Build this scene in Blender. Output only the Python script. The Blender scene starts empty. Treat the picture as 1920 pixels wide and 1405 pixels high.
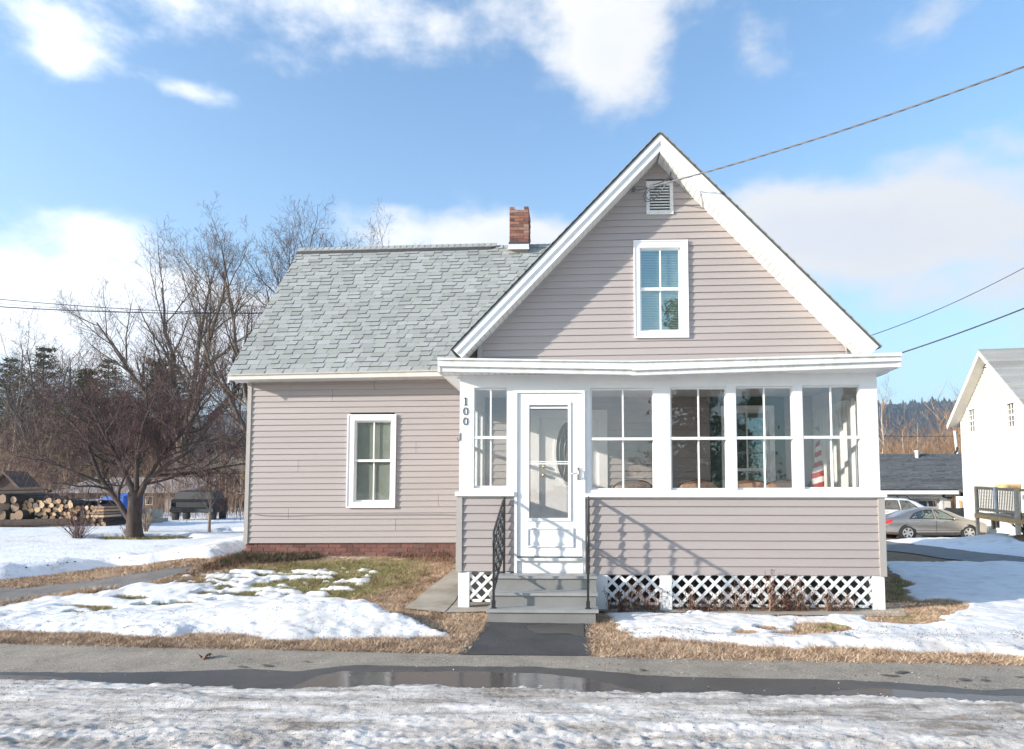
import bpy, bmesh, math, random
import numpy as np
from mathutils import Vector, Matrix, Euler
R = math.radians
scene = bpy.context.scene
COL = scene.collection
rng = random.Random(7)

# ---------------------------------------------------------------- camera
CAM_H = 1.5
cam_data = bpy.data.cameras.new('camera')
cam = bpy.data.objects.new('camera', cam_data); COL.objects.link(cam)
cam_data.sensor_width = 36.0
cam_data.lens = 24.0
cam_data.shift_x = -57/1920
cam_data.shift_y = 122.5/1920
cam_data.clip_start = 0.05
cam_data.clip_end = 6000
cam.location = (0, 0, CAM_H)
cam.rotation_euler = (R(93.9), 0, R(1.9))
scene.camera = cam

# ---------------------------------------------------------------- sky, sun, exposure
SUN = Vector((-2.4, -1.0, 0.74)).normalized()
SUN_EL = math.asin(SUN.z); SUN_AZ = math.atan2(SUN.x, SUN.y)
world = bpy.data.worlds.new('World'); scene.world = world; world.use_nodes = True
sun_data = bpy.data.lights.new('sun', 'SUN')
sun_data.energy = 3.5; sun_data.angle = R(0.9); sun_data.color = (1.0, 0.915, 0.81)
sun = bpy.data.objects.new('sun', sun_data); COL.objects.link(sun)
sun.rotation_euler = (-SUN).to_track_quat('-Z', 'Y').to_euler()
sun.location = (-20, -10, 20)
scene.view_settings.view_transform = 'Standard'
scene.view_settings.look = 'None'
scene.view_settings.gamma = 1
scene.view_settings.use_curve_mapping = False
scene.view_settings.exposure = 1.45
scene.cycles.max_bounces = 8
scene.cycles.transparent_max_bounces = 16
scene.cycles.use_denoising = True

_rot = Euler(cam.rotation_euler, 'XYZ').to_matrix()
def ray(px, py):
    return (_rot @ Vector(((px-1017)/1280, -(py-825)/1280, -1.0)))
def P(px, py, Y):
    """photograph pixel -> the point on the upright plane at depth Y"""
    d = ray(px, py); t = Y/d.y
    return Vector((d.x*t, Y, CAM_H + d.z*t))
def sstep(a, b, v):
    t = np.clip((v-a)/(b-a), 0, 1); return t*t*(3-2*t)
def H(x, y):
    """ground height"""
    x = np.asarray(x, float); y = np.asarray(y, float)
    z = 0.26*sstep(8.3, 11.6, y)*(1-sstep(-1.6, -0.6, x))*sstep(-8.2, -5.9, x)*(1-sstep(16, 22, y))
    z = z - 1.0*sstep(11, 33, y)*sstep(2.5, 8, x)
    z = z + 0.75*np.exp(-((x-18.0)/3.2)**2-((y-25.0)/3.0)**2)
    z = z + 0.02*np.sin(x*0.9+1)*np.sin(y*0.7)
    z = z - 0.03*(1-sstep(5.6, 6.6, y))
    return z
def G(px, py):
    d = ray(px, py); t = -CAM_H/d.z
    for _ in range(25):
        z = float(H(d.x*t, d.y*t)); t = 0.5*t + 0.5*(z-CAM_H)/d.z
    return Vector((d.x*t, d.y*t, float(H(d.x*t, d.y*t))))

# sky nodes: Nishita, with clouds laid out by direction
nt = world.node_tree; nt.nodes.clear()
def N(t, **k):
    n = nt.nodes.new(t)
    for a, b in k.items(): setattr(n, a, b)
    return n
def L(a, b): nt.links.new(a, b)
def M2(op, a, b=None, c=None, clamp=False):
    n = N('ShaderNodeMath', operation=op); n.use_clamp = clamp
    for i, v in enumerate((a, b, c)):
        if v is None: continue
        if hasattr(v, 'is_linked') or hasattr(v, 'links'): L(v, n.inputs[i])
        else: n.inputs[i].default_value = v
    return n.outputs[0]
sky = N('ShaderNodeTexSky', sky_type='NISHITA')
sky.sun_disc = False; sky.sun_elevation = SUN_EL; sky.sun_rotation = SUN_AZ % (2*math.pi)
sky.altitude = 200; sky.air_density = 1.0; sky.dust_density = 1.0; sky.ozone_density = 2.0
tc = N('ShaderNodeTexCoord')
sep = N('ShaderNodeSeparateXYZ'); L(tc.outputs['Generated'], sep.inputs[0])
az = M2('ARCTAN2', sep.outputs[0], sep.outputs[1])
el = M2('ARCSINE', sep.outputs[2])
cmb = N('ShaderNodeCombineXYZ'); L(az, cmb.inputs[0]); L(el, cmb.inputs[1])
# warp the blobs' outline with noise
wn = N('ShaderNodeTexNoise'); wn.inputs['Scale'].default_value = 8.0; wn.inputs['Detail'].default_value = 8; wn.inputs['Roughness'].default_value = 0.60
mp = N('ShaderNodeMapping'); mp.inputs['Scale'].default_value = (1.0, 1.7, 1.0); L(cmb.outputs[0], mp.inputs[0]); L(mp.outputs[0], wn.inputs['Vector'])
fn = N('ShaderNodeTexNoise'); fn.inputs['Scale'].default_value = 2.3; fn.inputs['Detail'].default_value = 5
L(mp.outputs[0], fn.inputs['Vector'])
BLOBS = [  # px, py, rx, ry, weight
    (60, 15, 290, 100, .8), (120, 105, 100, 65, .7), (380, 30, 250, 110, .75), (700, 50, 190, 120, .75), (370, 172, 160, 30, .12), (370, 172, 130, 34, .5),
    (620, 5, 200, 50, .6), (1090, 20, 300, 170, 1.3), (1165, 150, 130, 130, 1.05), (1420, 110, 90, 70, .62), (1760, 40, 170, 90, .6), (1500, 20, 160, 50, .4),
    (1700, 430, 600, 165, 1.7), (1450, 420, 200, 110, 1.0), (1900, 540, 300, 60, .7), (1800, 660, 420, 60, .6),
    (830, 450, 300, 80, 1.25), (1000, 470, 150, 95, 1.1), (740, 392, 70, 20, .45),
    (190, 435, 170, 65, 1.0), (60, 560, 480, 130, 1.3), (300, 640, 500, 130, 1.2), (600, 640, 420, 120, 1.0)]
acc = None
for (bx, by, rx, ry, wt) in BLOBS:
    d0 = ray(bx, by).normalized(); dx = ray(bx+rx, by).normalized(); dy = ray(bx, by-ry).normalized()
    a0, e0 = math.atan2(d0.x, d0.y), math.asin(d0.z)
    ra = abs(math.atan2(dx.x, dx.y)-a0)*.74; re = abs(math.asin(dy.z)-e0)*.74
    s = N('ShaderNodeVectorMath', operation='SUBTRACT'); L(cmb.outputs[0], s.inputs[0]); s.inputs[1].default_value = (a0, e0, 0)
    m = N('ShaderNodeVectorMath', operation='MULTIPLY'); L(s.outputs[0], m.inputs[0]); m.inputs[1].default_value = (1/ra, 1/re, 0)
    dd = N('ShaderNodeVectorMath', operation='DOT_PRODUCT'); L(m.outputs[0], dd.inputs[0]); L(m.outputs[0], dd.inputs[1])
    e = M2('EXPONENT', M2('MULTIPLY', dd.outputs['Value'], -1.0))
    e = M2('MULTIPLY', e, wt)
    acc = e if acc is None else M2('ADD', acc, e)
# unseen cloud behind the camera, thickened to whiten the fill light
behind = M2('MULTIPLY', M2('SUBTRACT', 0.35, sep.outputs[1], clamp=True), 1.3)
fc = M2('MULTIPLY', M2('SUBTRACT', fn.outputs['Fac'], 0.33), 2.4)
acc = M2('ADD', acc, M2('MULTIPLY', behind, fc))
dens = M2('ADD', acc, M2('MULTIPLY', M2('SUBTRACT', wn.outputs['Fac'], 0.5), 2.1))
mr = N('ShaderNodeMapRange', interpolation_type='SMOOTHSTEP'); L(dens, mr.inputs[0])
mr.inputs[1].default_value = 0.30; mr.inputs[2].default_value = 1.3
cloud = mr.outputs[0]
# cloud body: bright tops, a little grey inside
mr2 = N('ShaderNodeMapRange', interpolation_type='SMOOTHSTEP'); L(M2('ADD', dens, M2('MULTIPLY', fn.outputs['Fac'], 0.6)), mr2.inputs[0])
mr2.inputs[1].default_value = 1.45; mr2.inputs[2].default_value = 2.4
ccol = N('ShaderNodeMix', data_type='RGBA'); L(mr2.outputs[0], ccol.inputs['Factor'])
ccol.inputs['A'].default_value = (2.8, 2.78, 2.78, 1); ccol.inputs['B'].default_value = (2.55, 2.62, 2.76, 1)
tint = N('ShaderNodeMix', data_type='RGBA', blend_type='MULTIPLY'); tint.inputs['Factor'].default_value = 1.0
L(sky.outputs[0], tint.inputs['A']); tint.inputs['B'].default_value = (.90, 1.03, 1.07, 1)
hz = N('ShaderNodeMapRange', interpolation_type='SMOOTHSTEP'); L(el, hz.inputs[0])
hz.inputs[1].default_value = 0.0; hz.inputs[2].default_value = 0.55; hz.inputs[3].default_value = 1.0; hz.inputs[4].default_value = 0.0
sky2 = N('ShaderNodeMix', data_type='RGBA'); L(M2('MULTIPLY', hz.outputs[0], 0.55), sky2.inputs['Factor'])
L(tint.outputs['Result'], sky2.inputs['A']); sky2.inputs['B'].default_value = (1.75, 2.3, 2.95, 1)
SKY_TINT = tint
# out-of-view clouds brightened towards the sun to lift the fill, like forward scattering
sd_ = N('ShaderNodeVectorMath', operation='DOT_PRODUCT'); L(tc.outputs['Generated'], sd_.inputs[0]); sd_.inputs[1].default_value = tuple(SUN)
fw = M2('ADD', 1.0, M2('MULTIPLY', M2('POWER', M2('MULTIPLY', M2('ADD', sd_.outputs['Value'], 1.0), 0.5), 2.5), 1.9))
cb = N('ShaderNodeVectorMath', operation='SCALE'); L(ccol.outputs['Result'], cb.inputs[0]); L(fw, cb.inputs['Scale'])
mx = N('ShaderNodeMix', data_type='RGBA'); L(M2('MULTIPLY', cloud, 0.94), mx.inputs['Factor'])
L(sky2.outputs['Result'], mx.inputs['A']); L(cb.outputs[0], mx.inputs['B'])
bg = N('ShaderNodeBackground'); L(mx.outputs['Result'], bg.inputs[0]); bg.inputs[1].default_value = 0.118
wo = N('ShaderNodeOutputWorld'); L(bg.outputs[0], wo.inputs[0])

# ---------------------------------------------------------------- materials
def lin(c): return tuple(c) + (1.0,)
class Mat:
    def __init__(s, name):
        s.m = bpy.data.materials.new(name); s.m.use_nodes = True
        s.t = s.m.node_tree; s.b = s.t.nodes['Principled BSDF']; s.out = s.t.nodes['Material Output']
    def n(s, t, **k):
        n = s.t.nodes.new(t)
        for a, b in k.items(): setattr(n, a, b)
        return n
    def l(s, a, b): s.t.links.new(a, b)
    def noise(s, scale, detail=3, rough=.55, vec='Object', stretch=None):
        c = s.n('ShaderNodeTexCoord'); n = s.n('ShaderNodeTexNoise')
        n.inputs['Scale'].default_value = scale; n.inputs['Detail'].default_value = detail; n.inputs['Roughness'].default_value = rough
        v = c.outputs[vec] if vec != 'World' else s.n('ShaderNodeNewGeometry').outputs['Position']
        if stretch:
            mp = s.n('ShaderNodeMapping'); mp.inputs['Scale'].default_value = stretch; s.l(v, mp.inputs[0]); v = mp.outputs[0]
        s.l(v, n.inputs['Vector']); return n.outputs['Fac']
    def ramp(s, fac, stops):
        r = s.n('ShaderNodeValToRGB'); s.l(fac, r.inputs[0]); e = r.color_ramp.elements
        while len(e) < len(stops): e.new(0.5)
        for i, (p, c) in enumerate(stops): e[i].position = p; e[i].color = lin(c)
        return r.outputs[0]
    def mix(s, f, a, b, mode='MIX'):
        n = s.n('ShaderNodeMix', data_type='RGBA', blend_type=mode)
        for k, v in (('Factor', f), ('A', a), ('B', b)):
            if hasattr(v, 'links'): s.l(v, n.inputs[k])
            else: n.inputs[k].default_value = v if k == 'Factor' else lin(v)
        return n.outputs['Result']
    def math(s, op, a, b=0.0):
        n = s.n('ShaderNodeMath', operation=op)
        for i, v in enumerate((a, b)):
            if hasattr(v, 'links'): s.l(v, n.inputs[i])
            else: n.inputs[i].default_value = v
        return n.outputs[0]
    def rand(s):
        o = s.n('ShaderNodeObjectInfo'); g = s.n('ShaderNodeNewGeometry')
        return s.math('FRACT', s.math('ADD', o.outputs['Random'], g.outputs['Random Per Island']))
    def bump(s, h, strength=.3, dist=.01):
        b = s.n('ShaderNodeBump'); b.inputs['Strength'].default_value = strength; b.inputs['Distance'].default_value = dist
        s.l(h, b.inputs['Height']); s.l(b.outputs[0], s.b.inputs['Normal'])
    def col(s, c):
        if hasattr(c, 'links'): s.l(c, s.b.inputs['Base Color'])
        else: s.b.inputs['Base Color'].default_value = lin(c)
    def set(s, **k):
        for a, b in k.items():
            i = s.b.inputs[a.replace('_', ' ')]
            if hasattr(b, 'links'): s.l(b, i)
            else: i.default_value = b
        return s
def plain(name, c, rough=.6, var=.12, scale=6, **k):
    m = Mat(name)
    nz = m.noise(scale, 4)
    f = m.ramp(nz, [(.3, (1-var,)*3), (.7, (1+var*.3,)*3)])
    m.col(m.mix(1.0, c, f, 'MULTIPLY')); m.set(Roughness=rough, **k)
    return m.m

MAT = {}
def mk_vinyl(name, c):
    m = Mat(name)
    r = m.rand()
    a = m.mix(r, tuple(x*.965 for x in c), tuple(x*1.02 for x in c))
    nz = m.noise(1.3, 4, vec='World', stretch=(.5, 1, 2.0))
    a = m.mix(1.0, a, m.ramp(nz, [(.3, (.94, .94, .93)), (.7, (1.01, 1, 1))]), 'MULTIPLY')
    m.col(a); m.set(Roughness=.52)
    g = m.noise(30, 3, vec='World', stretch=(.15, 1, 3)); m.bump(g, .12, .004)
    return m.m
MAT['vinyl'] = mk_vinyl('taupe_vinyl', (.385, .343, .328))
MAT['vinyl_trim'] = mk_vinyl('taupe_trim', (.40, .37, .345))
MAT['white_vinyl'] = mk_vinyl('white_vinyl', (.72, .71, .68))
def mk_white(name, c, dirt=.05, sc=5):
    m = Mat(name)
    nz = m.noise(sc, 6, .65, vec='World', stretch=(1, 1, .5))
    n2 = m.noise(40, 2, vec='World')
    a = m.mix(1.0, c, m.ramp(nz, [(.32, (1-dirt, 1-dirt, 1-dirt*1.3)), (.55, (1, 1, 1))]), 'MULTIPLY')
    m.col(a); m.set(Roughness=.45); m.bump(n2, .08, .003)
    return m.m
MAT['white'] = mk_white('white_paint', (.80, .80, .79))
MAT['white_old'] = mk_white('weathered_white_metal', (.74, .74, .73), .2, 9)
MAT['white_clean'] = mk_white('white_window_vinyl', (.82, .82, .82), .04)
MAT['cream'] = mk_white('cream_metal', (.66, .62, .56), .12)
MAT['soffit'] = mk_white('soffit_vinyl', (.76, .75, .72), .12)
MAT['door_white'] = mk_white('white_door_paint', (.80, .80, .80), .03)
def mk_shingle(name, base, var, sc=160):
    m = Mat(name)
    r = m.rand()
    a = m.ramp(r, [(0, tuple(x*(1-var) for x in base)), (.35, (base[0]*.98, base[1]*1.01, base[2]*.97)), (.7, (base[0]*1.03, base[1]*1.03, base[2]*1.05)), (1, tuple(x*(1+var) for x in base))])
    nz = m.noise(sc, 2, .7, vec='World')
    a = m.mix(1.0, a, m.ramp(nz, [(.3, (.78, .78, .78)), (.7, (1.15, 1.15, 1.15))]), 'MULTIPLY')
    n3 = m.noise(.9, 4, vec='World')
    a = m.mix(1.0, a, m.ramp(n3, [(.3, (.9, .9, .89)), (.7, (1.06, 1.06, 1.06))]), 'MULTIPLY')
    m.col(a); m.set(Roughness=.93); m.bump(nz, .5, .004)
    return m.m
MAT['shingle'] = mk_shingle('grey_green_shingle', (.325, .333, .322), .14)
MAT['shingle_dark'] = mk_shingle('charcoal_shingle', (.105, .11, .115), .25, 60)
MAT['shingle_light'] = mk_shingle('old_grey_shingle', (.30, .30, .29), .18, 60)
MAT['shingle_edge'] = plain('dark_granules_and_butt_shade', (.10, .105, .10), .95)  # printed granule band and butt-edge shadow put into one dark colour
def mk_brick(name, ramp, var=True):
    m = Mat(name)
    a = m.ramp(m.rand(), ramp)
    nz = m.noise(28, 5, .7, vec='World')
    a = m.mix(1.0, a, m.ramp(nz, [(.3, (.7, .68, .66)), (.7, (1.25, 1.2, 1.2))]), 'MULTIPLY')
    m.col(a); m.set(Roughness=.92); m.bump(nz, .5, .006); return m.m
MAT['brick'] = mk_brick('chimney_brick', [(0, (.09, .055, .045)), (.2, (.24, .10, .075)), (.5, (.30, .145, .105)), (.75, (.13, .08, .065)), (.9, (.42, .27, .21)), (1, (.24, .17, .135))])
MAT['brick_found'] = mk_brick('foundation_brick', [(0, (.12, .06, .05)), (.4, (.18, .085, .07)), (.8, (.23, .11, .09)), (1, (.16, .10, .085))])
MAT['mortar'] = plain('mortar', (.42, .38, .32), .95, .25, 40)
MAT['flashing'] = plain('tarred_flashing', (.62, .64, .66), .5, .25, 20)
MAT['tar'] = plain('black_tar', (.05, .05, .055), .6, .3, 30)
def mk_asphalt(name, c, rough=.9, sc=220, fleck=.25, spec=.4):
    m = Mat(name)
    n1 = m.noise(sc, 2, .6, vec='World'); n2 = m.noise(2.6, 6, .7, vec='World'); n3 = m.noise(420, 1, .5, vec='World')
    a = m.mix(1.0, c, m.ramp(n1, [(.3, (.55,)*3), (.52, (1,)*3), (.72, (1.75, 1.7, 1.62))]), 'MULTIPLY')
    a = m.mix(1.0, a, m.ramp(n2, [(.32, (.74, .73, .72)), (.5, (1, 1, 1)), (.68, (1.18, 1.17, 1.14))]), 'MULTIPLY')
    a = m.mix(m.ramp(n3, [(.70, (0,)*3), (.76, (fleck,)*3)]), a, (.5, .48, .44))
    m.col(a); m.set(Roughness=rough, Specular_IOR_Level=spec); m.bump(n1, .6, .006); return m.m
MAT['asphalt'] = mk_asphalt('sidewalk_asphalt', (.295, .255, .205), sc=95)
MAT['asphalt_new'] = mk_asphalt('dark_path_asphalt', (.065, .063, .062), sc=110)
MAT['asphalt_drive'] = mk_asphalt('driveway_asphalt', (.20, .185, .17), fleck=.1)
MAT['asphalt_right'] = mk_asphalt('neighbour_drive_asphalt', (.20, .20, .20), fleck=.1)
MAT['asphalt_wet'] = mk_asphalt('wet_asphalt', (.085, .078, .07), .45, fleck=.5)
def mk_puddle():
    m = Mat('puddle_water'); m.col((.10, .085, .075)); nz = m.noise(5, 4, vec='World'); 
    m.l(m.ramp(nz, [(.3, (.04,)*3), (.65, (.16,)*3)]), m.b.inputs['Roughness'])
    n2 = m.noise(9, 2, vec='World'); m.bump(n2, .05, .004); m.set(IOR=1.33); return m.m
MAT['puddle'] = mk_puddle()
def mk_concrete():
    m = Mat('concrete'); n1 = m.noise(2.5, 6, .65, vec='World'); n2 = m.noise(120, 2, vec='World')
    a = m.ramp(n1, [(.25, (.24, .20, .15)), (.5, (.36, .32, .26)), (.75, (.44, .41, .35))])
    a = m.mix(1.0, a, m.ramp(n2, [(.3, (.85,)*3), (.7, (1.1,)*3)]), 'MULTIPLY'); m.col(a); m.set(Roughness=.9); m.bump(n2, .3, .003); return m.m
MAT['concrete'] = mk_concrete()
def mk_snow(name, clean, dirt, lo, hi, sc=3, fine=40, bumpd=.02, stretch=(1, 1, 1), rim=False):
    m = Mat(name)
    n1 = m.noise(sc, 8, .68, vec='World', stretch=stretch); n2 = m.noise(fine, 4, .7, vec='World'); n4 = m.noise(.7, 3, vec='World', stretch=stretch)
    f = m.math('ADD', m.math('MULTIPLY', n1, .62), m.math('ADD', m.math('MULTIPLY', n2, .26), m.math('MULTIPLY', n4, .22)))
    a = m.mix(m.ramp(f, [(lo, (0,)*3), (hi, (1,)*3)]), clean, dirt)
    gy_n = m.n('ShaderNodeNewGeometry'); sx_ = m.n('ShaderNodeSeparateXYZ'); m.l(gy_n.outputs['Position'], sx_.inputs[0])
    if rim:   # road grit thrown on the edge beside the sidewalk
        k_ = m.math('MULTIPLY', m.math('MAXIMUM', m.math('SUBTRACT', 7.35, sx_.outputs[1]), 0.0), m.math('MULTIPLY', n1, 1.1)); k_ = m.math('MINIMUM', k_, .6); a = m.mix(k_, a, dirt)
    n3 = m.noise(300, 1, vec='World')
    a = m.mix(m.ramp(n3, [(.71, (0,)*3), (.77, (.5,)*3)]), a, (.22, .17, .12))
    m.col(a); m.set(Roughness=.75, Specular_IOR_Level=.25); m.bump(m.math('ADD', n2, m.math('MULTIPLY', n1, .6)), .55, bumpd)
    return m.m
MAT['snow'] = mk_snow('yard_snow', (.84, .835, .83), (.56, .51, .46), .53, .78, fine=90, rim=True)
MAT['snow_back'] = mk_snow('far_snow', (.82, .83, .84), (.46, .41, .36), .58, .76, sc=1.5, fine=12, bumpd=.05)
MAT['snow_dirty'] = mk_snow('dirty_snowbank', (.84, .785, .73), (.22, .18, .14), .46, .66, sc=3.2, fine=110, bumpd=.025, stretch=(.45, 1.8, 1))
def mk_ground():
    m = Mat('thatch_ground'); n1 = m.noise(7, 6, .7, vec='World'); n2 = m.noise(90, 3, .7, vec='World')
    a = m.ramp(n1, [(.3, (.14, .09, .055)), (.5, (.25, .17, .10)), (.7, (.36, .26, .16))])
    a = m.mix(1.0, a, m.ramp(n2, [(.3, (.6,)*3), (.7, (1.3,)*3)]), 'MULTIPLY'); m.col(a); m.set(Roughness=1.0); m.bump(n2, .8, .02); return m.m
MAT['ground'] = mk_ground()
def mk_rampmat(name, stops, rough=.9, tr=0.0):
    m = Mat(name); c = m.ramp(m.rand(), stops)
    if 'grass' in name or 'stems' in name:
        c = m.mix(1.0, c, m.ramp(m.noise(4.5, 6, .75, vec='World'), [(.34, (.48, .42, .38)), (.5, (.95, .95, .95)), (.64, (1.25, 1.28, 1.25))]), 'MULTIPLY')
    m.col(c); m.set(Roughness=rough, Specular_IOR_Level=.2)
    return m.m
MAT['grass_dry'] = mk_rampmat('dry_grass', [(0, (.20, .12, .075)), (.3, (.46, .31, .20)), (.6, (.64, .47, .32)), (.85, (.80, .66, .50)), (1, (.36, .20, .13))])
MAT['grass_green'] = mk_rampmat('green_grass', [(0, (.10, .13, .04)), (.28, (.19, .22, .07)), (.5, (.28, .28, .11)), (.65, (.42, .35, .18)), (1, (.58, .44, .27))])
MAT['leaf_litter'] = mk_rampmat('dead_stems', [(0, (.08, .04, .03)), (.4, (.16, .085, .06)), (.8, (.26, .15, .10)), (1, (.36, .25, .17))])
MAT['juniper'] = mk_rampmat('juniper', [(0, (.035, .05, .03)), (.5, (.06, .075, .045)), (1, (.12, .09, .05))])
MAT['white_stone'] = mk_rampmat('white_stone', [(0, (.5, .48, .45)), (1, (.78, .77, .75))])
def mk_bark(name, c1, c2, sc=14):
    m = Mat(name); n1 = m.noise(sc, 5, .7, stretch=(1, 1, .25)); a = m.ramp(n1, [(.3, c1), (.7, c2)]); 
    m.col(a); m.set(Roughness=.95); m.bump(n1, .6, .02); return m.m
MAT['bark'] = mk_bark('grey_brown_bark', (.075, .058, .045), (.20, .165, .135))
MAT['bark_light'] = mk_bark('pale_bark', (.20, .16, .12), (.38, .31, .25))
MAT['bark_dark'] = mk_bark('dark_bark', (.045, .032, .028), (.12, .088, .075))
MAT['birch'] = mk_bark('birch_bark', (.30, .25, .20), (.62, .56, .49), 5)
MAT['twig'] = mk_rampmat('twigs_grey_brown', [(0, (.085, .06, .048)), (1, (.19, .145, .115))])
MAT['twig_purple'] = mk_rampmat('twigs_purple_brown', [(0, (.075, .045, .043)), (1, (.165, .105, .095))])
MAT['twig_orange'] = mk_rampmat('twigs_orange', [(0, (.20, .12, .07)), (.6, (.38, .235, .14)), (1, (.50, .33, .21))])
MAT['twig_brown'] = mk_rampmat('twigs_brown', [(0, (.12, .08, .057)), (1, (.32, .215, .145))])
MAT['needles'] = mk_rampmat('pine_needles', [(0, (.05, .06, .025)), (.5, (.095, .10, .042)), (1, (.11, .115, .045))])
MAT['needles_far'] = mk_rampmat('far_forest', [(0, (.016, .022, .024)), (.5, (.028, .036, .036)), (.8, (.05, .052, .052)), (1, (.075, .07, .068))])  # forest tones darkened to carry cloud shadow over the hill
def mk_glass(name, tint=(1, 1, 1), base=.10, rough=.0, refl=(1, 1, 1)):
    m = Mat(name); t = m.t; t.nodes.remove(m.b)
    tr = m.n('ShaderNodeBsdfTransparent'); tr.inputs[0].default_value = lin(tint)
    gl = m.n('ShaderNodeBsdfGlossy'); gl.inputs['Roughness'].default_value = rough; gl.inputs[0].default_value = lin(refl)
    fr = m.n('ShaderNodeFresnel'); geo = m.n('ShaderNodeNewGeometry')
    m.l(m.math('ADD', 1.5, m.math('MULTIPLY', geo.outputs['Backfacing'], 1/1.5-1.5)), fr.inputs['IOR'])   # a thin pane is the same from both sides
    f = m.math('MINIMUM', m.math('ADD', m.math('MULTIPLY', fr.outputs[0], 1.3), base), 1.0)
    nz = m.noise(2.6, 3, vec='World'); b = m.n('ShaderNodeBump'); b.inputs['Strength'].default_value = .12; b.inputs['Distance'].default_value = .02
    m.l(nz, b.inputs['Height']); m.l(b.outputs[0], gl.inputs['Normal'])
    mx = m.n('ShaderNodeMixShader'); m.l(f, mx.inputs[0]); m.l(tr.outputs[0], mx.inputs[1]); m.l(gl.outputs[0], mx.inputs[2]); m.l(mx.outputs[0], m.out.inputs[0])
    return m.m
MAT['glass'] = mk_glass('window_glass', (.985, .985, .98), .085)
MAT['glass_low_e'] = mk_glass('coated_window_glass', (.62, .72, .70), .26, refl=(.72, .96, .97))
MAT['glass_screen'] = mk_glass('screened_window_glass', (.86, .89, .86), .03)
MAT['glass_dark'] = mk_glass('tinted_glass', (.16, .19, .20), .12)
MAT['glass_car'] = mk_glass('car_glass', (.30, .38, .38), .22, refl=(.85, 1, 1))
MAT['blind'] = plain('white_blind', (.62, .63, .60), .6, .05)
MAT['blind_dark'] = plain('grey_screen', (.27, .28, .25), .8, .1)
MAT['curtain'] = plain('sheer_curtain', (.72, .72, .70), .9, .08)
MAT['iron'] = plain('black_iron', (.028, .029, .031), .42, .3, 60)
MAT['black'] = plain('black_metal', (.02, .02, .022), .5)
MAT['step_paint'] = plain('grey_step_paint', (.235, .235, .225), .55, .14, 4)
MAT['tread_paint'] = plain('grey_tread_paint', (.34, .34, .33), .5, .16, 5)
MAT['silver'] = plain('satin_nickel', (.6, .58, .55), .3, .05, Metallic=1.0)
MAT['brass'] = plain('brass', (.62, .42, .15), .3, .05, Metallic=1.0)
MAT['green_dark'] = plain('dark_green', (.02, .06, .038), .5, .2)
MAT['wicker'] = plain('tan_chair_back', (.60, .38, .27), .7, .2, 30)
MAT['porch_floor'] = plain('grey_porch_floor', (.55, .54, .52), .6)
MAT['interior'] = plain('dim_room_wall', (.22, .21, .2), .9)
MAT['red'] = plain('flag_red', (.40, .045, .05), .8, .2, 12)
MAT['flag_white'] = plain('flag_white', (.74, .72, .70), .8, .1, 12)
MAT['blue'] = plain('flag_blue', (.03, .05, .16), .8)
MAT['cable'] = plain('grey_cable', (.17, .17, .18), .55, .2)
MAT['cable_black'] = plain('black_cable', (.03, .03, .035), .55, .2)
MAT['conduit'] = plain('taupe_conduit', (.44, .40, .37), .6)
MAT['siding_far'] = mk_white('cream_white_clapboard', (.70, .68, .62), .08)
MAT['wood_new'] = plain('new_deck_lumber', (.66, .40, .17), .8, .25, 8)
MAT['wood_old'] = plain('grey_deck_lumber', (.42, .31, .22), .85, .25, 8)
MAT['wood_grey'] = plain('weathered_post', (.58, .47, .35), .85, .25, 12)
MAT['shed_brown'] = plain('dark_brown_boards', (.075, .045, .035), .9, .35, 5)
MAT['barn_brown'] = plain('brown_shed_boards', (.12, .08, .06), .9, .35, 5)
MAT['tin'] = plain('frosted_tin_roof', (.44, .41, .42), .6, .25, 3)
MAT['log_bark'] = mk_bark('log_bark', (.03, .022, .017), (.085, .06, .047))
MAT['log_end'] = mk_rampmat('cut_log_end', [(0, (.36, .21, .11)), (.4, (.52, .34, .19)), (.8, (.64, .46, .29)), (1, (.45, .34, .24))])
MAT['log_end_old'] = mk_rampmat('old_log_end', [(0, (.20, .14, .10)), (1, (.36, .25, .18))])
MAT['tarp'] = plain('blue_tarp', (.02, .12, .50), .5, .25, 6)
MAT['black_paint'] = plain('black_vehicle_paint', (.02, .02, .025), .25, .1)
MAT['car_silver'] = plain('warm_silver_paint', (.40, .37, .335), .24, .04, 3, Metallic=.75, Coat_Weight=.6)
MAT['car_white'] = plain('white_car_paint', (.75, .76, .77), .25, .03, 3, Coat_Weight=.6)
MAT['tyre'] = plain('tyre_rubber', (.03, .03, .03), .85)
MAT['alloy'] = plain('alloy_rim', (.62, .60, .57), .3, .05, Metallic=.8)
MAT['tail_red'] = plain('tail_lamp_red', (.55, .03, .03), .2)
MAT['chrome'] = plain('chrome', (.7, .7, .7), .15, .02, Metallic=1.0)
MAT['stone'] = plain('pale_block', (.42, .38, .30), .9, .25, 5)
MAT['leaf'] = plain('brown_leaf', (.20, .10, .05), .8, .3, 30)
MAT['dirt'] = plain('dirt_clod', (.10, .075, .05), 1.0, .4, 15)

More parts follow.
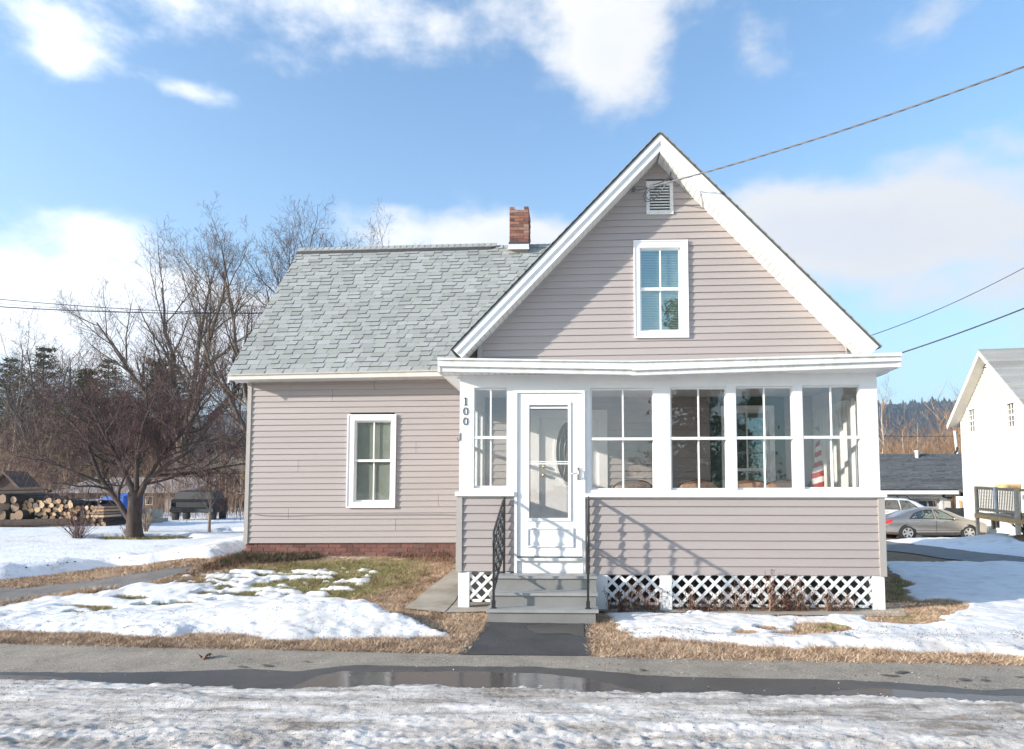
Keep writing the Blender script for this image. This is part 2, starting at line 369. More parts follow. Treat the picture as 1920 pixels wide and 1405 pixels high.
# ---------------------------------------------------------------- mesh helpers
class MB:
    def __init__(s): s.v = []; s.f = []; s.mi = []
    def add(s, vs, fs, mi=0):
        o = len(s.v); s.v.extend([tuple(v) for v in vs]); s.f.extend([tuple(i+o for i in f) for f in fs]); s.mi.extend([mi]*len(fs)); return s
    def hexa(s, p, mi=0, mif=None):
        """8 corners: bottom 4 (ccw from above), top 4"""
        fs = [(3, 2, 1, 0), (4, 5, 6, 7), (0, 1, 5, 4), (1, 2, 6, 5), (2, 3, 7, 6), (3, 0, 4, 7)]
        s.add(p, fs, mi)
        if mif:
            for k, m in mif.items(): s.mi[len(s.mi)-6+k] = m
        return s
    def box(s, x0, x1, y0, y1, z0, z1, mi=0, mif=None):
        return s.hexa([(x0, y0, z0), (x1, y0, z0), (x1, y1, z0), (x0, y1, z0), (x0, y0, z1), (x1, y0, z1), (x1, y1, z1), (x0, y1, z1)], mi, mif)
    def ring(s, x0, x1, z0, z1, w, y0, y1, wb=None, wt=None):
        wb = w if wb is None else wb; wt = w if wt is None else wt
        s.box(x0, x1, y0, y1, z0, z0+wb); s.box(x0, x1, y0, y1, z1-wt, z1)
        s.box(x0, x0+w, y0, y1, z0+wb, z1-wt); s.box(x1-w, x1, y0, y1, z0+wb, z1-wt); return s
    def prism(s, pts, y0, y1, mi=0):
        """polygon of (x,z) extruded in y"""
        n = len(pts); vs = [(x, y0, z) for x, z in pts] + [(x, y1, z) for x, z in pts]
        fs = [tuple(range(n)), tuple(range(2*n-1, n-1, -1))] + [(i, i+n, (i+1) % n+n, (i+1) % n) for i in range(n)]
        return s.add(vs, fs, mi)
    def prismx(s, pts, x0, x1, mi=0):
        n = len(pts); vs = [(x0, y, z) for y, z in pts] + [(x1, y, z) for y, z in pts]
        fs = [tuple(range(n)), tuple(range(2*n-1, n-1, -1))] + [(i, i+n, (i+1) % n+n, (i+1) % n) for i in range(n)]
        return s.add(vs, fs, mi)
    def tube(s, pts, r, sides=6, mi=0, cap=True, rot=0.0, flat=1.0):
        pts = [Vector(p) for p in pts]; rs = r if isinstance(r, (list, tuple)) else [r]*len(pts)
        vs = []; up = None
        for i, p in enumerate(pts):
            d = (pts[min(i+1, len(pts)-1)]-pts[max(i-1, 0)]).normalized()
            if up is None:
                up = Vector((0, 0, 1)) if abs(d.z) < .9 else Vector((1, 0, 0))
            u = up.cross(d).normalized(); w = d.cross(u).normalized(); up = w
            for k in range(sides):
                a = 2*math.pi*k/sides+rot; vs.append(p+u*math.cos(a)*rs[i]+w*math.sin(a)*rs[i]*flat)
        fs = []
        for i in range(len(pts)-1):
            for k in range(sides):
                a = i*sides+k; b = i*sides+(k+1) % sides; fs.append((a, b, b+sides, a+sides))
        if cap: fs.append(tuple(range(sides-1, -1, -1))); fs.append(tuple(range(len(vs)-sides, len(vs))))
        return s.add(vs, fs, mi)
    def disc(s, c, n, r, sides=16, mi=0):
        c = Vector(c); n = Vector(n).normalized(); u = n.orthogonal().normalized(); w = n.cross(u)
        return s.add([c+u*math.cos(2*math.pi*k/sides)*r+w*math.sin(2*math.pi*k/sides)*r for k in range(sides)], [tuple(range(sides))], mi)
    def mesh(s, name, mats, smooth=False):
        me = bpy.data.meshes.new(name); me.from_pydata(s.v, [], s.f)
        for m in (mats if isinstance(mats, (list, tuple)) else [mats]): me.materials.append(MAT[m] if isinstance(m, str) else m)
        if any(s.mi): me.polygons.foreach_set('material_index', s.mi)
        if smooth: me.polygons.foreach_set('use_smooth', [True]*len(me.polygons))
        me.update(); return me
    def build(s, name, mats, parent=None, smooth=False, loc=None):
        return link(name, s.mesh(name, mats, smooth), parent, loc)
def link(name, me, parent=None, loc=None, rot=None, scale=None):
    o = bpy.data.objects.new(name, me); COL.objects.link(o)
    if parent is not None: o.parent = parent
    if loc is not None: o.location = loc
    if rot is not None: o.rotation_euler = rot
    if scale is not None: o.scale = scale if hasattr(scale, '__len__') else (scale,)*3
    return o
def tag(o, label=None, cat=None, group=None, kind=None):
    if label: o['label'] = label
    if cat: o['category'] = cat
    if group: o['group'] = group
    if kind: o['kind'] = kind
    return o
def thing(name, label, cat, loc=(0, 0, 0), rz=0.0, group=None):
    o = bpy.data.objects.new(name, None); COL.objects.link(o); o.location = loc; o.rotation_euler = (0, 0, rz)
    o.empty_display_size = .2
    return tag(o, label, cat, group)
def copy_tree(o, label=None, loc=None, rz=None, scale=None, parent=None):
    c = o.copy(); COL.objects.link(c)
    if parent is not None: c.parent = parent
    if label: c['label'] = label
    if loc is not None: c.location = loc
    if rz is not None: c.rotation_euler = (0, 0, rz)
    if scale is not None: c.scale = scale if hasattr(scale, '__len__') else (scale,)*3
    for ch in list(o.children): copy_tree(ch, parent=c)
    return c
def np_mesh(name, V, F, mats, smooth=False, mi=None):
    V = np.asarray(V, np.float32); F = np.asarray(F, np.int32); k = F.shape[1]
    me = bpy.data.meshes.new(name); me.vertices.add(len(V)); me.vertices.foreach_set('co', V.ravel())
    me.loops.add(F.size); me.loops.foreach_set('vertex_index', F.ravel())
    me.polygons.add(len(F)); me.polygons.foreach_set('loop_start', np.arange(0, F.size, k, dtype=np.int32))
    try: me.polygons.foreach_set('loop_total', np.full(len(F), k, np.int32))
    except Exception: pass
    for m in (mats if isinstance(mats, (list, tuple)) else [mats]): me.materials.append(MAT[m] if isinstance(m, str) else m)
    if mi is not None: me.polygons.foreach_set('material_index', np.asarray(mi, np.int32))
    if smooth: me.polygons.foreach_set('use_smooth', np.ones(len(F), bool))
    me.update(calc_edges=True); me.validate(); return me
# numpy value noise
_T = np.random.RandomState(11).rand(256, 256)
def vnoise(x, y):
    xi = np.floor(x).astype(int); yi = np.floor(y).astype(int); fx = x-xi; fy = y-yi
    fx = fx*fx*(3-2*fx); fy = fy*fy*(3-2*fy)
    a = _T[xi & 255, yi & 255]; b = _T[(xi+1) & 255, yi & 255]; c = _T[xi & 255, (yi+1) & 255]; d = _T[(xi+1) & 255, (yi+1) & 255]
    return (a*(1-fx)+b*fx)*(1-fy)+(c*(1-fx)+d*fx)*fy
def fbm(x, y, oct=4, gain=.5):
    s = 0; a = 1; t = 0
    for i in range(oct): s = s+a*vnoise(x*2**i+i*17.3, y*2**i+i*5.7); t += a; a *= gain
    return s/t-.5
def sdf(px, py, poly):
    """signed distance, positive inside"""
    d = np.full(px.shape, 1e9); inside = np.zeros(px.shape, bool); n = len(poly)
    for i in range(n):
        ax, ay = poly[i][:2]; bx, by = poly[(i+1) % n][:2]
        ex, ey = bx-ax, by-ay; wx, wy = px-ax, py-ay
        t = np.clip((wx*ex+wy*ey)/(ex*ex+ey*ey+1e-12), 0, 1)
        d = np.minimum(d, np.hypot(wx-ex*t, wy-ey*t))
        c = ((ay <= py) & (by > py)) | ((by <= py) & (ay > py))
        xs = ax+(py-ay)/(by-ay+1e-12)*ex
        inside ^= c & (px < xs)
    return np.where(inside, d, -d)
def gpoly(pix): return [tuple(G(a, b))[:2] for a, b in pix]
# ================================================================ ground
def axis(lo, hi, step, far_lo, far_hi, g=1.25):
    a = list(np.arange(lo, hi+1e-6, step)); d = step; x = hi
    while x < far_hi: d *= g; x += d; a.append(x)
    d = step; x = lo; pre = []
    while x > far_lo: d *= g; x -= d; pre.append(x)
    return np.array(pre[::-1]+a)
def grid_mesh(xs, ys, zf, mat, keep=None, smooth=True, name='ground'):
    X, Y = np.meshgrid(xs, ys); Z = zf(X, Y); nx, ny = len(xs), len(ys)
    V = np.stack([X, Y, Z], -1).reshape(-1, 3)
    i = np.arange((ny-1)*(nx-1)); r, c = i//(nx-1), i % (nx-1); a = r*nx+c
    F = np.stack([a, a+1, a+nx+1, a+nx], -1)
    if keep is not None:
        k = keep.ravel(); F = F[k[F].any(1)]
        used = np.unique(F); remap = np.full(len(V), -1); remap[used] = np.arange(len(used)); V = V[used]; F = remap[F]
    return np_mesh(name, V, F, mat, smooth)
gx = axis(-13, 13, .25, -1800, 1800); gy = axis(3, 14, .25, -300, 2600)
tag(link('ground', grid_mesh(gx, gy, H, 'ground')), kind='structure')

def ribbon(name, A, B, mat, off, nu=60, nv=6, kind='structure', jit=0.0, parent=None):
    """a sheet on the ground between two edges given as world points"""
    def samp(E, n):
        E = np.array([(p[0], p[1]) for p in E]); s = np.r_[0, np.cumsum(np.hypot(*np.diff(E, axis=0).T))]; t = np.linspace(0, s[-1], n)
        return np.stack([np.interp(t, s, E[:, 0]), np.interp(t, s, E[:, 1])], -1)
    a, b = samp(A, nu), samp(B, nu); v = np.linspace(0, 1, nv)[:, None, None]
    Q = a*(1-v)+b*v
    if jit:
        Q[0] += (np.array([fbm(a[:, 0]*9, a[:, 1]*9), fbm(a[:, 0]*9+50, a[:, 1]*9)]).T)*jit
        Q[-1] += (np.array([fbm(b[:, 0]*9, b[:, 1]*9), fbm(b[:, 0]*9+50, b[:, 1]*9)]).T)*jit
    z = H(Q[..., 0], Q[..., 1])+off
    V = np.concatenate([Q, z[..., None]], -1).reshape(-1, 3)
    i = np.arange((nv-1)*(nu-1)); r, c = i//(nu-1), i % (nu-1); k = r*nu+c
    F = np.stack([k, k+1, k+nu+1, k+nu], -1)
    me = np_mesh(name, V, F, mat, True)
    # face up
    if me.polygons[0].normal.z < 0: me.flip_normals()
    o = link(name, me, parent)
    if kind: tag(o, kind=kind)
    return o
def gl(pix): return [tuple(G(a, b)) for a, b in pix]
SW_FAR = [(-900, 1188), (0, 1206), (300, 1214), (600, 1222), (858, 1228), (1107, 1230), (1500, 1239), (1920, 1247), (3000, 1264)]
e1 = gl(SW_FAR); e0 = [(p[0], 3.4-0.0) for p in e1]
ribbon('sidewalk', e1, e0, 'asphalt', .006, 160, 24, jit=.03)
WET = [(-300, 1262), (0, 1262.5), (175, 1264), (325, 1262), (450, 1257), (562, 1261), (600, 1256), (660, 1250), (850, 1252), (1000, 1252), (1140, 1262), (1200, 1268), (1350, 1274), (1537, 1275.6), (1650, 1281), (1744, 1287), (1837, 1296), (1920, 1294), (2300, 1300)]
BANK = [(-300, 1270), (0, 1276.6), (200, 1281), (312, 1286), (437, 1289), (500, 1294), (594, 1290.6), (694, 1289), (819, 1285), (912, 1289), (1037, 1289), (1084, 1295), (1194, 1298), (1275, 1300), (1357, 1299), (1410, 1305.6), (1537, 1307), (1650, 1308), (1706, 1313), (1875, 1326), (1920, 1328), (2300, 1350)]
ew = gl(WET)
ribbon('wet_asphalt', ew, [(p[0], p[1]-.9) for p in gl(BANK)], 'asphalt_wet', .010, 240, 8, jit=.05)
def puddle(A, B):
    o = ribbon('puddle', gl(A), gl(B), 'puddle', .014, 80, 5, jit=.04); return o
puddle([(540, 1296), (600, 1270), (640, 1262), (760, 1264), (870, 1262), (1010, 1266), (1110, 1276), (1210, 1302)], [(560, 1300), (640, 1300), (900, 1300), (1180, 1305)])
puddle([(1560, 1300), (1640, 1294), (1750, 1302), (1850, 1308), (1950, 1310), (2200, 1320)], [(1560, 1318), (1700, 1325), (1950, 1345), (2200, 1360)])
puddle([(-200, 1268), (0, 1269), (90, 1271), (140, 1277)], [(-200, 1283), (0, 1284), (140, 1285)])
ribbon('path', gl([(915, 1158), (903, 1185), (882, 1207), (856, 1229.5)]), gl([(1116, 1158), (1110, 1190), (1108, 1210), (1108, 1231.5)]), 'asphalt_new', .013, 40, 24, jit=.05)
w1 = ribbon('path', gl([(850, 1072), (800, 1110), (757, 1145)]), gl([(872, 1072), (856, 1127.5), (832.5, 1153)]), 'concrete', .03, 24, 10, jit=.02)
w2 = _wp = MB()
ribbon('wet_asphalt', gl([(985, 1176), (1020, 1172), (1060, 1173), (1095, 1172)]), gl([(992, 1186), (1010, 1192), (1060, 1190), (1095, 1198)]), 'asphalt_wet', .0175, 30, 5, jit=.12)
ribbon('path', gl([(858, 1127.5), (834.5, 1153.5)]), gl([(925, 1127), (925, 1151)]), 'concrete', .03, 12, 10, jit=.02)
_y = 8.55
ribbon('path', [(.3, 8.7, 0), (4.15, 8.7, 0)], gl([(1112, 1150), (1237, 1151), (1400, 1156), (1560, 1158), (1700, 1160)]), 'concrete', .025, 60, 8, jit=.04)
ribbon('driveway', gl([(-900, 1180), (-200, 1122), (0, 1104), (150, 1090), (270, 1073), (340, 1064), (400, 1054), (520, 1030)]), gl([(-900, 1250), (-200, 1165), (0, 1134), (50, 1127), (109, 1118), (170, 1110), (220, 1106), (300, 1090), (335, 1078), (365, 1064), (450, 1044), (560, 1030)]), 'asphalt_drive', .012, 120, 10, jit=.1)
ribbon('driveway', gl([(1500, 1010), (1660, 1017), (1750, 1025.5), (1842, 1038), (1920, 1047), (2300, 1085)]), gl([(1500, 1020), (1660, 1033.5), (1768, 1049), (1860, 1057.5), (1920, 1061.5), (2300, 1110)]), 'asphalt_right', .02, 100, 10, jit=.1)
ribbon('driveway', [(6.5, 27.5, 0), (26, 27.5, 0)], [(6.5, 46, 0), (30, 46, 0)], 'asphalt_right', .02, 60, 40, jit=.3)

# ---------------------------------------------------------------- snow as a layer with real thickness
PA = gpoly([(-900, 1170), (-300, 1152), (-40, 1143), (0, 1139), (40, 1130), (66, 1125), (109, 1119), (169, 1118), (216, 1108), (225, 1102), (266, 1096), (312, 1095), (328, 1092), (400, 1107), (470, 1117), (540, 1117), (600, 1116), (650, 1121), (690, 1131), (740, 1163), (795, 1180), (842, 1195), (780, 1199), (700, 1203), (600, 1204), (400, 1196), (200, 1192), (0, 1190), (-300, 1186), (-900, 1174)])
PB = gpoly([(326, 1094), (350, 1083), (420, 1072), (520, 1076), (640, 1069), (700, 1072), (680, 1092), (640, 1115), (600, 1122), (400, 1112)])
PC = gpoly([(1122, 1143), (1180, 1141), (1237, 1149), (1387, 1151), (1462, 1154), (1540, 1157), (1600, 1152), (1662, 1150), (1695, 1128), (1700, 1095), (1668, 1070), (1640, 1050), (1560, 1016), (1662, 1029), (1768, 1044), (1860, 1053), (1960, 1060), (2300, 1085), (2900, 1130), (2900, 1242), (2300, 1235), (1920, 1229), (1800, 1227), (1650, 1224), (1500, 1219), (1420, 1214), (1350, 1206), (1290, 1205), (1240, 1213), (1205, 1204), (1165, 1190)])
PD = gpoly([(-900, 1150), (-200, 1105), (0, 1089), (62, 1084), (156, 1072), (234, 1064), (312, 1056), (375, 1051), (440, 1044), (475, 1030), (520, 1010), (620, 985), (700, 945), (-900, 945)])
PE = gpoly([(1500, 1004), (1660, 1007), (1712, 1007), (1738, 997), (1760, 999), (1731, 1008), (1797, 1010), (1822, 1005), (1840, 1000), (1870, 1001), (1891, 1001), (1908, 1010), (1930, 1019), (2300, 1040), (2300, 1080), (1920, 1045), (1842, 1036), (1750, 1024), (1660, 1015.5), (1500, 1008)])
def ell(cx, cy, rx, ry, n=10): return gpoly([(cx+rx*math.cos(2*math.pi*i/n), cy+ry*math.sin(2*math.pi*i/n)) for i in range(n)])
HOLES = [ell(*e) for e in [(1540, 1181, 44, 9), (1500, 1192, 42, 5), (1610, 1150, 66, 7), (1695, 1165, 66, 9), (1768, 1139, 38, 12), (1401, 1190, 13, 3), (1440, 1181, 10, 3), (1740, 1146, 45, 13),
    (440, 1119, 22, 2.5), (140, 1153, 14, 3.0), (165, 1155, 10, 2.5), (197, 1148, 18, 4), (252, 1126, 22, 3.5), (225, 1123, 8, 2.5), (310, 1137, 20, 2.4), (345, 1135, 26, 2.6), (268, 1139, 10, 1.6), (385, 1115, 16, 2), (405, 1131, 12, 1.4),
    (1240, 1203, 22, 4), (1612, 1204, 8, 3)]]
HD = [ell(*e) for e in [(270, 1013.5, 105, 6.5), (395, 1003, 30, 1.8), (440, 1000, 16, 2)]]
def snow_t(X, Y, fine=1.0):
    """thickness of the snow at a place, negative where the ground is bare"""
    n1 = fbm(X*2.2, Y*2.2, 4); n2 = fbm(X*9+3, Y*9, 4)*fine; n4 = fbm(X*26, Y*26, 3, .6)
    edge = n1*.28+n2*.14+n4*.03
    t = np.full(X.shape, -.3)
    near = (Y < 16)
    def layer(poly, k, top, e=1.0):
        s = sdf(X, Y, poly)+edge*e
        return np.where(s > 0, top*(1-np.exp(-s*k/top)), s*k), s
    ta, sa = layer(PA, .5, .055, 1.15)
    c = G(600, 1168); ta = ta+np.where(sa > 0, .15*np.exp(-((X-c.x)/1.9)**2-((Y-c.y)/.45)**2)*sstep(0, .35, sa), 0)
    ta = ta+np.where(sa > 0, (n1*.08+n2*.026+n4*.012)*sstep(0, .2, sa), 0)
    ta = ta-np.where(sa > 0, .35*np.clip(fbm(X*1.4+11, Y*4.5+3, 4)-.13, 0, 1)*sstep(7.75, 8.2, Y), 0)
    t = np.maximum(t, ta)
    sb = sdf(X, Y, PB); nb = fbm(X*4.2+7, Y*9.5, 4)
    tb = np.where(sb > -.1, np.clip((nb-.05+np.clip(.05-sb*.1, -.1, .05))*.35, -.05, .05)+np.clip(sb*.3, -.1, 0), -.3)
    t = np.maximum(t, tb)
    tc_, sc = layer(PC, .4, .035, 1.1)
    c2 = G(1700, 1208); tc_ = tc_+np.where(sc > 0, (n1*.06+n2*.026+n4*.012)*sstep(0, .2, sc)+.045*np.exp(-((Y-c2.y)/.22)**2)*sstep(.6, 2.2, X)*sstep(0, .2, sc), 0)
    tc_ = tc_-np.where(sc > 0, .30*np.clip(fbm(X*1.5+4, Y*4.5, 4)-.10+.10*np.clip((X-4.6)/1.5, -1, 1)*-1*(X > 4.6), 0, 1)*sstep(7.05, 7.4, Y)*(1-sstep(4.6, 5.6, X)), 0)
    t = np.maximum(t, tc_)
    for h in HOLES:
        s = sdf(X, Y, h)+.05+edge*.5; t = np.minimum(t, -s*.8+.002+np.where(s < -.02, .3, 0))
    return t
def snow_far(X, Y):
    n1 = fbm(X*.9, Y*.9, 4); n2 = fbm(X*3.5, Y*3.5, 4)
    t = np.full(X.shape, -.3)
    s = sdf(X, Y, PD)+n1*.7+n2*.3
    ridge = .09*np.exp(-((s-.45)/.45)**2)*(1+2.2*n2)*(Y < 18)
    t = np.maximum(t, np.where(s > 0, .12*(1-np.exp(-s*4))+ridge*sstep(0, .3, s)+n1*.05*sstep(0, 1, s)+n2*.03*sstep(0, .4, s), s*.5))
    for h in HD: q = sdf(X, Y, h)+n1*.5+n2*.7; t = np.minimum(t, -q*.6+.002+np.where(q < -.05, .4, 0))
    s = sdf(X, Y, PE)+n1*.4
    t = np.maximum(t, np.where(s > 0, .14*(1-np.exp(-s*3))+n1*.15*sstep(0, .8, s)+n2*.05*sstep(0, .3, s), s*.5))
    return t
def snow_obj(xs, ys, tf, mat):
    X, Y = np.meshgrid(xs, ys); T = tf(X, Y); keep = T > 0
    if not keep.any(): return
    Z = lambda x, y: H(x, y)+np.maximum(T, -.06)
    o = link('snow', grid_mesh(xs, ys, Z, mat, keep, name='snow')); tag(o, kind='structure')
near_xs = np.arange(-8.5, 12.0, .024); near_ys = np.r_[np.arange(5.4, 8.9, .02), np.arange(8.9, 14.5, .06)]
snow_obj(near_xs, near_ys, snow_t, 'snow')
fx = np.arange(-42, -4.2, .14); fy = np.r_[np.arange(9, 16, .09), np.arange(16, 26, .2), np.arange(26, 60, .7)]
snow_obj(fx, fy, snow_far, 'snow_back')
snow_obj(np.arange(5, 28, .12), np.r_[np.arange(14, 32, .14)], snow_far, 'snow_back')
# the ploughed bank between the sidewalk and the street
BK = np.array(gl(BANK))
def bank_t(X, Y):
    ye = np.interp(X, BK[:, 0], BK[:, 1])
    n1 = fbm(X*5, Y*7, 4, .6); n2 = fbm(X*16, Y*18+4, 4, .65); n0 = fbm(X*.8, Y*1.6+8, 3); n3 = fbm(X*45+2, Y*45, 3, .6)
    s = ye-Y+n1*.16+n2*.08
    body = .055*(1-np.exp(-np.maximum(s, 0)*9))+.03*sstep(.5, 1.6, s)
    rough = sstep(0, .12, s)
    return np.where(s > 0, body+(n1*(.016+.016*sstep(.9, 1.3, s))+n2*(.008+.030*sstep(.75, 1.25, s))+n0*.04+fbm(X*.35+3, Y*5.5+1, 3)*.06+n3*.014)*rough, s*.6)
snow_obj(np.arange(-5.6, 6.3, .016), np.arange(3.2, 5.55, .015), bank_t, 'snow_dirty')
snow_obj(np.r_[np.arange(-60, -5.5, .6), np.arange(-5.5, 6.3, .3), np.arange(6.3, 60, .6)], np.r_[np.arange(-70, 3.0, .7), 3.25], lambda X, Y: .08+.25*fbm(X*.4, Y*.4)*sstep(2.6, -1, Y)+.0*X, 'snow_dirty')

# ---------------------------------------------------------------- grass
def blades(name, poly, dens, h0, h1, lean, mat, mask, w=.0024, seed=1, kindn='stuff', zf=None):
    rs = np.random.RandomState(seed); p = np.array(poly); lo, hi = p.min(0), p.max(0)
    n = int(dens*(hi[0]-lo[0])*(hi[1]-lo[1])); X = rs.uniform(lo[0], hi[0], n); Y = rs.uniform(lo[1], hi[1], n)
    clump = fbm(X*6, Y*6, 3)
    ok = (sdf(X, Y, poly) > rs.uniform(-.07, .03, n)) & mask(X, Y, clump, rs)
    X, Y, clump = X[ok], Y[ok], clump[ok]; n = len(X)
    if n == 0: return
    Z = H(X, Y)+.002; h = rs.uniform(h0, h1, n)*(1+clump*1.2); a = rs.uniform(0, 2*np.pi, n); ln = np.clip(rs.normal(lean, .25, n), .05, 1.45)
    dx, dy = np.cos(a)*np.sin(ln), np.sin(a)*np.sin(ln); b = rs.uniform(0, 2*np.pi, n); ww = w*rs.uniform(.7, 1.4, n)
    base = np.stack([X, Y, Z], -1); side = np.stack([np.cos(b)*ww, np.sin(b)*ww, 0*b], -1)
    mid = base+np.stack([dx*.45*h, dy*.45*h, np.cos(ln)*.62*h], -1); tip = base+np.stack([dx*h, dy*h, np.cos(ln)*.85*h+.004], -1)
    V = np.stack([base-side*1.15, base+side*1.15, tip], 1).reshape(-1, 3); i = np.arange(n)[:, None]*3
    F = i+np.array([[0, 1, 2]])
    o = link(name, np_mesh(name, V, F, mat)); tag(o, kind=kindn); return o
YL = gpoly([(-60, 1204.5), (0, 1206.5), (300, 1214.5), (600, 1222.5), (858, 1228.5), (884, 1207), (904, 1185), (914, 1163), (910, 1152), (834, 1154), (757, 1146), (800, 1109), (850, 1074), (862, 1048), (862, 1036), (470, 1036), (462, 1046), (385, 1056), (340, 1080), (225, 1107), (110, 1121), (0, 1137), (-60, 1146)])
YR = gpoly([(1104, 1231), (1109, 1190), (1114, 1165), (1120, 1156), (1400, 1157), (1560, 1159), (1664, 1152), (1664, 1078), (1720, 1100), (1810, 1126), (1840, 1160), (2000, 1170), (2000, 1252), (1920, 1248), (1500, 1240)])
GR = gpoly([(360, 1098), (440, 1066), (560, 1054), (690, 1050), (790, 1054), (812, 1070), (740, 1100), (690, 1125), (640, 1130), (500, 1128), (300, 1170), (120, 1172), (120, 1140), (230, 1110)])
def green(X, Y): return sdf(X, Y, GR)*1.1+.10+fbm(X*3, Y*3, 3)*1.1
def bare(X, Y): return snow_t(X, Y) < .012
blades('dry_grass', YL, 18000, .02, .075, 1.05, 'grass_dry', lambda X, Y, c, r: bare(X, Y) & (green(X, Y) < r.uniform(-.05, .55, len(X))), seed=2)
blades('green_grass', YL, 9000, .02, .06, .75, 'grass_green', lambda X, Y, c, r: bare(X, Y) & (green(X, Y) > r.uniform(-.10, .15, len(X))), seed=3)
GR2 = [ell(1560, 1180, 45, 9), ell(1610, 1152, 40, 5), ell(1700, 1163, 40, 6), ell(1685, 1105, 30, 30)]
def green2(X, Y): return np.maximum.reduce([sdf(X, Y, g) for g in GR2])*3+fbm(X*5, Y*5)*.5
blades('dry_grass', YR, 18000, .02, .075, 1.05, 'grass_dry', lambda X, Y, c, r: bare(X, Y) & (green2(X, Y) < r.uniform(-.1, .5, len(X))), seed=4)
blades('green_grass', YR, 9000, .02, .05, .8, 'grass_green', lambda X, Y, c, r: bare(X, Y) & (green2(X, Y) > r.uniform(-.1, .3, len(X))), seed=5)
DS = gpoly([(-200, 1105), (0, 1086), (62, 1081), (156, 1069), (234, 1061), (312, 1053), (375, 1048), (450, 1040), (460, 1046), (400, 1056), (340, 1066), (270, 1076), (150, 1093), (0, 1107), (-200, 1126)])
blades('dry_grass', DS, 6500, .02, .08, 1.05, 'grass_dry', lambda X, Y, c, r: (snow_far(X, Y) < .01) & (c > r.uniform(-.5, .1, len(X))), w=.005, seed=6)
blades('dry_grass', gpoly([(-60, 1148), (0, 1139), (60, 1129), (110, 1122), (225, 1108), (225, 1103), (170, 1108), (109, 1116), (50, 1125), (0, 1132), (-60, 1142)]), 7000, .03, .10, .8, 'grass_dry', lambda X, Y, c, r: c > r.uniform(-.5, .1, len(X)), w=.004, seed=7)
blades('green_grass', gpoly([(150, 1005), (390, 1003), (400, 1024), (150, 1026)]), 700, .04, .10, .8, 'grass_green', lambda X, Y, c, r: (snow_far(X, Y) < .01), w=.012, seed=8)
blades('green_grass', gpoly([(1715, 1012), (1750, 1000), (1765, 996), (1845, 998), (1825, 1008), (1800, 1013)]), 600, .08, .25, .6, 'grass_green', lambda X, Y, c, r: (snow_far(X, Y) < .02), w=.02, seed=9)
blades('dry_grass', [(-30, 24), (-4, 24), (-8, 50), (-50, 50)], 50, .1, .4, .6, 'leaf_litter', lambda X, Y, c, r: (snow_far(X, Y) < .01) | (c > .2), w=.012, seed=10)
# dead leaves, stems and litter along the foundation wall and the slope beside it
blades('leaf_litter', gpoly([(380, 1064), (455, 1040), (470, 1036), (590, 1046), (590, 1052), (470, 1062), (400, 1072), (360, 1084)]), 3500, .03, .16, .9, 'leaf_litter', lambda X, Y, c, r: c > r.uniform(-.4, .2, len(X)), w=.006, seed=12)
blades('leaf_litter', gpoly([(590, 1026), (862, 1026), (862, 1062), (800, 1056), (720, 1046), (590, 1042)]), 2200, .04, .22, .6, 'leaf_litter', lambda X, Y, c, r: c > r.uniform(-.3, .3, len(X)), w=.004, seed=13)
blades('juniper', gpoly([(470, 1036), (590, 1036), (600, 1050), (540, 1056), (462, 1058), (410, 1066), (430, 1050)]), 4500, .05, .16, .8, 'juniper', lambda X, Y, c, r: c > r.uniform(-.3, .1, len(X)), w=.006, seed=14)
blades('leaf_litter', gpoly([(1660, 1085), (1664, 1150), (1500, 1150), (1300, 1147), (1114, 1146), (1114, 1141), (1500, 1141), (1640, 1145), (1655, 1140)]), 1500, .02, .07, 1.1, 'leaf_litter', lambda X, Y, c, r: c > r.uniform(-.2, .4, len(X)), w=.007, seed=15)

# pebbles
def pebbles(name, poly, n, s0, s1, mat, seed, zoff=0.0, zf=None):
    rs = np.random.RandomState(seed); p = np.array(poly); lo, hi = p.min(0), p.max(0); X = rs.uniform(lo[0], hi[0], n); Y = rs.uniform(lo[1], hi[1], n)
    ok = (sdf(X, Y, poly) > 0) & (fbm(X*2.5, Y*4, 3) > rs.uniform(-.25, .25, n)); X, Y = X[ok], Y[ok]; n = len(X)
    if zf is not None: zoff = np.maximum(zf(X, Y), .005)[:, None]
    s = rs.uniform(s0, s1, n)
    oct_ = np.array([(1, 0, 0), (0, 1, 0), (-1, 0, 0), (0, -1, 0), (0, 0, .7), (0, 0, -.5)], float); fo = np.array([(0, 1, 4), (1, 2, 4), (2, 3, 4), (3, 0, 4), (1, 0, 5), (2, 1, 5), (3, 2, 5), (0, 3, 5)])
    a = rs.uniform(0, 6.28, n); c, sn = np.cos(a), np.sin(a); q = oct_[None]*rs.uniform(.6, 1.3, (n, 6, 1))*s[:, None, None]
    V = np.stack([q[..., 0]*c[:, None]-q[..., 1]*sn[:, None]+X[:, None], q[..., 0]*sn[:, None]+q[..., 1]*c[:, None]+Y[:, None], q[..., 2]+H(X, Y)[:, None]+zoff], -1).reshape(-1, 3)
    F = (np.arange(n)[:, None, None]*6+fo[None]).reshape(-1, 3)
    tag(link(name, np_mesh(name, V, F, mat)), kind='stuff')
pebbles('pebbles', gpoly([(585, 1050), (600, 1040), (700, 1036), (730, 1039), (725, 1045), (680, 1049)]), 1500, .012, .03, 'white_stone', 20, .01)
sw = gpoly([(0, 1210), (860, 1231), (1107, 1233), (1920, 1250), (1920, 1325), (1400, 1302), (900, 1287), (0, 1275)])
pebbles('pebbles', sw, 500, .003, .009, 'dirt', 21, .012); pebbles('pebbles', sw, 220, .003, .008, 'white_stone', 22, .014)
cl = gpoly([(-40, 1082), (60, 1076), (156, 1064), (234, 1056), (350, 1046), (350, 1052), (234, 1062), (156, 1070), (60, 1082), (-40, 1090)])
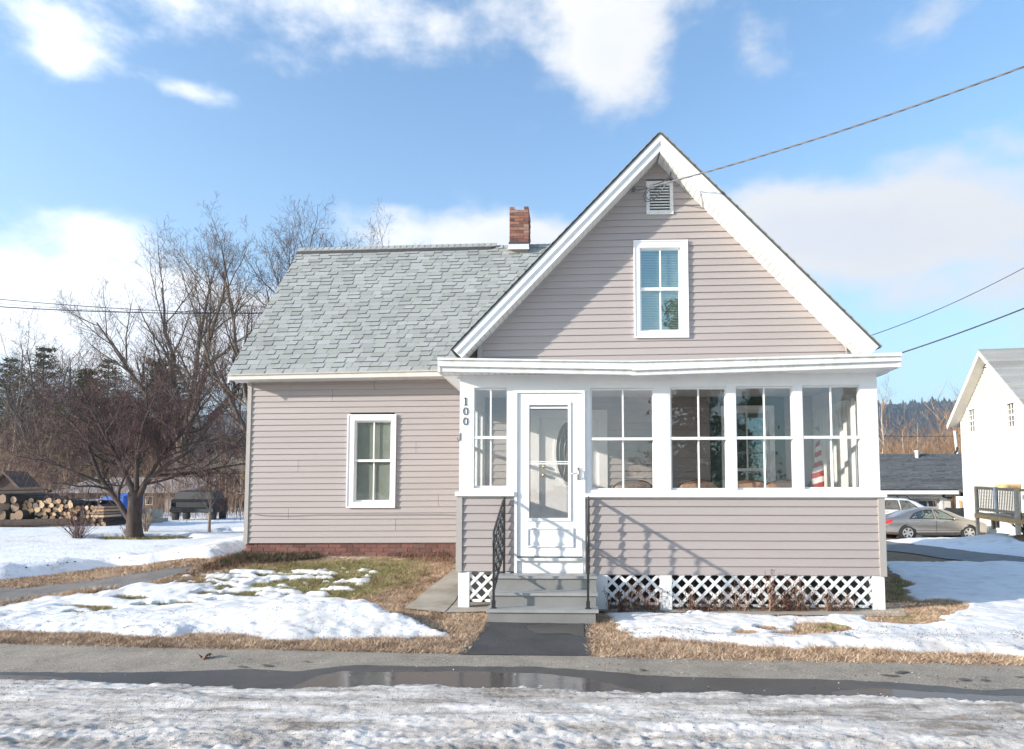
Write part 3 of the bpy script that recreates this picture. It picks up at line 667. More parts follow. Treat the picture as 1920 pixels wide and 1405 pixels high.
pebbles('dirt', cl, 200, .010, .038, 'dirt', 23, .16)
pebbles('dirt', gpoly([(0, 1150), (850, 1170), (850, 1202), (600, 1205), (0, 1192)]), 5200, .003, .008, 'dirt', 24, zf=snow_t)
pebbles('dirt', gpoly([(1150, 1180), (1920, 1185), (1920, 1232), (1500, 1220), (1150, 1212)]), 6500, .003, .008, 'dirt', 25, zf=snow_t)
pebbles('dirt', [(-5.4, 3.3), (6.2, 3.3), (5.0, 4.9), (-4.6, 5.3)], 16000, .002, .006, 'dirt', 26, zf=bank_t)
def rock(name, label, px, py, s, mat, grp=None):
    g = G(px, py); rs = random.Random(px); bm = bmesh.new(); bmesh.ops.create_icosphere(bm, subdivisions=2, radius=1)
    for v in bm.verts: v.co = Vector((v.co.x*s[0], v.co.y*s[1], max(v.co.z, -.3)*s[2]))*(1+.25*(rs.random()-.5))
    me = bpy.data.meshes.new(name); bm.to_mesh(me); bm.free(); me.materials.append(MAT[mat])
    return tag(link(name, me, None, g), label, 'stone', grp)
rock('field_stone', 'pale rounded stone half buried at the left corner of the brick foundation', 459, 1050, (.10, .07, .05), 'stone')
# oak leaf on the sidewalk
g = G(386, 1236); b = MB(); lf = [(0, -.05), (.02, -.02), (.06, -.03), (.035, .0), (.07, .03), (.025, .025), (.02, .07), (-.005, .03), (-.05, .05), (-.03, .01), (-.07, -.01), (-.03, -.02)]
top = [(x, y, .012+.02*math.sin(x*60)+.015*math.cos(y*50)) for x, y in lf]; b.add(top+[(x, y, z-.002) for x, y, z in top], [tuple(range(12)), tuple(range(23, 11, -1))]+[(i, i+12, (i+1) % 12+12, (i+1) % 12) for i in range(12)])
tag(b.build('fallen_leaf', 'leaf', loc=g+Vector((0, 0, .01))), 'curled brown oak leaf lying on the grey sidewalk', 'leaf')
# wet footprints on the dry asphalt
for px, py, sx in [(1668, 1270, .5), (1690, 1264, .5), (1808, 1278, .5), (1846, 1279, .35), (1912, 1273, .3), (500, 1251.5, .45), (455, 1254, .35), (1205, 1260, .3), (575, 1244, .25)]:
    g = G(px, py); e = []
    for i in range(14):
        a = 2*math.pi*i/14; q = .5+.18*math.sin(a*2+px); e.append((g.x+.115*sx*2*math.cos(a)*q*1.0, g.y+.10*sx*math.sin(a)*q))
    b = MB(); b.add([(x, y, float(H(x, y))+.0165) for x, y in e], [tuple(range(14))]); tag(b.build('footprint', 'asphalt_wet'), kind='structure')
# ================================================================ the house
YP, YG, YW, YR_ = 8.40, 10.35, 12.0, 14.9
house = thing('house', 'taupe clapboard gabled house with white glazed porch and grey shingled side wing', 'house', (0, 0, 0))
def X_at(px, py, Y): return P(px, py, Y).x
def Z_at(px, py, Y): return P(px, py, Y).z

def siding(parent, Y, z0, z1, n, xl, xr, holes=(), mat='vinyl', depth=.10, tilt=0.0, seams=None, x_piv=0.0, lap=.019):
    e = (z1-z0)/n
    for k in range(n):
        a, b = z0+k*e, z0+(k+1)*e; zm = (a+b)/2
        segs = [(xl(a), xl(b), xr(a), xr(b))]
        for (hx0, hx1, hz0, hz1) in holes:
            if hz0-.01 < zm < hz1+.01:
                new = []
                for s in segs:
                    if hx0 > min(s[0], s[1]) and hx1 < max(s[2], s[3]): new += [(s[0], s[1], hx0, hx0), (hx1, hx1, s[2], s[3])]
                    else: new.append(s)
                segs = new
        if seams:
            for (sx, k0) in seams:
                if k in (k0, k0+1):
                    new = []
                    for s in segs:
                        if s[0]+.3 < sx < s[2]-.3: new += [(s[0], s[1], sx-.0025, sx-.0025), (sx+.0025, sx+.0025, s[2], s[3])]
                        else: new.append(s)
                    segs = new
        for (la, lb, ra, rb) in segs:
            if ra-la < .02: continue
            tl = lambda x: (x-x_piv)*tilt
            yb = Y+depth; m = MB()
            m.hexa([(la, Y-lap, a+.003+tl(la)), (ra, Y-lap, a+.003+tl(ra)), (ra, yb, a+tl(ra)), (la, yb, a+tl(la)),
                    (lb, Y-.001, b+.004+tl(lb)), (rb, Y-.001, b+.004+tl(rb)), (rb, yb, b+tl(rb)), (lb, yb, b+tl(lb))])
            m.build('clapboard', mat, parent)

def siding_x(parent, X, s, y0, y1, z0, z1, n, mat='vinyl'):
    e = (z1-z0)/n
    for k in range(n):
        a, b = z0+k*e, z0+(k+1)*e; m = MB(); p = [(X+s*.017, a+.003), (X+s*.001, b+.003), (X-s*.02, b), (X-s*.02, a)]
        vs = [(x, y0, z) for x, z in p]+[(x, y1, z) for x, z in p]; m.add(vs, [(0, 1, 2, 3), (7, 6, 5, 4)]+[(i, i+4, (i+1) % 4+4, (i+1) % 4) for i in range(4)]); m.build('clapboard', mat, parent)
# ---------- a double hung window as one part: casing, with sashes, muntins and panes below it
def dh_window(parent, Y, trim, glass, railz, muntx, tw=None, out=.035, rec=.03, mat='white_clean', gm='glass_low_e', back='blind', lower_in=.012, mw=.011, rw=.022, slats=True, casing=True, name='window'):
    x0, x1, z0, z1 = trim; a0, a1, b0, b1 = glass
    m = MB()
    if casing:
        m.box(x0, x1, Y-out, Y+.06, z0, b0-.03); m.box(x0, x1, Y-out, Y+.06, b1+.03, z1)
        m.box(x0, a0-.03, Y-out, Y+.06, b0-.03, b1+.03); m.box(a1+.03, x1, Y-out, Y+.06, b0-.03, b1+.03)
        l = .02   # raised outer lip
        m.ring(x0-.004, x1+.004, z0-.004, z1+.004, l, Y-out-.012, Y-out+.001)
    else: m.ring(x0, x1, z0, z1, .02, Y-.002, Y+.05)
    w = m.build(name, mat, parent)
    yu, yl = Y+rec-.012, Y+rec+.012
    if lower_in < 0: yu, yl = yl, yu
    s = MB(); s.ring(a0-.03, a1+.03, b0-.03, b1+.03, .03, yl-.014, yl+.03); s.build('sash', mat, w)
    r = MB(); r.box(a0-.03, a1+.03, yu-.02, yl+.02, railz-rw, railz+rw); r.build('meeting_rail', mat, w)
    for (c, d, yy) in ((b0, railz-rw, yl), (railz+rw, b1, yu)):
        q = MB(); q.box(muntx-mw, muntx+mw, yy-.004, yy+.010, c, d); q.build('muntin', mat, w)
        for (u, v) in ((a0-.002, muntx), (muntx, a1+.002)):
            g = MB(); g.add([(u, yy+.004, c-.002), (v, yy+.004, c-.002), (v, yy+.004, d+.002), (u, yy+.004, d+.002)], [(0, 1, 2, 3)]); g.build('pane', gm, w)
    if back == 'blind':
        bl = MB(); k = int((b1-b0)/.026)
        for i in range(k):
            z = b0+.02+i*.026; bl.box(a0-.02, a1+.02, Y+.075, Y+.093, z, z+.004); bl.v[-8:] = [(x, y, zz+(.016 if y > Y+.08 else -.004)) for x, y, zz in bl.v[-8:]]
        o = bl.build('blind', 'blind', w); o['kind'] = 'stuff'
    return w
def rect(Y, x0, y0, x1, y1):
    ym = (y0+y1)/2; xm = (x0+x1)/2
    return (X_at(x0, ym, Y), X_at(x1, ym, Y), Z_at(xm, y1, Y), Z_at(xm, y0, Y))

# ---------- gable front
gab_bot = 3.40; apex = P(1237.5, 253, 10.0); tipL = P(850, 656.5, 10.0); tipR = P(1646, 651, 10.0)
gl_x, gr_x = X_at(896, 660, YG), X_at(1604, 655, YG)
zin = Z_at(1237.7, 290, YG); xin = X_at(1237.7, 290, YG)
kL = (apex.z-tipL.z)/(apex.x-tipL.x); kR = (apex.z-tipR.z)/(tipR.x-apex.x)
gw = rect(YG, 1188.4, 452.5, 1289.4, 634); gg = rect(YG, 1203, 469, 1273, 618)
ven = rect(YG, 1211.6, 341, 1261.8, 403)
siding(house, YG, gab_bot, zin+.02, 31, lambda z: max(gl_x+.07, xin-(zin-z)/kL), lambda z: min(gr_x-.07, xin+(zin-z)/kR), holes=[(gw[0]+.03, gw[1]-.03, gw[2]+.03, gw[3]-.03), (ven[0]+.01, ven[1]-.01, ven[2]+.02, ven[3]-.02)], tilt=.010, x_piv=1.5)
for a, b in ((gl_x, gl_x+.07), (gr_x-.07, gr_x)):
    m = MB(); m.box(a, b, YG-.03, YG+.10, 3.3, 3.95); m.build('corner_board', 'vinyl_trim', house)
dh_window(house, YG, gw, gg, (Z_at(1238, 542, YG)), X_at(1238.5, 540, YG))
# gable vent
m = MB(); m.ring(ven[0], ven[1], ven[2], ven[3], .05, YG-.03, YG+.03); v = m.build('gable_vent', 'white_old', house)
m = MB(); m.box(ven[0]+.03, ven[1]-.03, YG+.06, YG+.07, ven[2]+.03, ven[3]-.03); m.build('vent_screen', 'blind_dark', v)
nl = 10
for i in range(nl):
    z = ven[2]+.055+(ven[3]-ven[2]-.12)*i/(nl-1); m = MB()
    m.hexa([(ven[0]+.045, YG-.022, z-.008), (ven[1]-.045, YG-.022, z-.008), (ven[1]-.045, YG+.03, z+.022), (ven[0]+.045, YG+.03, z+.022), (ven[0]+.045, YG-.022, z+.012), (ven[1]-.045, YG-.022, z+.012), (ven[1]-.045, YG+.03, z+.030), (ven[0]+.045, YG+.03, z+.030)])
    m.build('louver', 'white_old', v)
# rake boards, soffit, roof edge
def rake(tip, side):
    d = Vector((apex.x-tip.x, 0, apex.z-tip.z)); Ln = d.length; d.normalize(); n = Vector((-d.z*1.0, 0, d.x)) if d.x > 0 else Vector((d.z, 0, -d.x))
    if n.z > 0: n = -n                       # towards the wall, downwards
    Wd = .170 if side < 0 else .190
    def q(s, w): p = tip+d*s+n*w; return (p.x, p.z)
    def miter(w): # end at the apex' vertical line
        p0 = tip+n*w; s = (apex.x-p0.x)/d.x; return (p0+d*s).x, (p0+d*s).z
    m = MB(); m.prism([q(0, 0), miter(0), miter(Wd), q(0, Wd)] if side < 0 else [q(0, Wd), miter(Wd), miter(0), q(0, 0)], 10.0, 10.03); m.build('rake_board', 'white', house)
    m = MB(); m.prism([q(0, 0), miter(0), miter(.072), q(0, .072)] if side < 0 else [q(0, .072), miter(.072), miter(0), q(0, 0)], 9.975, 10.001); m.build('drip_edge', 'white', house)
    m = MB(); m.prism([q(0, .072), miter(.072), miter(.09), q(0, .09)] if side < 0 else [q(0, .09), miter(.09), miter(.072), q(0, .072)], 9.985, 10.002); m.build('drip_edge', 'white', house)
    # soffit panels from the rake board back to the wall
    w0 = Wd-.004; s_end = (apex.x-(tip+n*w0).x)/d.x; k = int(s_end/.098)
    for i in range(k):
        s0, s1 = i*s_end/k+.004, (i+1)*s_end/k-.003; m = MB(); a, b = tip+d*s0+n*w0, tip+d*s1+n*w0; t = n*(-.012)
        pts = [Vector((a.x, 10.03, a.z)), Vector((b.x, 10.03, b.z)), Vector((b.x, YG, b.z)), Vector((a.x, YG, a.z))]
        m.hexa([p for p in pts]+[p+t for p in pts]); m.build('soffit_panel', 'soffit', house)
    a, b = tip+n*(w0-.014), tip+d*s_end+n*(w0-.014); m = MB(); m.hexa([Vector((a.x, 10.03, a.z)), Vector((b.x, 10.03, b.z)), Vector((b.x, YG+.05, b.z)), Vector((a.x, YG+.05, a.z))]+[Vector((p.x, y, p.z)) for p, y in ((a-n*.01, 10.03), (b-n*.01, 10.03), (b-n*.01, YG+.05), (a-n*.01, YG+.05))]); m.build('soffit_backing', 'tar', house)
    # closure under the rake end
    # roof slab, back over the house
    m = MB(); o = -n*.018; lo = tip-d*.03
    pts = [(lo.x, lo.z), (apex.x, apex.z+.0), (apex.x, apex.z+.028), ((lo+o).x, (lo+o).z)]
    m.prism(pts if side < 0 else pts[::-1], 9.965, 22.0); m.build('roof_slope', 'shingle_edge', house)
    # shingle courses stepping up the slope
    k = 31
    for i in range(k):
        s0 = i*Ln/k-.03; m = MB(); p = [lo+d*(i*(Ln+.03)/k)-n*.028, lo+d*((i+1.25)*(Ln+.03)/k)-n*.028]
        if i == k-1: p[1] = lo+d*((i+1.0)*(Ln+.03)/k)-n*.028
        pp = [(p[0].x, p[0].z), (p[1].x, p[1].z), ((p[1]-n*.004).x, (p[1]-n*.004).z), ((p[0]-n*.013).x, (p[0]-n*.013).z)]
        m.prism(pp if side < 0 else pp[::-1], 9.955, 22.0); m.build('shingle_course', 'shingle', house)
rake(tipL, -1); rake(tipR, 1)
# soffit J-channel just under the rake, on the wall, and the taupe conduit on the right
m = MB(); m.tube([P(a_, b_, YG-.035) for a_, b_ in ((1255, 316), (1270, 330), (1285, 343), (1330, 394), (1400, 462), (1549, 609), (1586, 651), (1588, 668))], .012, 8); m.tube([P(a_, b_, YG-.075) for a_, b_ in ((1257, 314), (1290, 338), (1350, 398), (1420, 466))], .009, 6); m.build('conduit', 'conduit', house, True)
# side walls and back of the main house, dark rooms inside
m = MB(); m.box(gl_x-.02, gl_x+.06, YG+.10, 22, .2, 3.6); m.build('side_wall', 'vinyl', house)
m = MB(); m.box(gr_x-.06, gr_x+.02, YG+.10, 22, -.6, 3.6); m.build('side_wall', 'vinyl', house)
m = MB(); m.prism([(gl_x, -.6), (gr_x, -.6), (gr_x, 3.5), (apex.x, 6.45), (gl_x, 3.5)], 21.8, 21.98); m.build('back_wall', 'vinyl', house)
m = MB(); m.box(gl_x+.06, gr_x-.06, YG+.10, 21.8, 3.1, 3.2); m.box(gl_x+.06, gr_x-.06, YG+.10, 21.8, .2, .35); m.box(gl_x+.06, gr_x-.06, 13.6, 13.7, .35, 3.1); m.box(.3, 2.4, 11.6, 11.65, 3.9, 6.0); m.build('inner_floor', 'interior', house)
m = MB(); m.box(X_at(1640, 660, YP)+.0, gr_x, YG, YG+.1, -.6, 3.42); m.build('front_wall', 'vinyl', house)

# ---------- side wing
eL, eR = P(427, 703.0, 11.62), P(866, 693.5, 11.62)
rL, rR = P(563, 470, YR_), P(1034, 458, YR_-.0)
wl = X_at(462, 870, YW); wr = gl_x
zb = Z_at(660, 1019, YW); zt = 3.43
ww = rect(YW, 652, 778, 742.5, 952); wg = rect(YW, 667.5, 792, 731, 938)
siding(house, YW, zb, zt, 28, lambda z: wl+.07, lambda z: wr+.05, holes=[(ww[0]+.03, ww[1]-.03, ww[2]+.03, ww[3]-.03)], tilt=.0055, x_piv=-5.0,
       seams=[(X_at(545, 700, YW), 25), (X_at(703, 700, YW), 26), (X_at(624, 720, YW), 24), (X_at(541, 980, YW), 4), (X_at(742, 1000, YW), 2), (X_at(822, 950, YW), 6), (X_at(560, 850, YW), 12), (X_at(780, 870, YW), 15)])
m = MB(); m.box(wl, wl+.07, YW-.03, YW+.10, zb-.01, 3.36); m.build('corner_board', 'vinyl_trim', house)
m = MB(); m.box(wl-.02, wl+.05, YW+.10, 17.9, zb, 3.4); m.prismx([(YW+.1, 3.4), (17.9, 3.4), (YR_, 6.5)], wl-.02, wl+.05); m.build('side_wall', 'vinyl', house)
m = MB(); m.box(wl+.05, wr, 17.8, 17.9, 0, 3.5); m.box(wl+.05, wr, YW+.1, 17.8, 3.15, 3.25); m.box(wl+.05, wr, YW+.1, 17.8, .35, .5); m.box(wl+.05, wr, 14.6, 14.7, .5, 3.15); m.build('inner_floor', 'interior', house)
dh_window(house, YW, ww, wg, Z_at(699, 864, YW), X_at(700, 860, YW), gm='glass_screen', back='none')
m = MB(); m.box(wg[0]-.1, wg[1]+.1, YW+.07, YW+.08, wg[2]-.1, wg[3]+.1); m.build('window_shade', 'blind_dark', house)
for i in range(3):  # a sagging phone wire stapled along the wing
    pass
m = MB(); m.tube([P(478, 965, YW-.03), P(500, 967, YW-.03), P(540, 967.5, YW-.03), P(594, 965.5, YW-.03), P(700, 965.5, YW-.03), P(760, 965, YW-.03), P(824, 965, YW-.03), P(862, 966, YW-.03)], .0045, 5); m.build('phone_wire', 'cable', house)
# wing roof
def wr_pt(u, v):   # u along, v up the slope
    return eL.lerp(eR, u).lerp(rL.lerp(rR, u), v)
sl_n = ((rL-eL).cross(eR-eL)).normalized()
if sl_n.z < 0: sl_n = -sl_n
sb = MB(); a, b, c, d = eL, eR+(eR-eL)*.01, rR+(rR-rL)*.30, rL
sb.hexa([a-sl_n*.12, b-sl_n*.12, c-sl_n*.12, d-sl_n*.12, a-sl_n*.004, b-sl_n*.004, c-sl_n*.004, d-sl_n*.004], 0, {1: 1}); sb.build('roof_deck', ['white', 'shingle_edge'], house)
sb = MB(); bk = Vector((0, 3.3, -3.25)); sb.hexa([rL-Vector((0, 0, .12)), rR+(rR-rL)*.30-Vector((0, 0, .12)), rR+(rR-rL)*.30+bk-Vector((0, 0, .12)), rL+bk-Vector((0, 0, .12)), rL, rR+(rR-rL)*.30, rR+(rR-rL)*.30+bk, rL+bk]); sb.build('roof_slope', 'shingle', house)
rows = 32; Wm = (eR-eL).length; rs = random.Random(5); cnt = 0; rest = MB(); TH = sl_n
vcount = 0
for r_ in range(rows):
    v0, v1 = r_/rows, min((r_+1)/rows, 1.0); x = -.02+rs.random()*-.2; thick = rs.random() < .5
    xend = 1.0+max(0, v0*.30)
    while x < xend:
        wd = (rs.uniform(.13, .26) if not thick else rs.uniform(.12, .23))/Wm
        u0, u1 = max(x, -.004), min(x+wd, xend+.02)
        if u1-u0 > .004:
            t = .015 if thick else .004
            A, B = wr_pt(u0+.0009, v0-.006/4.6), wr_pt(u1-.0009, v0-.006/4.6); C, D = wr_pt(u1-.0009, v1), wr_pt(u0+.0009, v1)
            hx = [A, B, C+TH*.0, D+TH*.0, A+TH*(t+.004), B+TH*(t+.004), C+TH*(.003), D+TH*.003]
            if cnt < 300:
                m = MB(); m.hexa(hx, 0, {2: 1}); m.build('shingle', ['shingle', 'shingle_edge' if thick else 'shingle'], house)  # thick tabs get a dark butt face: printed band plus painted shadow
            else: rest.hexa(hx, 0, {2: (1 if thick else 0)})
            cnt += 1
        x += wd; thick = not thick if rs.random() < .88 else thick
o = rest.build('upper_shingles', ['shingle', 'shingle_edge'], house); o['kind'] = 'stuff'
# ridge vent with its caps
rv = MB(); q0 = rL+Vector((-.03, -.15, -.145)); q1 = rL.lerp(rR, .765)+Vector((0, -.15, -.145))
rv.hexa([q0, q1, q1+Vector((0, .12, 0)), q0+Vector((0, .12, 0)), q0+Vector((0, 0, .072)), q1+Vector((0, 0, .072)), q1+Vector((0, .12, .10)), q0+Vector((0, .12, .10))]); rv.build('ridge_vent', 'tar', house)
n = 42
for i in range(n):
    p0, p1 = rL.lerp(rR, i/n)+Vector((-.02, 0, 0)), rL.lerp(rR, (i+1)/n); up = .03 if i < n*.765 else -.02; m = MB(); w = .135
    if abs(i-35.5) < 2: continue
    m.hexa([p0+Vector((0, -w, -w*.75+up+.0)), p1+Vector((0, -w, -w*.75+up+.012)), p1+Vector((0, 0, up+.02)), p0+Vector((0, 0, up+.008)), p0+Vector((0, -w, -w*.75+up+.014)), p1+Vector((0, -w, -w*.75+up+.026)), p1+Vector((0, 0, up+.035)), p0+Vector((0, 0, up+.022))])
    m.build('ridge_cap', 'shingle', house)
# eave fascia and soffit of the wing
f0, f1 = P(428, 703.5, 11.62), P(866, 694, 11.62); g0, g1 = P(430, 712.4, 11.62), P(843, 705.2, 11.62); g1 = g1+(g1-g0)*.06
m = MB(); m.hexa([g0, g1, g1+Vector((0, .03, 0)), g0+Vector((0, .03, 0)), f0, f1, f1+Vector((0, .03, 0)), f0+Vector((0, .03, 0))]); m.build('fascia', 'cream', house)
m = MB(); m.hexa([f0-Vector((.0, .02, .012)), f1-Vector((0, .02, .012)), f1, f0, f0+Vector((0, -.03, .012)), f1+Vector((0, -.03, .012)), f1+Vector((0, .02, .012)), f0+Vector((0, .02, .012))]); m.build('drip_edge', 'cream', house)
m = MB(); m.hexa([g0+Vector((0, .03, .0)), g1+Vector((0, .03, 0)), Vector((g1.x, YW, g1.z)), Vector((g0.x, YW, g0.z)), g0+Vector((0, .03, .01)), g1+Vector((0, .03, .01)), Vector((g1.x, YW, g1.z+.01)), Vector((g0.x, YW, g0.z+.01))]); m.build('eave_soffit', 'soffit', house)
# left rake of the wing, side on
dv = (rL-eL); m = MB(); e = Vector((-.0, 0, 0))
m.hexa([eL+Vector((0, 0, -.14)), eL+Vector((.025, 0, -.14)), rL+Vector((.025, 0, -.14)), rL+Vector((0, 0, -.14)), eL, eL+Vector((.025, 0, 0)), rL+Vector((.025, 0, 0)), rL]); m.build('rake_board', 'white', house)
siding_x(house, gl_x-.02, -1, YG+.10, YW-.02, .30, 3.42, 31); siding_x(house, wl-.02, -1, YW+.10, 17.9, zb, 3.4, 28)
# brick foundation under the wing
fo = MB(); fo.box(wl+.035, wr, YW+.035, YW+.2, -.3, zb+.01); found = fo.build('foundation', 'mortar', house)
bh, bl, jt = .062, .203, .011; z = zb-.012-bh; r_ = 0
while z > -.1:
    x = wl+.02-(0 if r_ % 2 == 0 else bl/2)
    while x < wr-.05:
        x0, x1 = max(x, wl+.02), min(x+bl, wr); 
        if x1-x0 > .03: m = MB(); j = rs.uniform(-.003, .004); m.box(x0, x1, YW+.02-j, YW+.10, z, z+bh); m.build('brick', 'brick_found', found)
        x += bl+jt
    z -= bh+jt; r_ += 1
# chimney
ch = P(955, 462, 14.62); chx0, chx1 = X_at(955, 420, 14.62), X_at(991.5, 420, 14.62); cz1 = Z_at(973, 388, 14.62); cz0 = Z_at(973, 462, 14.62)
cy0, cy1 = 14.62, 15.25
m = MB(); m.box(chx0+.012, chx1-.012, cy0+.012, cy1, cz0-.6, cz1-.05); chim = m.build('chimney', 'mortar', house)
z = cz0+.10; r_ = 0; bw = (chx1-chx0)
while z < cz1:
    last = z+.066 > cz1
    xs = [(0, .5), (.5, 1)] if r_ % 2 == 0 else [(0, .26), (.26, .74), (.74, 1)]
    for i, (u, v_) in enumerate(xs):
        if last and i == 1 and len(xs) == 3: continue
        m = MB(); j = rs.uniform(-.006, .008); tw = rs.uniform(-.006, .006)
        m.box(chx0+u*bw+.005, chx0+v_*bw-.005, cy0-j, cy0+.10, z, z+.056); m.v = [(x, y, zz+(x-chx0)*tw*3) for x, y, zz in m.v]
        m.build('brick', 'brick', chim)
    ys = [.0, .33, .66, 1.0] if r_ % 2 else [.16, .5, .84, 1.0]
    yy = cy0+.105
    for i in range(3):
        y0 = yy+i*.172; m = MB(); j = rs.uniform(-.006, .012)
        if last and i == 1: continue
        m.box(chx1-.10, chx1+j, y0+.004, min(y0+.166, cy1), z, z+.056); m.build('brick', 'brick', chim)
    z += .0665; r_ += 1
m = MB(); m.box(chx0-.012, chx1+.012, cy0-.015, cy1, cz0+.045, cz0+.095); m.build('flashing', 'tar', chim)
m = MB(); m.hexa([(chx0-.03, cy0-.10, cz0-.10), (chx1+.01, cy0-.10, cz0-.10), (chx1+.01, cy0+.05, cz0-.06), (chx0-.03, cy0+.05, cz0-.06), (chx0-.008, cy0-.012, cz0+.05), (chx1+.004, cy0-.012, cz0+.05), (chx1+.004, cy0+.05, cz0+.05), (chx0-.008, cy0+.05, cz0+.05)]); m.build('flashing', 'flashing', chim)

# ================================================================ the porch (part of the same house)
px0, px1 = X_at(861, 900, YP), X_at(1650, 900, YP)           # outer corners of the white wall
ztop = 2.88; zs_hi, zs_lo = Z_at(907, 922, YP), Z_at(907, 930.5, YP)
zs_hi2, zs_lo2 = Z_at(1380, 925.5, YP), Z_at(1380, 932.5, YP)
zb_p = Z_at(907, 1071.5, YP); fl = .47
dr = rect(YP, 964.8, 732.5, 1097, 1071)      # door frame outer
WIN = [  # outer frame px, glass px upper-left..lower-right, rail y, muntin x
    ((885.5, 724, 953, 919), (889.5, 730.5, 950.3, 911), 820.5, 919.5),
    ((1104, 724.5, 1229, 922), (1110.5, 731, 1224.5, 916), 823, 1168.5),
    ((1254, 722.5, 1366.5, 923), (1260.5, 729.5, 1361.5, 915.5), 822, 1311),
    ((1378, 721.3, 1491.5, 922), (1383, 727.5, 1487, 915), 821, 1435),
    ((1503, 719.2, 1618, 921), (1509, 725.5, 1613.5, 913.7), 820, 1561)]
zh = min(Z_at(1000, 721, YP), 2.80)
wr_ = [rect(YP, *w[0]) for w in WIN]; gr_ = [rect(YP, *w[1]) for w in WIN]
zhd = max(w[3] for w in wr_)+.0
# header and posts between the openings
m = MB(); m.box(px0, px1, YP, YP+.10, zhd, ztop+.02); m.build('header_board', 'white', house)
edges = [(px0, wr_[0][0]), (wr_[0][1], dr[0]), (dr[1], wr_[1][0]), (wr_[1][1], wr_[2][0]), (wr_[2][1], wr_[3][0]), (wr_[3][1], wr_[4][0]), (wr_[4][1], px1)]
for i, (a, b) in enumerate(edges):
    zz = zs_hi if i < 2 else zs_hi2
    m = MB(); m.box(a, b, YP, YP+.10, zz, zhd); m.build('post', 'white', house)
for i, w in enumerate(wr_):   # filler above and below each opening
    zz = zs_hi if i < 1 else zs_hi2
    for (p_, q_) in ((w[3], zhd), (zz, w[2])):
        if q_-p_ > .003: m = MB(); m.box(w[0], w[1], YP, YP+.10, p_, q_); m.build('filler_board', 'white', house)
m = MB(); m.box(dr[0], dr[1], YP, YP+.10, dr[3], zhd); m.build('filler_board', 'white', house)
for i, (o_, g_, rz, mx) in enumerate(WIN):
    ym = 820
    dh_window(house, YP+.004, wr_[i], gr_[i], Z_at(mx, rz, YP), X_at(mx, ym, YP), casing=False, gm='glass', back='none', rec=.035, mat='white', rw=.017, mw=.010, lower_in=.012, name='porch_window')
# sills
m = MB(); m.box(px0-.045, dr[0]-.0, YP-.05, YP+.06, zs_lo, zs_hi); m.build('sill', 'white', house)
m = MB(); m.box(dr[1]+.0, px1+.055, YP-.05, YP+.06, zs_lo2, zs_hi2); m.build('sill', 'white', house)
# lower siding with corner boards
cL0, cL1 = X_at(855.5, 1000, YP), X_at(866.8, 1000, YP); cR0, cR1 = X_at(1646.5, 1000, YP), X_at(1659, 1000, YP)
siding(house, YP, zb_p, zs_lo-.01, 9, lambda z: cL1, lambda z: dr[0], depth=.08)
siding(house, YP, Z_at(1380, 1078.5, YP), zs_lo2-.01, 9, lambda z: dr[1]+.003, lambda z: cR0, depth=.08, tilt=0)
m = MB(); m.box(cL0, cL1, YP-.028, YP+.08, zb_p-.003, zs_lo-.001); m.build('corner_board', 'vinyl_trim', house)
m = MB(); m.box(cR0, cR1, YP-.028, YP+.08, Z_at(1655, 1081, YP), zs_lo2-.001); m.build('corner_board', 'vinyl_trim', house)
m = MB(); m.box(cL1, dr[0]-.002, YP-.022, YP-.001, zs_lo-.022, zs_lo-.001); m.build('trim_strip', 'vinyl_trim', house)
m = MB(); m.box(dr[1]+.002, cR0, YP-.022, YP-.001, zs_lo2-.022, zs_lo2-.001); m.build('trim_strip', 'vinyl_trim', house)
# end walls of the porch: siding below, three windows above
for sx, X0 in ((1, px0), (-1, px1)):
    xo, xi = (X0, X0+.09) if sx > 0 else (X0-.09, X0)
    m = MB(); m.box(xo, xi, YP+.10, YG, zb_p, zs_lo); m.build('end_wall', 'vinyl', house); siding_x(house, X0-.001*sx, -sx, YP+.10, YG, zb_p, zs_lo-.01, 9)
    m = MB(); m.box(xo-.01, xi+.01, YP+.10, YG, zs_lo, zs_hi); m.box(xo, xi, YP+.10, YG, 2.62, ztop); m.build('end_wall', 'white', house)
    n = 3; st = (YG-YP-.10)/n
    for i in range(n+1):
        yy = YP+.10+i*st; m = MB(); m.box(xo, xi, max(yy-.04, YP+.10), min(yy+.04, YG), zs_hi, 2.62); m.build('post', 'white', house)
    for i in range(n):
        ya, yb = YP+.14+i*st, YP+.06+(i+1)*st; m = MB(); xm = (xo+xi)/2
        for (z0, z1) in ((zs_hi, zs_hi+.06), (2.0, 2.05), (2.56, 2.62)): m.box(xm-.015, xm+.015, ya, yb, z0, z1)
        m.box(xm-.015, xm+.015, ya, ya+.04, zs_hi+.06, 2.0); m.box(xm-.015, xm+.015, yb-.04, yb, zs_hi+.06, 2.0); m.box(xm-.0149, xm+.0149, ya, ya+.04, 2.05, 2.56); m.box(xm-.0149, xm+.0149, yb-.04, yb, 2.05, 2.56)
        s = m.build('sash', 'white', house)
        m = MB(); m.box(xm-.008, xm+.008, (ya+yb)/2-.01, (ya+yb)/2+.01, zs_hi+.06, 2.56); m.build('muntin', 'white', s)
        m = MB(); m.add([(xm, ya, zs_hi), (xm, yb, zs_hi), (xm, yb, 2.6), (xm, ya, 2.6)], [(0, 1, 2, 3)]); m.build('pane', 'glass', s)
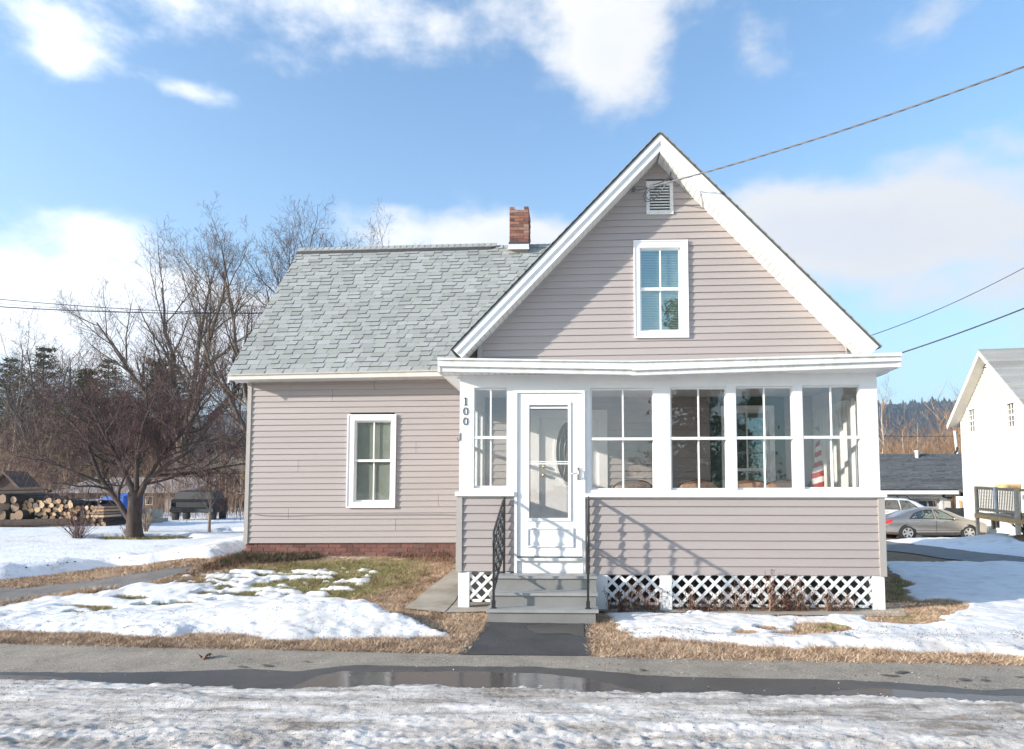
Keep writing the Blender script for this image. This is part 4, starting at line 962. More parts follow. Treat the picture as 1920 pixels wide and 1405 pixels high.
# floor, ceiling, inner wall with its siding, door and window
m = MB(); m.box(px0+.09, px1-.09, YP+.10, YG-.02, fl-.06, fl); m.build('porch_floor', 'porch_floor', house)
m = MB(); m.box(px0-.05, px1+.05, YP+.10, YG-.02, ztop-.03, ztop+.02); m.build('porch_ceiling', 'white', house)
idr = (X_at(1011, 900, YG), X_at(1123, 900, YG), .50, 2.54); iwn = (X_at(1353, 850, YG), X_at(1451, 850, YG), 1.12, Z_at(1400, 762, YG))
siding(house, YG, fl, 3.40, 28, lambda z: px0+.09, lambda z: px1-.09, holes=[(idr[0]-.12, idr[1]+.12, 0, idr[3]+.10), (iwn[0]+.02, iwn[1]-.02, iwn[2]+.02, iwn[3]-.02)])
m = MB(); m.ring(idr[0]-.13, idr[1]+.13, fl, idr[3]+.12, .13, YG-.03, YG+.08, wb=.01); m.build('door_casing', 'white', house)
m = MB(); m.box(idr[0], idr[1], YG+.01, YG+.05, idr[2], idr[3])
ox, oz, oa, ob = X_at(1066, 850, YG), Z_at(1064, 848, YG), .225, .50
door = m.build('front_door', 'door_white', house)
m = MB(); nn = 36
pts = [(ox+math.cos(2*math.pi*i/nn)*oa, oz+math.sin(2*math.pi*i/nn)*ob) for i in range(nn)]
for i in range(nn):
    (xa, za), (xb, zb2) = pts[i], pts[(i+1) % nn]; k1, k2 = 1.0, .84
    fa = lambda x, z, k: (ox+(x-ox)*k, oz+(z-oz)*(1-(1-k)*.5))
    a, b, c, d = fa(xa, za, 1), fa(xb, zb2, 1), fa(xb, zb2, .84), fa(xa, za, .84)
    m.add([(a[0], YG-.006, a[1]), (b[0], YG-.006, b[1]), (c[0], YG-.006, c[1]), (d[0], YG-.006, d[1]), (a[0], YG+.012, a[1]), (b[0], YG+.012, b[1]), (c[0], YG+.012, c[1]), (d[0], YG+.012, d[1])], [(0, 1, 2, 3)[::-1], (0, 1, 5, 4), (3, 2, 6, 7)[::-1]])
m.build('oval_frame', 'door_white', door)
m = MB(); m.add([(x, YG+.006, z) for x, z in [(ox+(x-ox)*.86, oz+(z-oz)*.92) for x, z in pts]], [tuple(range(nn))[::-1]]); m.build('oval_glass', 'black', door)
m = MB(); m.add([(x, YG+.0085, z) for x, z in [(ox+(x-ox)*.88, oz+(z-oz)*.93) for x, z in pts]], [tuple(range(nn))[::-1]]); m.build('oval_backing', 'iron', door)
m = MB()
for k in (.62, .30):
    q = [Vector((ox+(x-ox)*k, YG-.001, oz+(z-oz)*(k+.12))) for x, z in pts]; m.tube(q+[q[0]], .003, 4)
for dx in (-.08, .08): m.tube([(ox+dx, YG-.001, oz-.40), (ox+dx*.3, YG-.001, oz), (ox+dx, YG-.001, oz+.40)], .0025, 4)
m.build('leading', 'silver', door)
for (zz, r1) in ((Z_at(1020, 891, YG), .03), (Z_at(1018, 875, YG), .024)):
    m = MB(); m.tube([(idr[0]+.07, YG+.01, zz), (idr[0]+.07, YG-.035, zz)], r1*.8, 10); m.tube([(idr[0]+.07, YG-.03, zz), (idr[0]+.07, YG-.055, zz)], [r1, r1*.7], 10); m.build('door_knob', 'brass', door, True)
for (xa, xb) in ((idr[0]+.12, ox-.03), (ox+.03, idr[1]-.12)):
    m = MB(); m.ring(xa, xb, .66, 1.02, .022, YG-.004, YG+.011); m.build('door_panel', 'door_white', door)
# dark green panels around the inner window
for a, b in ((iwn[0]-.17, iwn[0]-.012), (iwn[1]+.012, iwn[1]+.16)):
    m = MB(); m.box(a, b, YG-.03, YG-.012, 1.05, iwn[3]+.16); m.build('green_panel', 'green_dark', house)
m = MB(); m.box(iwn[0]-.17, iwn[1]+.16, YG-.032, YG-.014, iwn[3]+.01, iwn[3]+.17); m.build('green_panel_board', 'green_dark', house)
dh_window(house, YG, iwn, (iwn[0]+.10, iwn[1]-.10, iwn[2]+.10, iwn[3]-.10), 1.75, (iwn[0]+iwn[1])/2, gm='glass_low_e', back='none')
# storm door
m = MB(); fw = X_at(970, 900, YP)-dr[0]
m.box(dr[0], dr[0]+fw, YP-.03, YP+.10, .45, dr[3]); m.box(dr[1]-fw, dr[1], YP-.03, YP+.10, .45, dr[3]); m.box(dr[0]+fw, dr[1]-fw, YP-.03, YP+.10, Z_at(1030, 737.5, YP), dr[3]); m.build('door_frame', 'white', house)
dz0, dz1 = Z_at(1030, 1045, YP), Z_at(1030, 738, YP); sx0, sx1 = dr[0]+fw+.004, dr[1]-fw-.004
sg = rect(YP, 992.5, 760, 1065, 971.5)
m = MB(); y0, y1 = YP-.012, YP+.03
m.box(sx0, sg[0], y0, y1, dz0+.01, dz1); m.box(sg[1], sx1, y0, y1, dz0+.01, dz1); m.box(sg[0], sg[1], y0, y1, dz0+.01, sg[2]); m.box(sg[0], sg[1], y0, y1, sg[3], dz1)
sd = m.build('storm_door', 'door_white', house)
m = MB(); m.ring(sg[0]-.035, sg[1]+.035, sg[2]-.035, sg[3]+.035, .034, y0-.012, y0+.001); m.build('glass_frame', 'door_white', sd)
zr = Z_at(1030, 868, YP); m = MB(); m.box(sg[0], sg[1], y0-.004, y0+.012, zr+.006, zr+.020); m.box(sg[0], sg[1], y0-.004, y0+.012, zr-.020, zr-.006); m.box(sg[0], sg[1], y0-.004, y0+.012, sg[3]-.045, sg[3]-.022); m.build('glass_rail', 'door_white', sd)
m = MB(); m.add([(sg[0], y0+.02, sg[2]), (sg[1], y0+.02, sg[2]), (sg[1], y0+.02, sg[3]), (sg[0], y0+.02, sg[3])], [(0, 1, 2, 3)]); m.build('pane', 'glass', sd)
pn = rect(YP, 988, 990, 1075, 1026); m = MB(); m.ring(*pn, .018, y0-.014, y0+.001); m.box(pn[0]+.03, pn[1]-.03, y0-.004, y0+.001, pn[2]+.03, pn[3]-.03); m.build('door_panel', 'door_white', sd)
m = MB(); m.box(sx0, sx1, YP-.006, YP+.05, dz0-.004, dz0+.008); m.build('door_sweep', 'black', sd)
hx, hz = X_at(1084.5, 888, YP), Z_at(1084.5, 888.5, YP); m = MB(); m.box(hx-.014, hx+.014, y0-.012, y0+.001, hz-.075, hz+.075); m.tube([(hx, y0-.01, hz+.05), (hx, y0-.05, hz+.045), (hx, y0-.055, hz), (hx, y0-.05, hz-.045), (hx, y0-.01, hz-.05)], .009, 8); m.tube([(hx-.005, y0-.03, hz), (hx-.05, y0-.035, hz+.004), (hx-.10, y0-.03, hz-.006)], [.007, .006, .004], 6); m.build('door_handle', 'silver', sd, True)
for k in range(9):
    m = MB(); zz = .75+k*.24; m.box(dr[0]+fw-.008, dr[0]+fw+.002, YP-.036, YP-.030, zz, zz+.012)
m = MB(); m.box(dr[0]+fw, dr[1]-fw, YP-.045, YP+.05, dz0-.040, dz0-.006); m.build('door_threshold', 'white_old', house)
m = MB(); m.box(dr[0]+fw, dr[1]-fw, YP-.004, YP+.05, .43, dz0-.041); m.build('kick_board', 'white', house)
# porch roof: stepped fascia, sagging in the middle
def fpt(px, py, Y=8.10): return P(px, py, Y)
sxm = 1185
secs = [((820.5, sxm), (671, 678.5), (675.5, 679.5), (686.8, 693), (696, 702), (822.6, sxm)),
        ((sxm, 1690), (678, 661.5), (679.5, 668), (695, 676.8), (703.5, 687.5), (sxm, 1686.7))]
for (xa, xb), t0, t1, t2, t3, (xc, xd) in secs:
    m = MB(); A, B = fpt(xa, t0[0]), fpt(xb, t0[1]); C, D = fpt(xa, t1[0]), fpt(xb, t1[1]); s = Vector((0, .04, 0)); k = Vector((0, -.02, 0))
    m.hexa([C+k, D+k, D+s, C+s, A+k, B+k, B+s, A+s]); m.build('drip_edge', 'white_old', house)
    E, F_ = fpt(xa, t2[0]), fpt(xb, t2[1]); m = MB(); m.hexa([E, F_, F_+s, E+s, C, D, D+s, C+s]); m.build('fascia', 'white_old', house)
    I, J = fpt(xc, t2[0]), fpt(xd, t2[1]); G1, H1 = fpt(xc, t3[0]), fpt(xd, t3[1]); k = Vector((0, .03, 0)); m = MB(); m.hexa([G1+k, H1+k, H1+k+s, G1+k+s, I+k, J+k, J+k+s, I+k+s]); m.build('fascia', 'white_old', house)
    # soffit panels, each with its ends open as small dark vents
    G2, H2 = G1+Vector((0, .06, .004)), H1+Vector((0, .06, .004)); nn = int((H2.x-G2.x)/.082)
    for i in range(nn):
        a, b = G2.lerp(H2, (i+.04)/nn), G2.lerp(H2, (i+.96)/nn); yb = YP-.001; m = MB(); zz = ztop
        m.hexa([a, b, Vector((b.x, yb, zz)), Vector((a.x, yb, zz)), a+Vector((0, 0, .008)), b+Vector((0, 0, .008)), Vector((b.x, yb, zz+.008)), Vector((a.x, yb, zz+.008))]); m.build('soffit_panel', 'white', house)
    m = MB(); a, b = G2+Vector((0, 0, .010)), H2+Vector((0, 0, .010)); m.hexa([a, b, Vector((b.x, YP-.001, ztop+.010)), Vector((a.x, YP-.001, ztop+.010)), a+Vector((0, 0, .01)), b+Vector((0, 0, .01)), Vector((b.x, YP-.001, ztop+.02)), Vector((a.x, YP-.001, ztop+.02))]); m.build('soffit_backing', 'tar', house)
lo, ro = fpt(820.5, 671), fpt(1690, 661.5); mo = fpt(sxm, 678)
m = MB()
for a, b in ((lo, mo), (mo, ro)):
    zb1 = 3.42; m.hexa([Vector((a.x, 8.12, a.z-.03)), Vector((b.x, 8.12, b.z-.03)), Vector((b.x, YG-.02, zb1-.05)), Vector((a.x, YG-.02, zb1-.05)), Vector((a.x, 8.09, a.z)), Vector((b.x, 8.09, b.z)), Vector((b.x, YG-.02, zb1)), Vector((a.x, YG-.02, zb1))])
m.build('porch_roof', 'white_old', house)
for (xx, sg_) in ((lo.x, 1), (ro.x, -1)):   # side fascias of the porch roof
    a = lo if sg_ > 0 else ro; m = MB(); x0, x1 = sorted((xx, xx+.03*sg_)); m.prismx([(8.12, a.z-.17), (YG-.02, ztop), (YG-.02, 3.38), (8.12, a.z-.005)], x0, x1); m.build('fascia', 'white_old', house)
    xw = px0 if sg_ > 0 else px1; m = MB(); x0, x1 = sorted((xx+.03*sg_, xw)); m.box(x0, x1, YP, YG-.02, ztop-.004, ztop+.006); m.build('side_soffit', 'white', house)
# small black cable hook at the left post
m = MB(); m.tube([P(857.5, 821, YP-.006), P(859, 826, YP-.006), P(862, 827, YP-.006), P(863, 812, YP-.006)], .005, 5); m.build('cable_hook', 'black', house)
m = MB(); m.tube([P(863, 826, YP-.004), P(873, 832, YP-.004), P(884, 834, YP-.004)], .002, 4); m.build('cable_end', 'white', house)
# house number 100, raised dark numerals one below another
fnt = None
def numeral(ch, px, py, h):
    cu = bpy.data.curves.new('numeral', 'FONT'); cu.body = ch; cu.size = h*1.40; cu.extrude = .004; cu.align_x = 'CENTER'; cu.align_y = 'CENTER'
    t = bpy.data.objects.new('t', cu); me = bpy.data.meshes.new_from_object(t); bpy.data.objects.remove(t)
    return me
def zero_mesh(w, h, serif=False):
    m = MB(); n = 28
    for i in range(n):
        a, b = 2*math.pi*i/n, 2*math.pi*(i+1)/n
        po = lambda t: (w*math.cos(t), h*math.sin(t)); pi_ = lambda t: (w*.66*math.cos(t), h*.90*math.sin(t))
        A, B, C, D = po(a), po(b), pi_(b), pi_(a)
        m.add([(A[0], -.008, A[1]), (B[0], -.008, B[1]), (C[0], -.008, C[1]), (D[0], -.008, D[1]), (A[0], .0, A[1]), (B[0], 0, B[1]), (C[0], 0, C[1]), (D[0], 0, D[1])], [(3, 2, 1, 0), (0, 1, 5, 4), (2, 3, 7, 6)])
    return m
for i, (py) in enumerate((753, 771.4, 790.3)):
    c = P(873, py, YP-.001); hh = .0485
    if i == 0:
        m = MB(); m.box(-.006, .006, -.008, 0, -hh, hh); m.box(-.021, .021, -.0081, 0, -hh, -hh+.006); m.prism([(-.020, hh-.016), (-.006, hh-.010), (-.006, hh), (-.009, hh)], -.0079, 0)
    else: m = zero_mesh(.030, hh)
    m.build('house_number', 'iron', house, loc=c)
# lattice skirting
bx = [(X_at(859, 1100, YP), X_at(880, 1100, YP), 1130), (X_at(1117.5, 1100, YP), X_at(1139.5, 1100, YP), 1133), (X_at(1238, 1110, YP), X_at(1260, 1110, YP), 1137), (X_at(1636, 1110, YP), X_at(1659, 1110, YP), 1143)]
for a, b, yb in bx: m = MB(); m.box(a, b, YP-.004, YP+.08, -.12, zb_p-.004); m.build('base_post', 'white', house)
def lattice(x0, x1, z0, z1):
    root = MB(); root.box(x0, x1, YP+.012, YP+.022, z0-.0, z0+.032); pan = root.build('lattice_panel', 'white', house)
    wd, pitch = .036, .158
    for dirn, yy in ((1, YP+.003), (-1, YP+.012)):
        k = int((x1-x0+(z1-z0))/pitch)+3; off = rs.random()*.02
        for i in range(-1, k):
            # band |(x-x0) - dir*(z-z0) - c| < wd*0.707 clipped to the panel
            c = i*pitch+off-(z1-z0 if dirn > 0 else 0); h = wd*.707
            poly = [(x0+c-h+(0 if dirn > 0 else 0), z0), (x0+c+h, z0), (x0+c+h+dirn*(z1-z0), z1), (x0+c-h+dirn*(z1-z0), z1)]
            def clip(poly, f, inter):
                out = []
                for j in range(len(poly)):
                    p, q = poly[j], poly[(j+1) % len(poly)]
                    if f(p): out.append(p)
                    if f(p) != f(q): out.append(inter(p, q))
                return out
            def ix(X): return lambda p, q: (X, p[1]+(q[1]-p[1])*(X-p[0])/(q[0]-p[0]))
            poly = clip(poly, lambda p: p[0] >= x0, ix(x0)); poly = clip(poly, lambda p: p[0] <= x1, ix(x1)) if poly else poly
            if len(poly) < 3: continue
            m = MB(); m.prism(poly, yy, yy+.008); m.build('slat', 'white', pan)
zl = zb_p-.004
lattice(bx[0][1]+.002, X_at(1112, 1100, YP), Z_at(900, 1129, YP), zl)
lattice(bx[1][1]+.002, bx[2][0]-.002, Z_at(1190, 1135, YP), zl)
lattice(bx[2][1]+.002, bx[3][0]-.002, Z_at(1450, 1139, YP), zl)
m = MB(); m.box(px0, px1, YP+.5, YP+.52, -.2, fl-.08); m.build('crawl_space_dark_sheet', 'tar', house)  # black sheet standing in for the dark void behind the lattice
# ================================================================ front steps and iron railings
steps = thing('front_steps', 'three grey painted wooden steps below the white storm door', 'steps', (0, 0, 0))
SX0, SX1 = -.862, .34
for i, (zt_, yf) in enumerate(((.145, 7.62), (.290, 7.87), (.448, 8.13))):
    e = .012*(2-i); x1 = SX1+.016*i
    zb2 = (-.02, .145, .290)[i]
    yb = (7.90, 8.16, YP-.03)[i]
    m = MB(); m.box(SX0-e*.5, x1+e, yf-.022, yb, zt_-.03, zt_); m.build('tread', 'tread_paint', steps)
    m = MB(); m.box(SX0+.01, x1-.008, yf, yf+.02, zb2, zt_-.031); m.build('riser', 'step_paint', steps)
for xx in (SX0+.012, SX1-.022):
    m = MB(); m.prismx([(7.64, -.02), (YP-.03, -.02), (YP-.03, .417), (8.15, .417), (8.15, .259), (7.9, .259), (7.9, .113), (7.64, .113)], xx-.01, xx+.018); m.build('stringer', 'step_paint', steps)
def railing(label, xf, xr):
    r = thing('iron_railing', label, 'railing', (0, 0, 0), group='iron railings beside the front steps')
    yf, yr = 7.70, 8.345; zf0, zf1 = .145, .93; zr0, zr1 = .448, 1.365
    pt = lambda t: Vector((xf+(xr-xf)*t, yf+(yr-yf)*t, 0))
    m = MB(); p = pt(0); m.box(p.x-.013, p.x+.013, p.y-.013, p.y+.013, zf0+.0, zf1+.03); m.build('post', 'iron', r)
    m = MB(); m.hexa([(p.x-.036, p.y-.03, zf0), (p.x+.036, p.y-.03, zf0), (p.x+.036, p.y+.03, zf0), (p.x-.036, p.y+.03, zf0), (p.x-.024, p.y-.02, zf0+.01), (p.x+.024, p.y-.02, zf0+.01), (p.x+.024, p.y+.02, zf0+.01), (p.x-.024, p.y+.02, zf0+.01)]); m.box(p.x-.021, p.x+.021, p.y-.018, p.y+.018, zf0+.01, zf0+.085); m.build('post_shoe', 'iron', r)
    q = pt(1); m = MB(); m.box(q.x-.014, q.x+.014, q.y-.01, q.y+.012, .45, zr1); m.build('post', 'iron', r)
    hr = [Vector((xf, yf-.035, .80)), Vector((xf, yf-.055, .86)), Vector((xf, yf-.05, .93)), Vector((xf, yf-.01, .985)), Vector((xf, yf+.03, 1.005)), q+Vector((0, 0, zr1))]
    m = MB(); m.tube(hr, [.011, .017, .021, .019, .019, .019], 8, flat=.7); m.build('handrail', 'iron', r, True)
    m = MB(); m.box(p.x-.018, p.x+.018, p.y-.018, p.y+.018, .90, .93); m.box(p.x-.017, p.x+.017, p.y-.017, p.y+.017, .84, .865); m.build('collar', 'iron', r)
    b0, b1 = pt(0)+Vector((0, 0, .33)), pt(1)+Vector((0, 0, .73))
    m = MB(); m.tube([b0, b1], .012, 6); m.build('bottom_rail', 'iron', r)
    for k in range(1, 5):
        t = k/5; a = pt(t); z0 = b0.z+(b1.z-b0.z)*t; z1 = 1.005+(zr1-1.005)*t-.01; m = MB(); n = 30; vs = []; fs = []
        for i in range(n+1):
            z = z0+(z1-z0)*i/n; an = i*.42; w = .0165
            for s in range(4):
                th = an+(math.pi/2)*s; rr = w if s % 2 == 0 else w*.42; vs.append((a.x+math.cos(th)*rr, a.y+math.sin(th)*rr, z))
        for i in range(n):
            for s in range(4): fs.append((i*4+s, i*4+(s+1) % 4, i*4+4+(s+1) % 4, i*4+4+s))
        m.add(vs, fs); m.build('twisted_baluster', 'iron', r)
railing('black twisted iron handrail on the left side of the grey front steps', -.800, -.742)
railing('black twisted iron handrail on the right side of the grey front steps', .252, .283)

# ================================================================ things inside the porch
def chair(label, x, y, rz):
    t = thing('round_back_chair', label, 'chair', (x, y, fl), rz, 'chairs lined up inside the porch')
    m = MB(); n = 16; pts = [(-.23, .45), (.23, .45)]+[(.25*math.cos(math.pi*i/n), .99+.115*math.sin(math.pi*i/n)) for i in range(n+1)]
    m.prism(pts, .0, .03); m.v = [(px, py+(pz-.45)*.12+px*px*-.9, pz) for px, py, pz in m.v]; m.build('backrest', 'wicker', t)
    m = MB(); e = [Vector((p_[0]*1.02, .012+(p_[1]-.45)*.12-p_[0]**2*.9, p_[1]*1.005)) for p_ in pts[2:]]; m.tube(e, .009, 5); m.build('back_rim', 'bark_dark', t)
    m = MB(); m.tube([(0, -.25, .42), (0, -.25, .46)], .25, 16); m.build('seat', 'wicker', t)
    for sx in (-1, 1):
        for sy in (-.43, -.07): m = MB(); m.tube([(sx*.17, sy, .42), (sx*.21, sy*1.08, 0)], [.018, .012], 6); m.build('leg', 'bark_dark', t)
    return t
chair('tan round backed chair inside the porch window nearest the door', X_at(1187, 905, 8.8), 8.8, math.pi)
chair('tan round backed chair behind the left half of the third porch window', X_at(1308, 905, 8.8), 8.8, math.pi)
chair('tan round backed chair behind the left half of the fourth porch window', X_at(1403, 905, 8.85), 8.85, math.pi)
chair('tan round backed chair nearest the striped flag in the porch', X_at(1468, 905, 8.85), 8.85, math.pi)
fx_, fy_ = X_at(1541, 850, 9.75), 9.75
flag = thing('furled_flag', 'furled red and white striped flag on a pole behind the rightmost porch window', 'flag', (fx_, fy_, fl))
m = MB(); m.tube([(0, 0, 0), (.0, 0, 1.78)], .012, 8); m.build('pole', 'brass', flag)
m = MB(); m.tube([(0, 0, 1.76), (0, 0, 1.80)], .03, 8); m.prism([(-.10, 1.86), (-.05, 1.83), (-.02, 1.79), (.02, 1.79), (.05, 1.83), (.10, 1.86), (.04, 1.875), (0, 1.855), (-.04, 1.875)], -.012, .012); m.build('eagle_finial', 'silver', flag)
bands = 11
for i in range(bands):
    z0, z1 = .86+(i)*.075, .86+(i+1)*.075; m = MB(); w0 = lambda z: .125-.075*max(0, (z-.86)/.83)**1.6+.01*math.sin(z*17); n = 20; vs = []
    for z, zo in ((z0, -.0), (z1, 0)):
        for k in range(n):
            a = 2*math.pi*k/n; rr = w0(z)*(1+.16*math.sin(a*5+z*3)); vs.append((rr*math.cos(a)-.02+.01*math.sin(z*9), rr*math.sin(a)*.8, z+.035*math.cos(a+.5)))
    m.add(vs, [(k, (k+1) % n, n+(k+1) % n, n+k) for k in range(n)]); m.build('stripe', 'red' if i % 2 == 0 else 'flag_white', flag, True)
m = MB(); n = 60; xs = px1-.20
vs = [(xs+.025*math.sin(i*1.3), YP+.16+i*(YG-YP-.5)/n, z) for z in (.75, 2.60) for i in range(n+1)]
m.add(vs, [(i, i+1, n+2+i, n+1+i) for i in range(n)])
c = m.build('curtain', 'curtain', None, True); tag(c, 'white sheer curtain hanging inside the right end of the porch', 'curtain')
sm = c.modifiers.new('s', 'SOLIDIFY'); sm.thickness = .003
# ================================================================ trees
def grow(seed, trunk_pts, r0, levels, nchild, ratio, ang, up, seg=5, wob=.14, twig_r=.004, minr=.010, drop=0.0, start=.25, spread=None):
    """tapered limbs from a trunk polyline: returns thick and thin tube lists"""
    rs = random.Random(seed); thick, thin = [], []
    def rec(pts, rad, lev, length):
        (thick if rad[0] > minr else thin).append((pts, rad, lev))
        if lev >= levels: return
        n = nchild[min(lev, len(nchild)-1)]; n = max(2, int(n*rs.uniform(.8, 1.2)))
        ph = rs.random()*6.28
        for i in range(n):
            t = start+(1-start)*(i+rs.random()*.8)/n if lev == 0 else .12+.86*(i+rs.random())/n
            t = min(t, .98); k = t*(len(pts)-1); j = min(int(k), len(pts)-2); f = k-j
            p = pts[j].lerp(pts[j+1], f); r = rad[j]*(1-f)+rad[j+1]*f; d = (pts[j+1]-pts[j]).normalized()
            ph += 2.4+rs.uniform(-.5, .5); a = R(ang[min(lev, len(ang)-1)]*rs.uniform(.7, 1.25))
            u = d.orthogonal().normalized(); w = d.cross(u); nd = (d*math.cos(a)+(u*math.cos(ph)+w*math.sin(ph))*math.sin(a)).normalized()
            ln = length*ratio[min(lev, len(ratio)-1)]*rs.uniform(.65, 1.15)*(1.15-.55*t if lev > 0 else 1.1-.35*t)
            cr = min(r*.72, rad[0]*.5)*rs.uniform(.7, 1.0); cr = max(cr, twig_r)
            ns = seg if lev < 2 else (4 if lev == 2 else 3); q = [p]; rr = [cr]
            for s in range(ns):
                nd = (nd+Vector((rs.gauss(0, wob), rs.gauss(0, wob), rs.gauss(0, wob)+up[min(lev, len(up)-1)]))).normalized()
                if spread: nd = Vector((nd.x*spread, nd.y*spread, nd.z)).normalized()
                q.append(q[-1]+nd*ln/ns); rr.append(max(cr*(1-(s+1)/ns*.8), twig_r*.6))
            rec(q, rr, lev+1, ln)
    L0 = sum((trunk_pts[i+1]-trunk_pts[i]).length for i in range(len(trunk_pts)-1)); n = len(trunk_pts)
    rec(trunk_pts, [r0*(1-.75*i/(n-1)) for i in range(n)], 0, L0)
    return thick, thin
def tubes_mesh(name, items, mat, thin=False):
    """every limb as a tapered tube; twigs (thin) as narrow flat blades of bark"""
    groups = {}
    for pts, rad, lev in items:
        sides = 2 if (thin and lev > 2) else (3 if (thin or lev > 2) else (8 if lev == 0 else 5)); groups.setdefault((len(pts), sides), []).append((pts, rad))
    Vs, Fs, o = [], [], 0; rs = np.random.RandomState(len(items))
    for (n, sides), its in groups.items():
        P_ = np.array([[tuple(p) for p in i[0]] for i in its]); Rr = np.array([i[1] for i in its]); m = len(its)
        D = np.gradient(P_, axis=1); D /= np.linalg.norm(D, axis=2)[..., None]+1e-9
        vert = (np.abs(D[:, :1, 2]) > .75)[..., None]
        ref = np.where(vert, np.array([0., 1, 0]), np.array([0, 0, 1.])); U = np.cross(D, ref); U /= np.linalg.norm(U, axis=2)[..., None]+1e-9; W = np.cross(D, U)
        if sides == 2:
            t = rs.uniform(-.8, .8, (m, 1, 1)); S = (U*np.cos(t)+W*np.sin(t))*Rr[..., None]*1.15; V = np.stack([P_-S, P_+S], 2)
            i = np.arange(m)[:, None]*n*2+np.arange(n-1)[None]*2; F = np.stack([i, i+1, i+3, i+2], -1).reshape(-1, 4)
        else:
            a = np.arange(sides)*2*np.pi/sides; V = P_[:, :, None]+(U[:, :, None]*np.cos(a)[None, None, :, None]+W[:, :, None]*np.sin(a)[None, None, :, None])*Rr[:, :, None, None]
            i = (np.arange(m)[:, None, None]*n+np.arange(n-1)[None, :, None])*sides; k = np.arange(sides)[None, None]; k2 = (k+1) % sides
            F = np.stack([i+k, i+k2, i+sides+k2, i+sides+k], -1).reshape(-1, 4)
        Vs.append(V.reshape(-1, 3)); Fs.append(F+o); o += m*n*sides
    return np_mesh(name, np.concatenate(Vs), np.concatenate(Fs), mat, True)
def poly_trunk(seed, h, lean=(0, 0), wob=.1, n=8):
    rs = random.Random(seed); p = [Vector((0, 0, -.15))]; x = y = 0
    for i in range(1, n+1):
        x += lean[0]*h/n+rs.gauss(0, wob); y += lean[1]*h/n+rs.gauss(0, wob); p.append(Vector((x, y, h*i/n)))
    return p
def make_tree(name, label, cat, group, data, mt, mw):
    t = thing(name, label, cat, group=group)
    thick, thin = data
    link('trunk', tubes_mesh('trunk', thick, mt), t); 
    if thin: link('crown', tubes_mesh('crown', thin, mw, True), t)
    return t
# tall bare trees behind the wing: several stems fanning upward
def elm(seed, h, r, fan):
    rs = random.Random(seed); th, tn = [], []
    base = poly_trunk(seed, h*.14, (0, 0), .03, 3)
    th.append((base, [r, r*.9, r*.85, r*.8], 0)); top = base[-1]
    for (lx, ly, hh) in fan:
        n = 8; pts = [top-Vector((0, 0, .3))]; dx = lx/n
        for i in range(1, n+1): pts.append(top+Vector((lx*(i/n)**1.15+rs.gauss(0, .10), ly*(i/n)**1.15+rs.gauss(0, .10), hh*(i/n))))
        a, b = grow(rs.randint(0, 9999), pts, r*.52, 4, [12, 9, 7, 6], [.42, .52, .55, .55], [30, 36, 42, 45], [.07, .04, .02, .0], wob=.10, twig_r=.0065, minr=.022, start=.22)
        th += a; tn += b
    return th, tn
def place(t, px, Y, z=None): x = X_at(px, 900, Y); t.location = (x, Y, float(H(x, Y)) if z is None else z); return t
GT = 'tall bare trees behind the house'
e1_ = make_tree('bare_tree', 'tall bare tree with fanned limbs rising behind the crabapple, left of the roof', 'tree', GT, elm(3, 19, .42, [(-5.6, 0, 9.0), (-2.6, 1.5, 11.6), (3.2, -1, 11.8), (.4, 2, 12.4), (6.0, 1, 9.0)]), 'bark', 'twig'); place(e1_, 338, 41)
e2_ = make_tree('bare_tree', 'bare tree with a crooked stem leaning left beside the eave corner of the wing', 'tree', GT, elm(8, 18, .36, [(-4.5, 1, 8.2), (1.5, 0, 11.8), (-1.8, -1, 11.0), (4.5, 1, 10.8)]), 'bark', 'twig'); place(e2_, 478, 38)
e3_ = copy_tree(e2_, 'bare tree whose top twigs show above the left end of the wing ridge', rz=2.0); place(e3_, 560, 44)
e4_ = copy_tree(e1_, 'thin bare treetop peeking over the middle of the wing roof', rz=1.2, scale=1.0); place(e4_, 648, 40)
e5_ = copy_tree(e2_, 'bare tree with pale fine twigs above the pines near the left frame edge', rz=4.0, scale=.72); place(e5_, 80, 44)
e6_ = copy_tree(e1_, 'bare treetop standing behind the white neighbour house', rz=3.0, scale=.8); place(e6_, 1925, 72)
# low thin grey tree group, further back
m1_ = make_tree('bare_tree', 'slender bare tree at the left edge of the photo', 'tree', GT, grow(21, poly_trunk(21, 11, (.05, 0), .12), .14, 4, [16, 7, 5, 3], [.42, .5, .5, .5], [38, 42, 42], [.10, .06, .03], twig_r=.008, minr=.02, start=.2), 'bark_light', 'twig')
place(m1_, 12, 46)
spots = [(275, 50, .9, 'slim bare tree just left of the tall fanned tree'), (440, 46, .8, 'short slim bare tree close to the wing corner board'), (140, 52, 1.05, 'slender bare tree behind the dark round pine'), (45, 58, .95, 'slender bare tree between two pines at far left'), (345, 56, .85, 'slim bare tree behind the dark pickup')]
for i, (px, Y, s, lb) in enumerate(spots): place(copy_tree(m1_, lb, rz=i*1.7+.5, scale=s), px, Y)
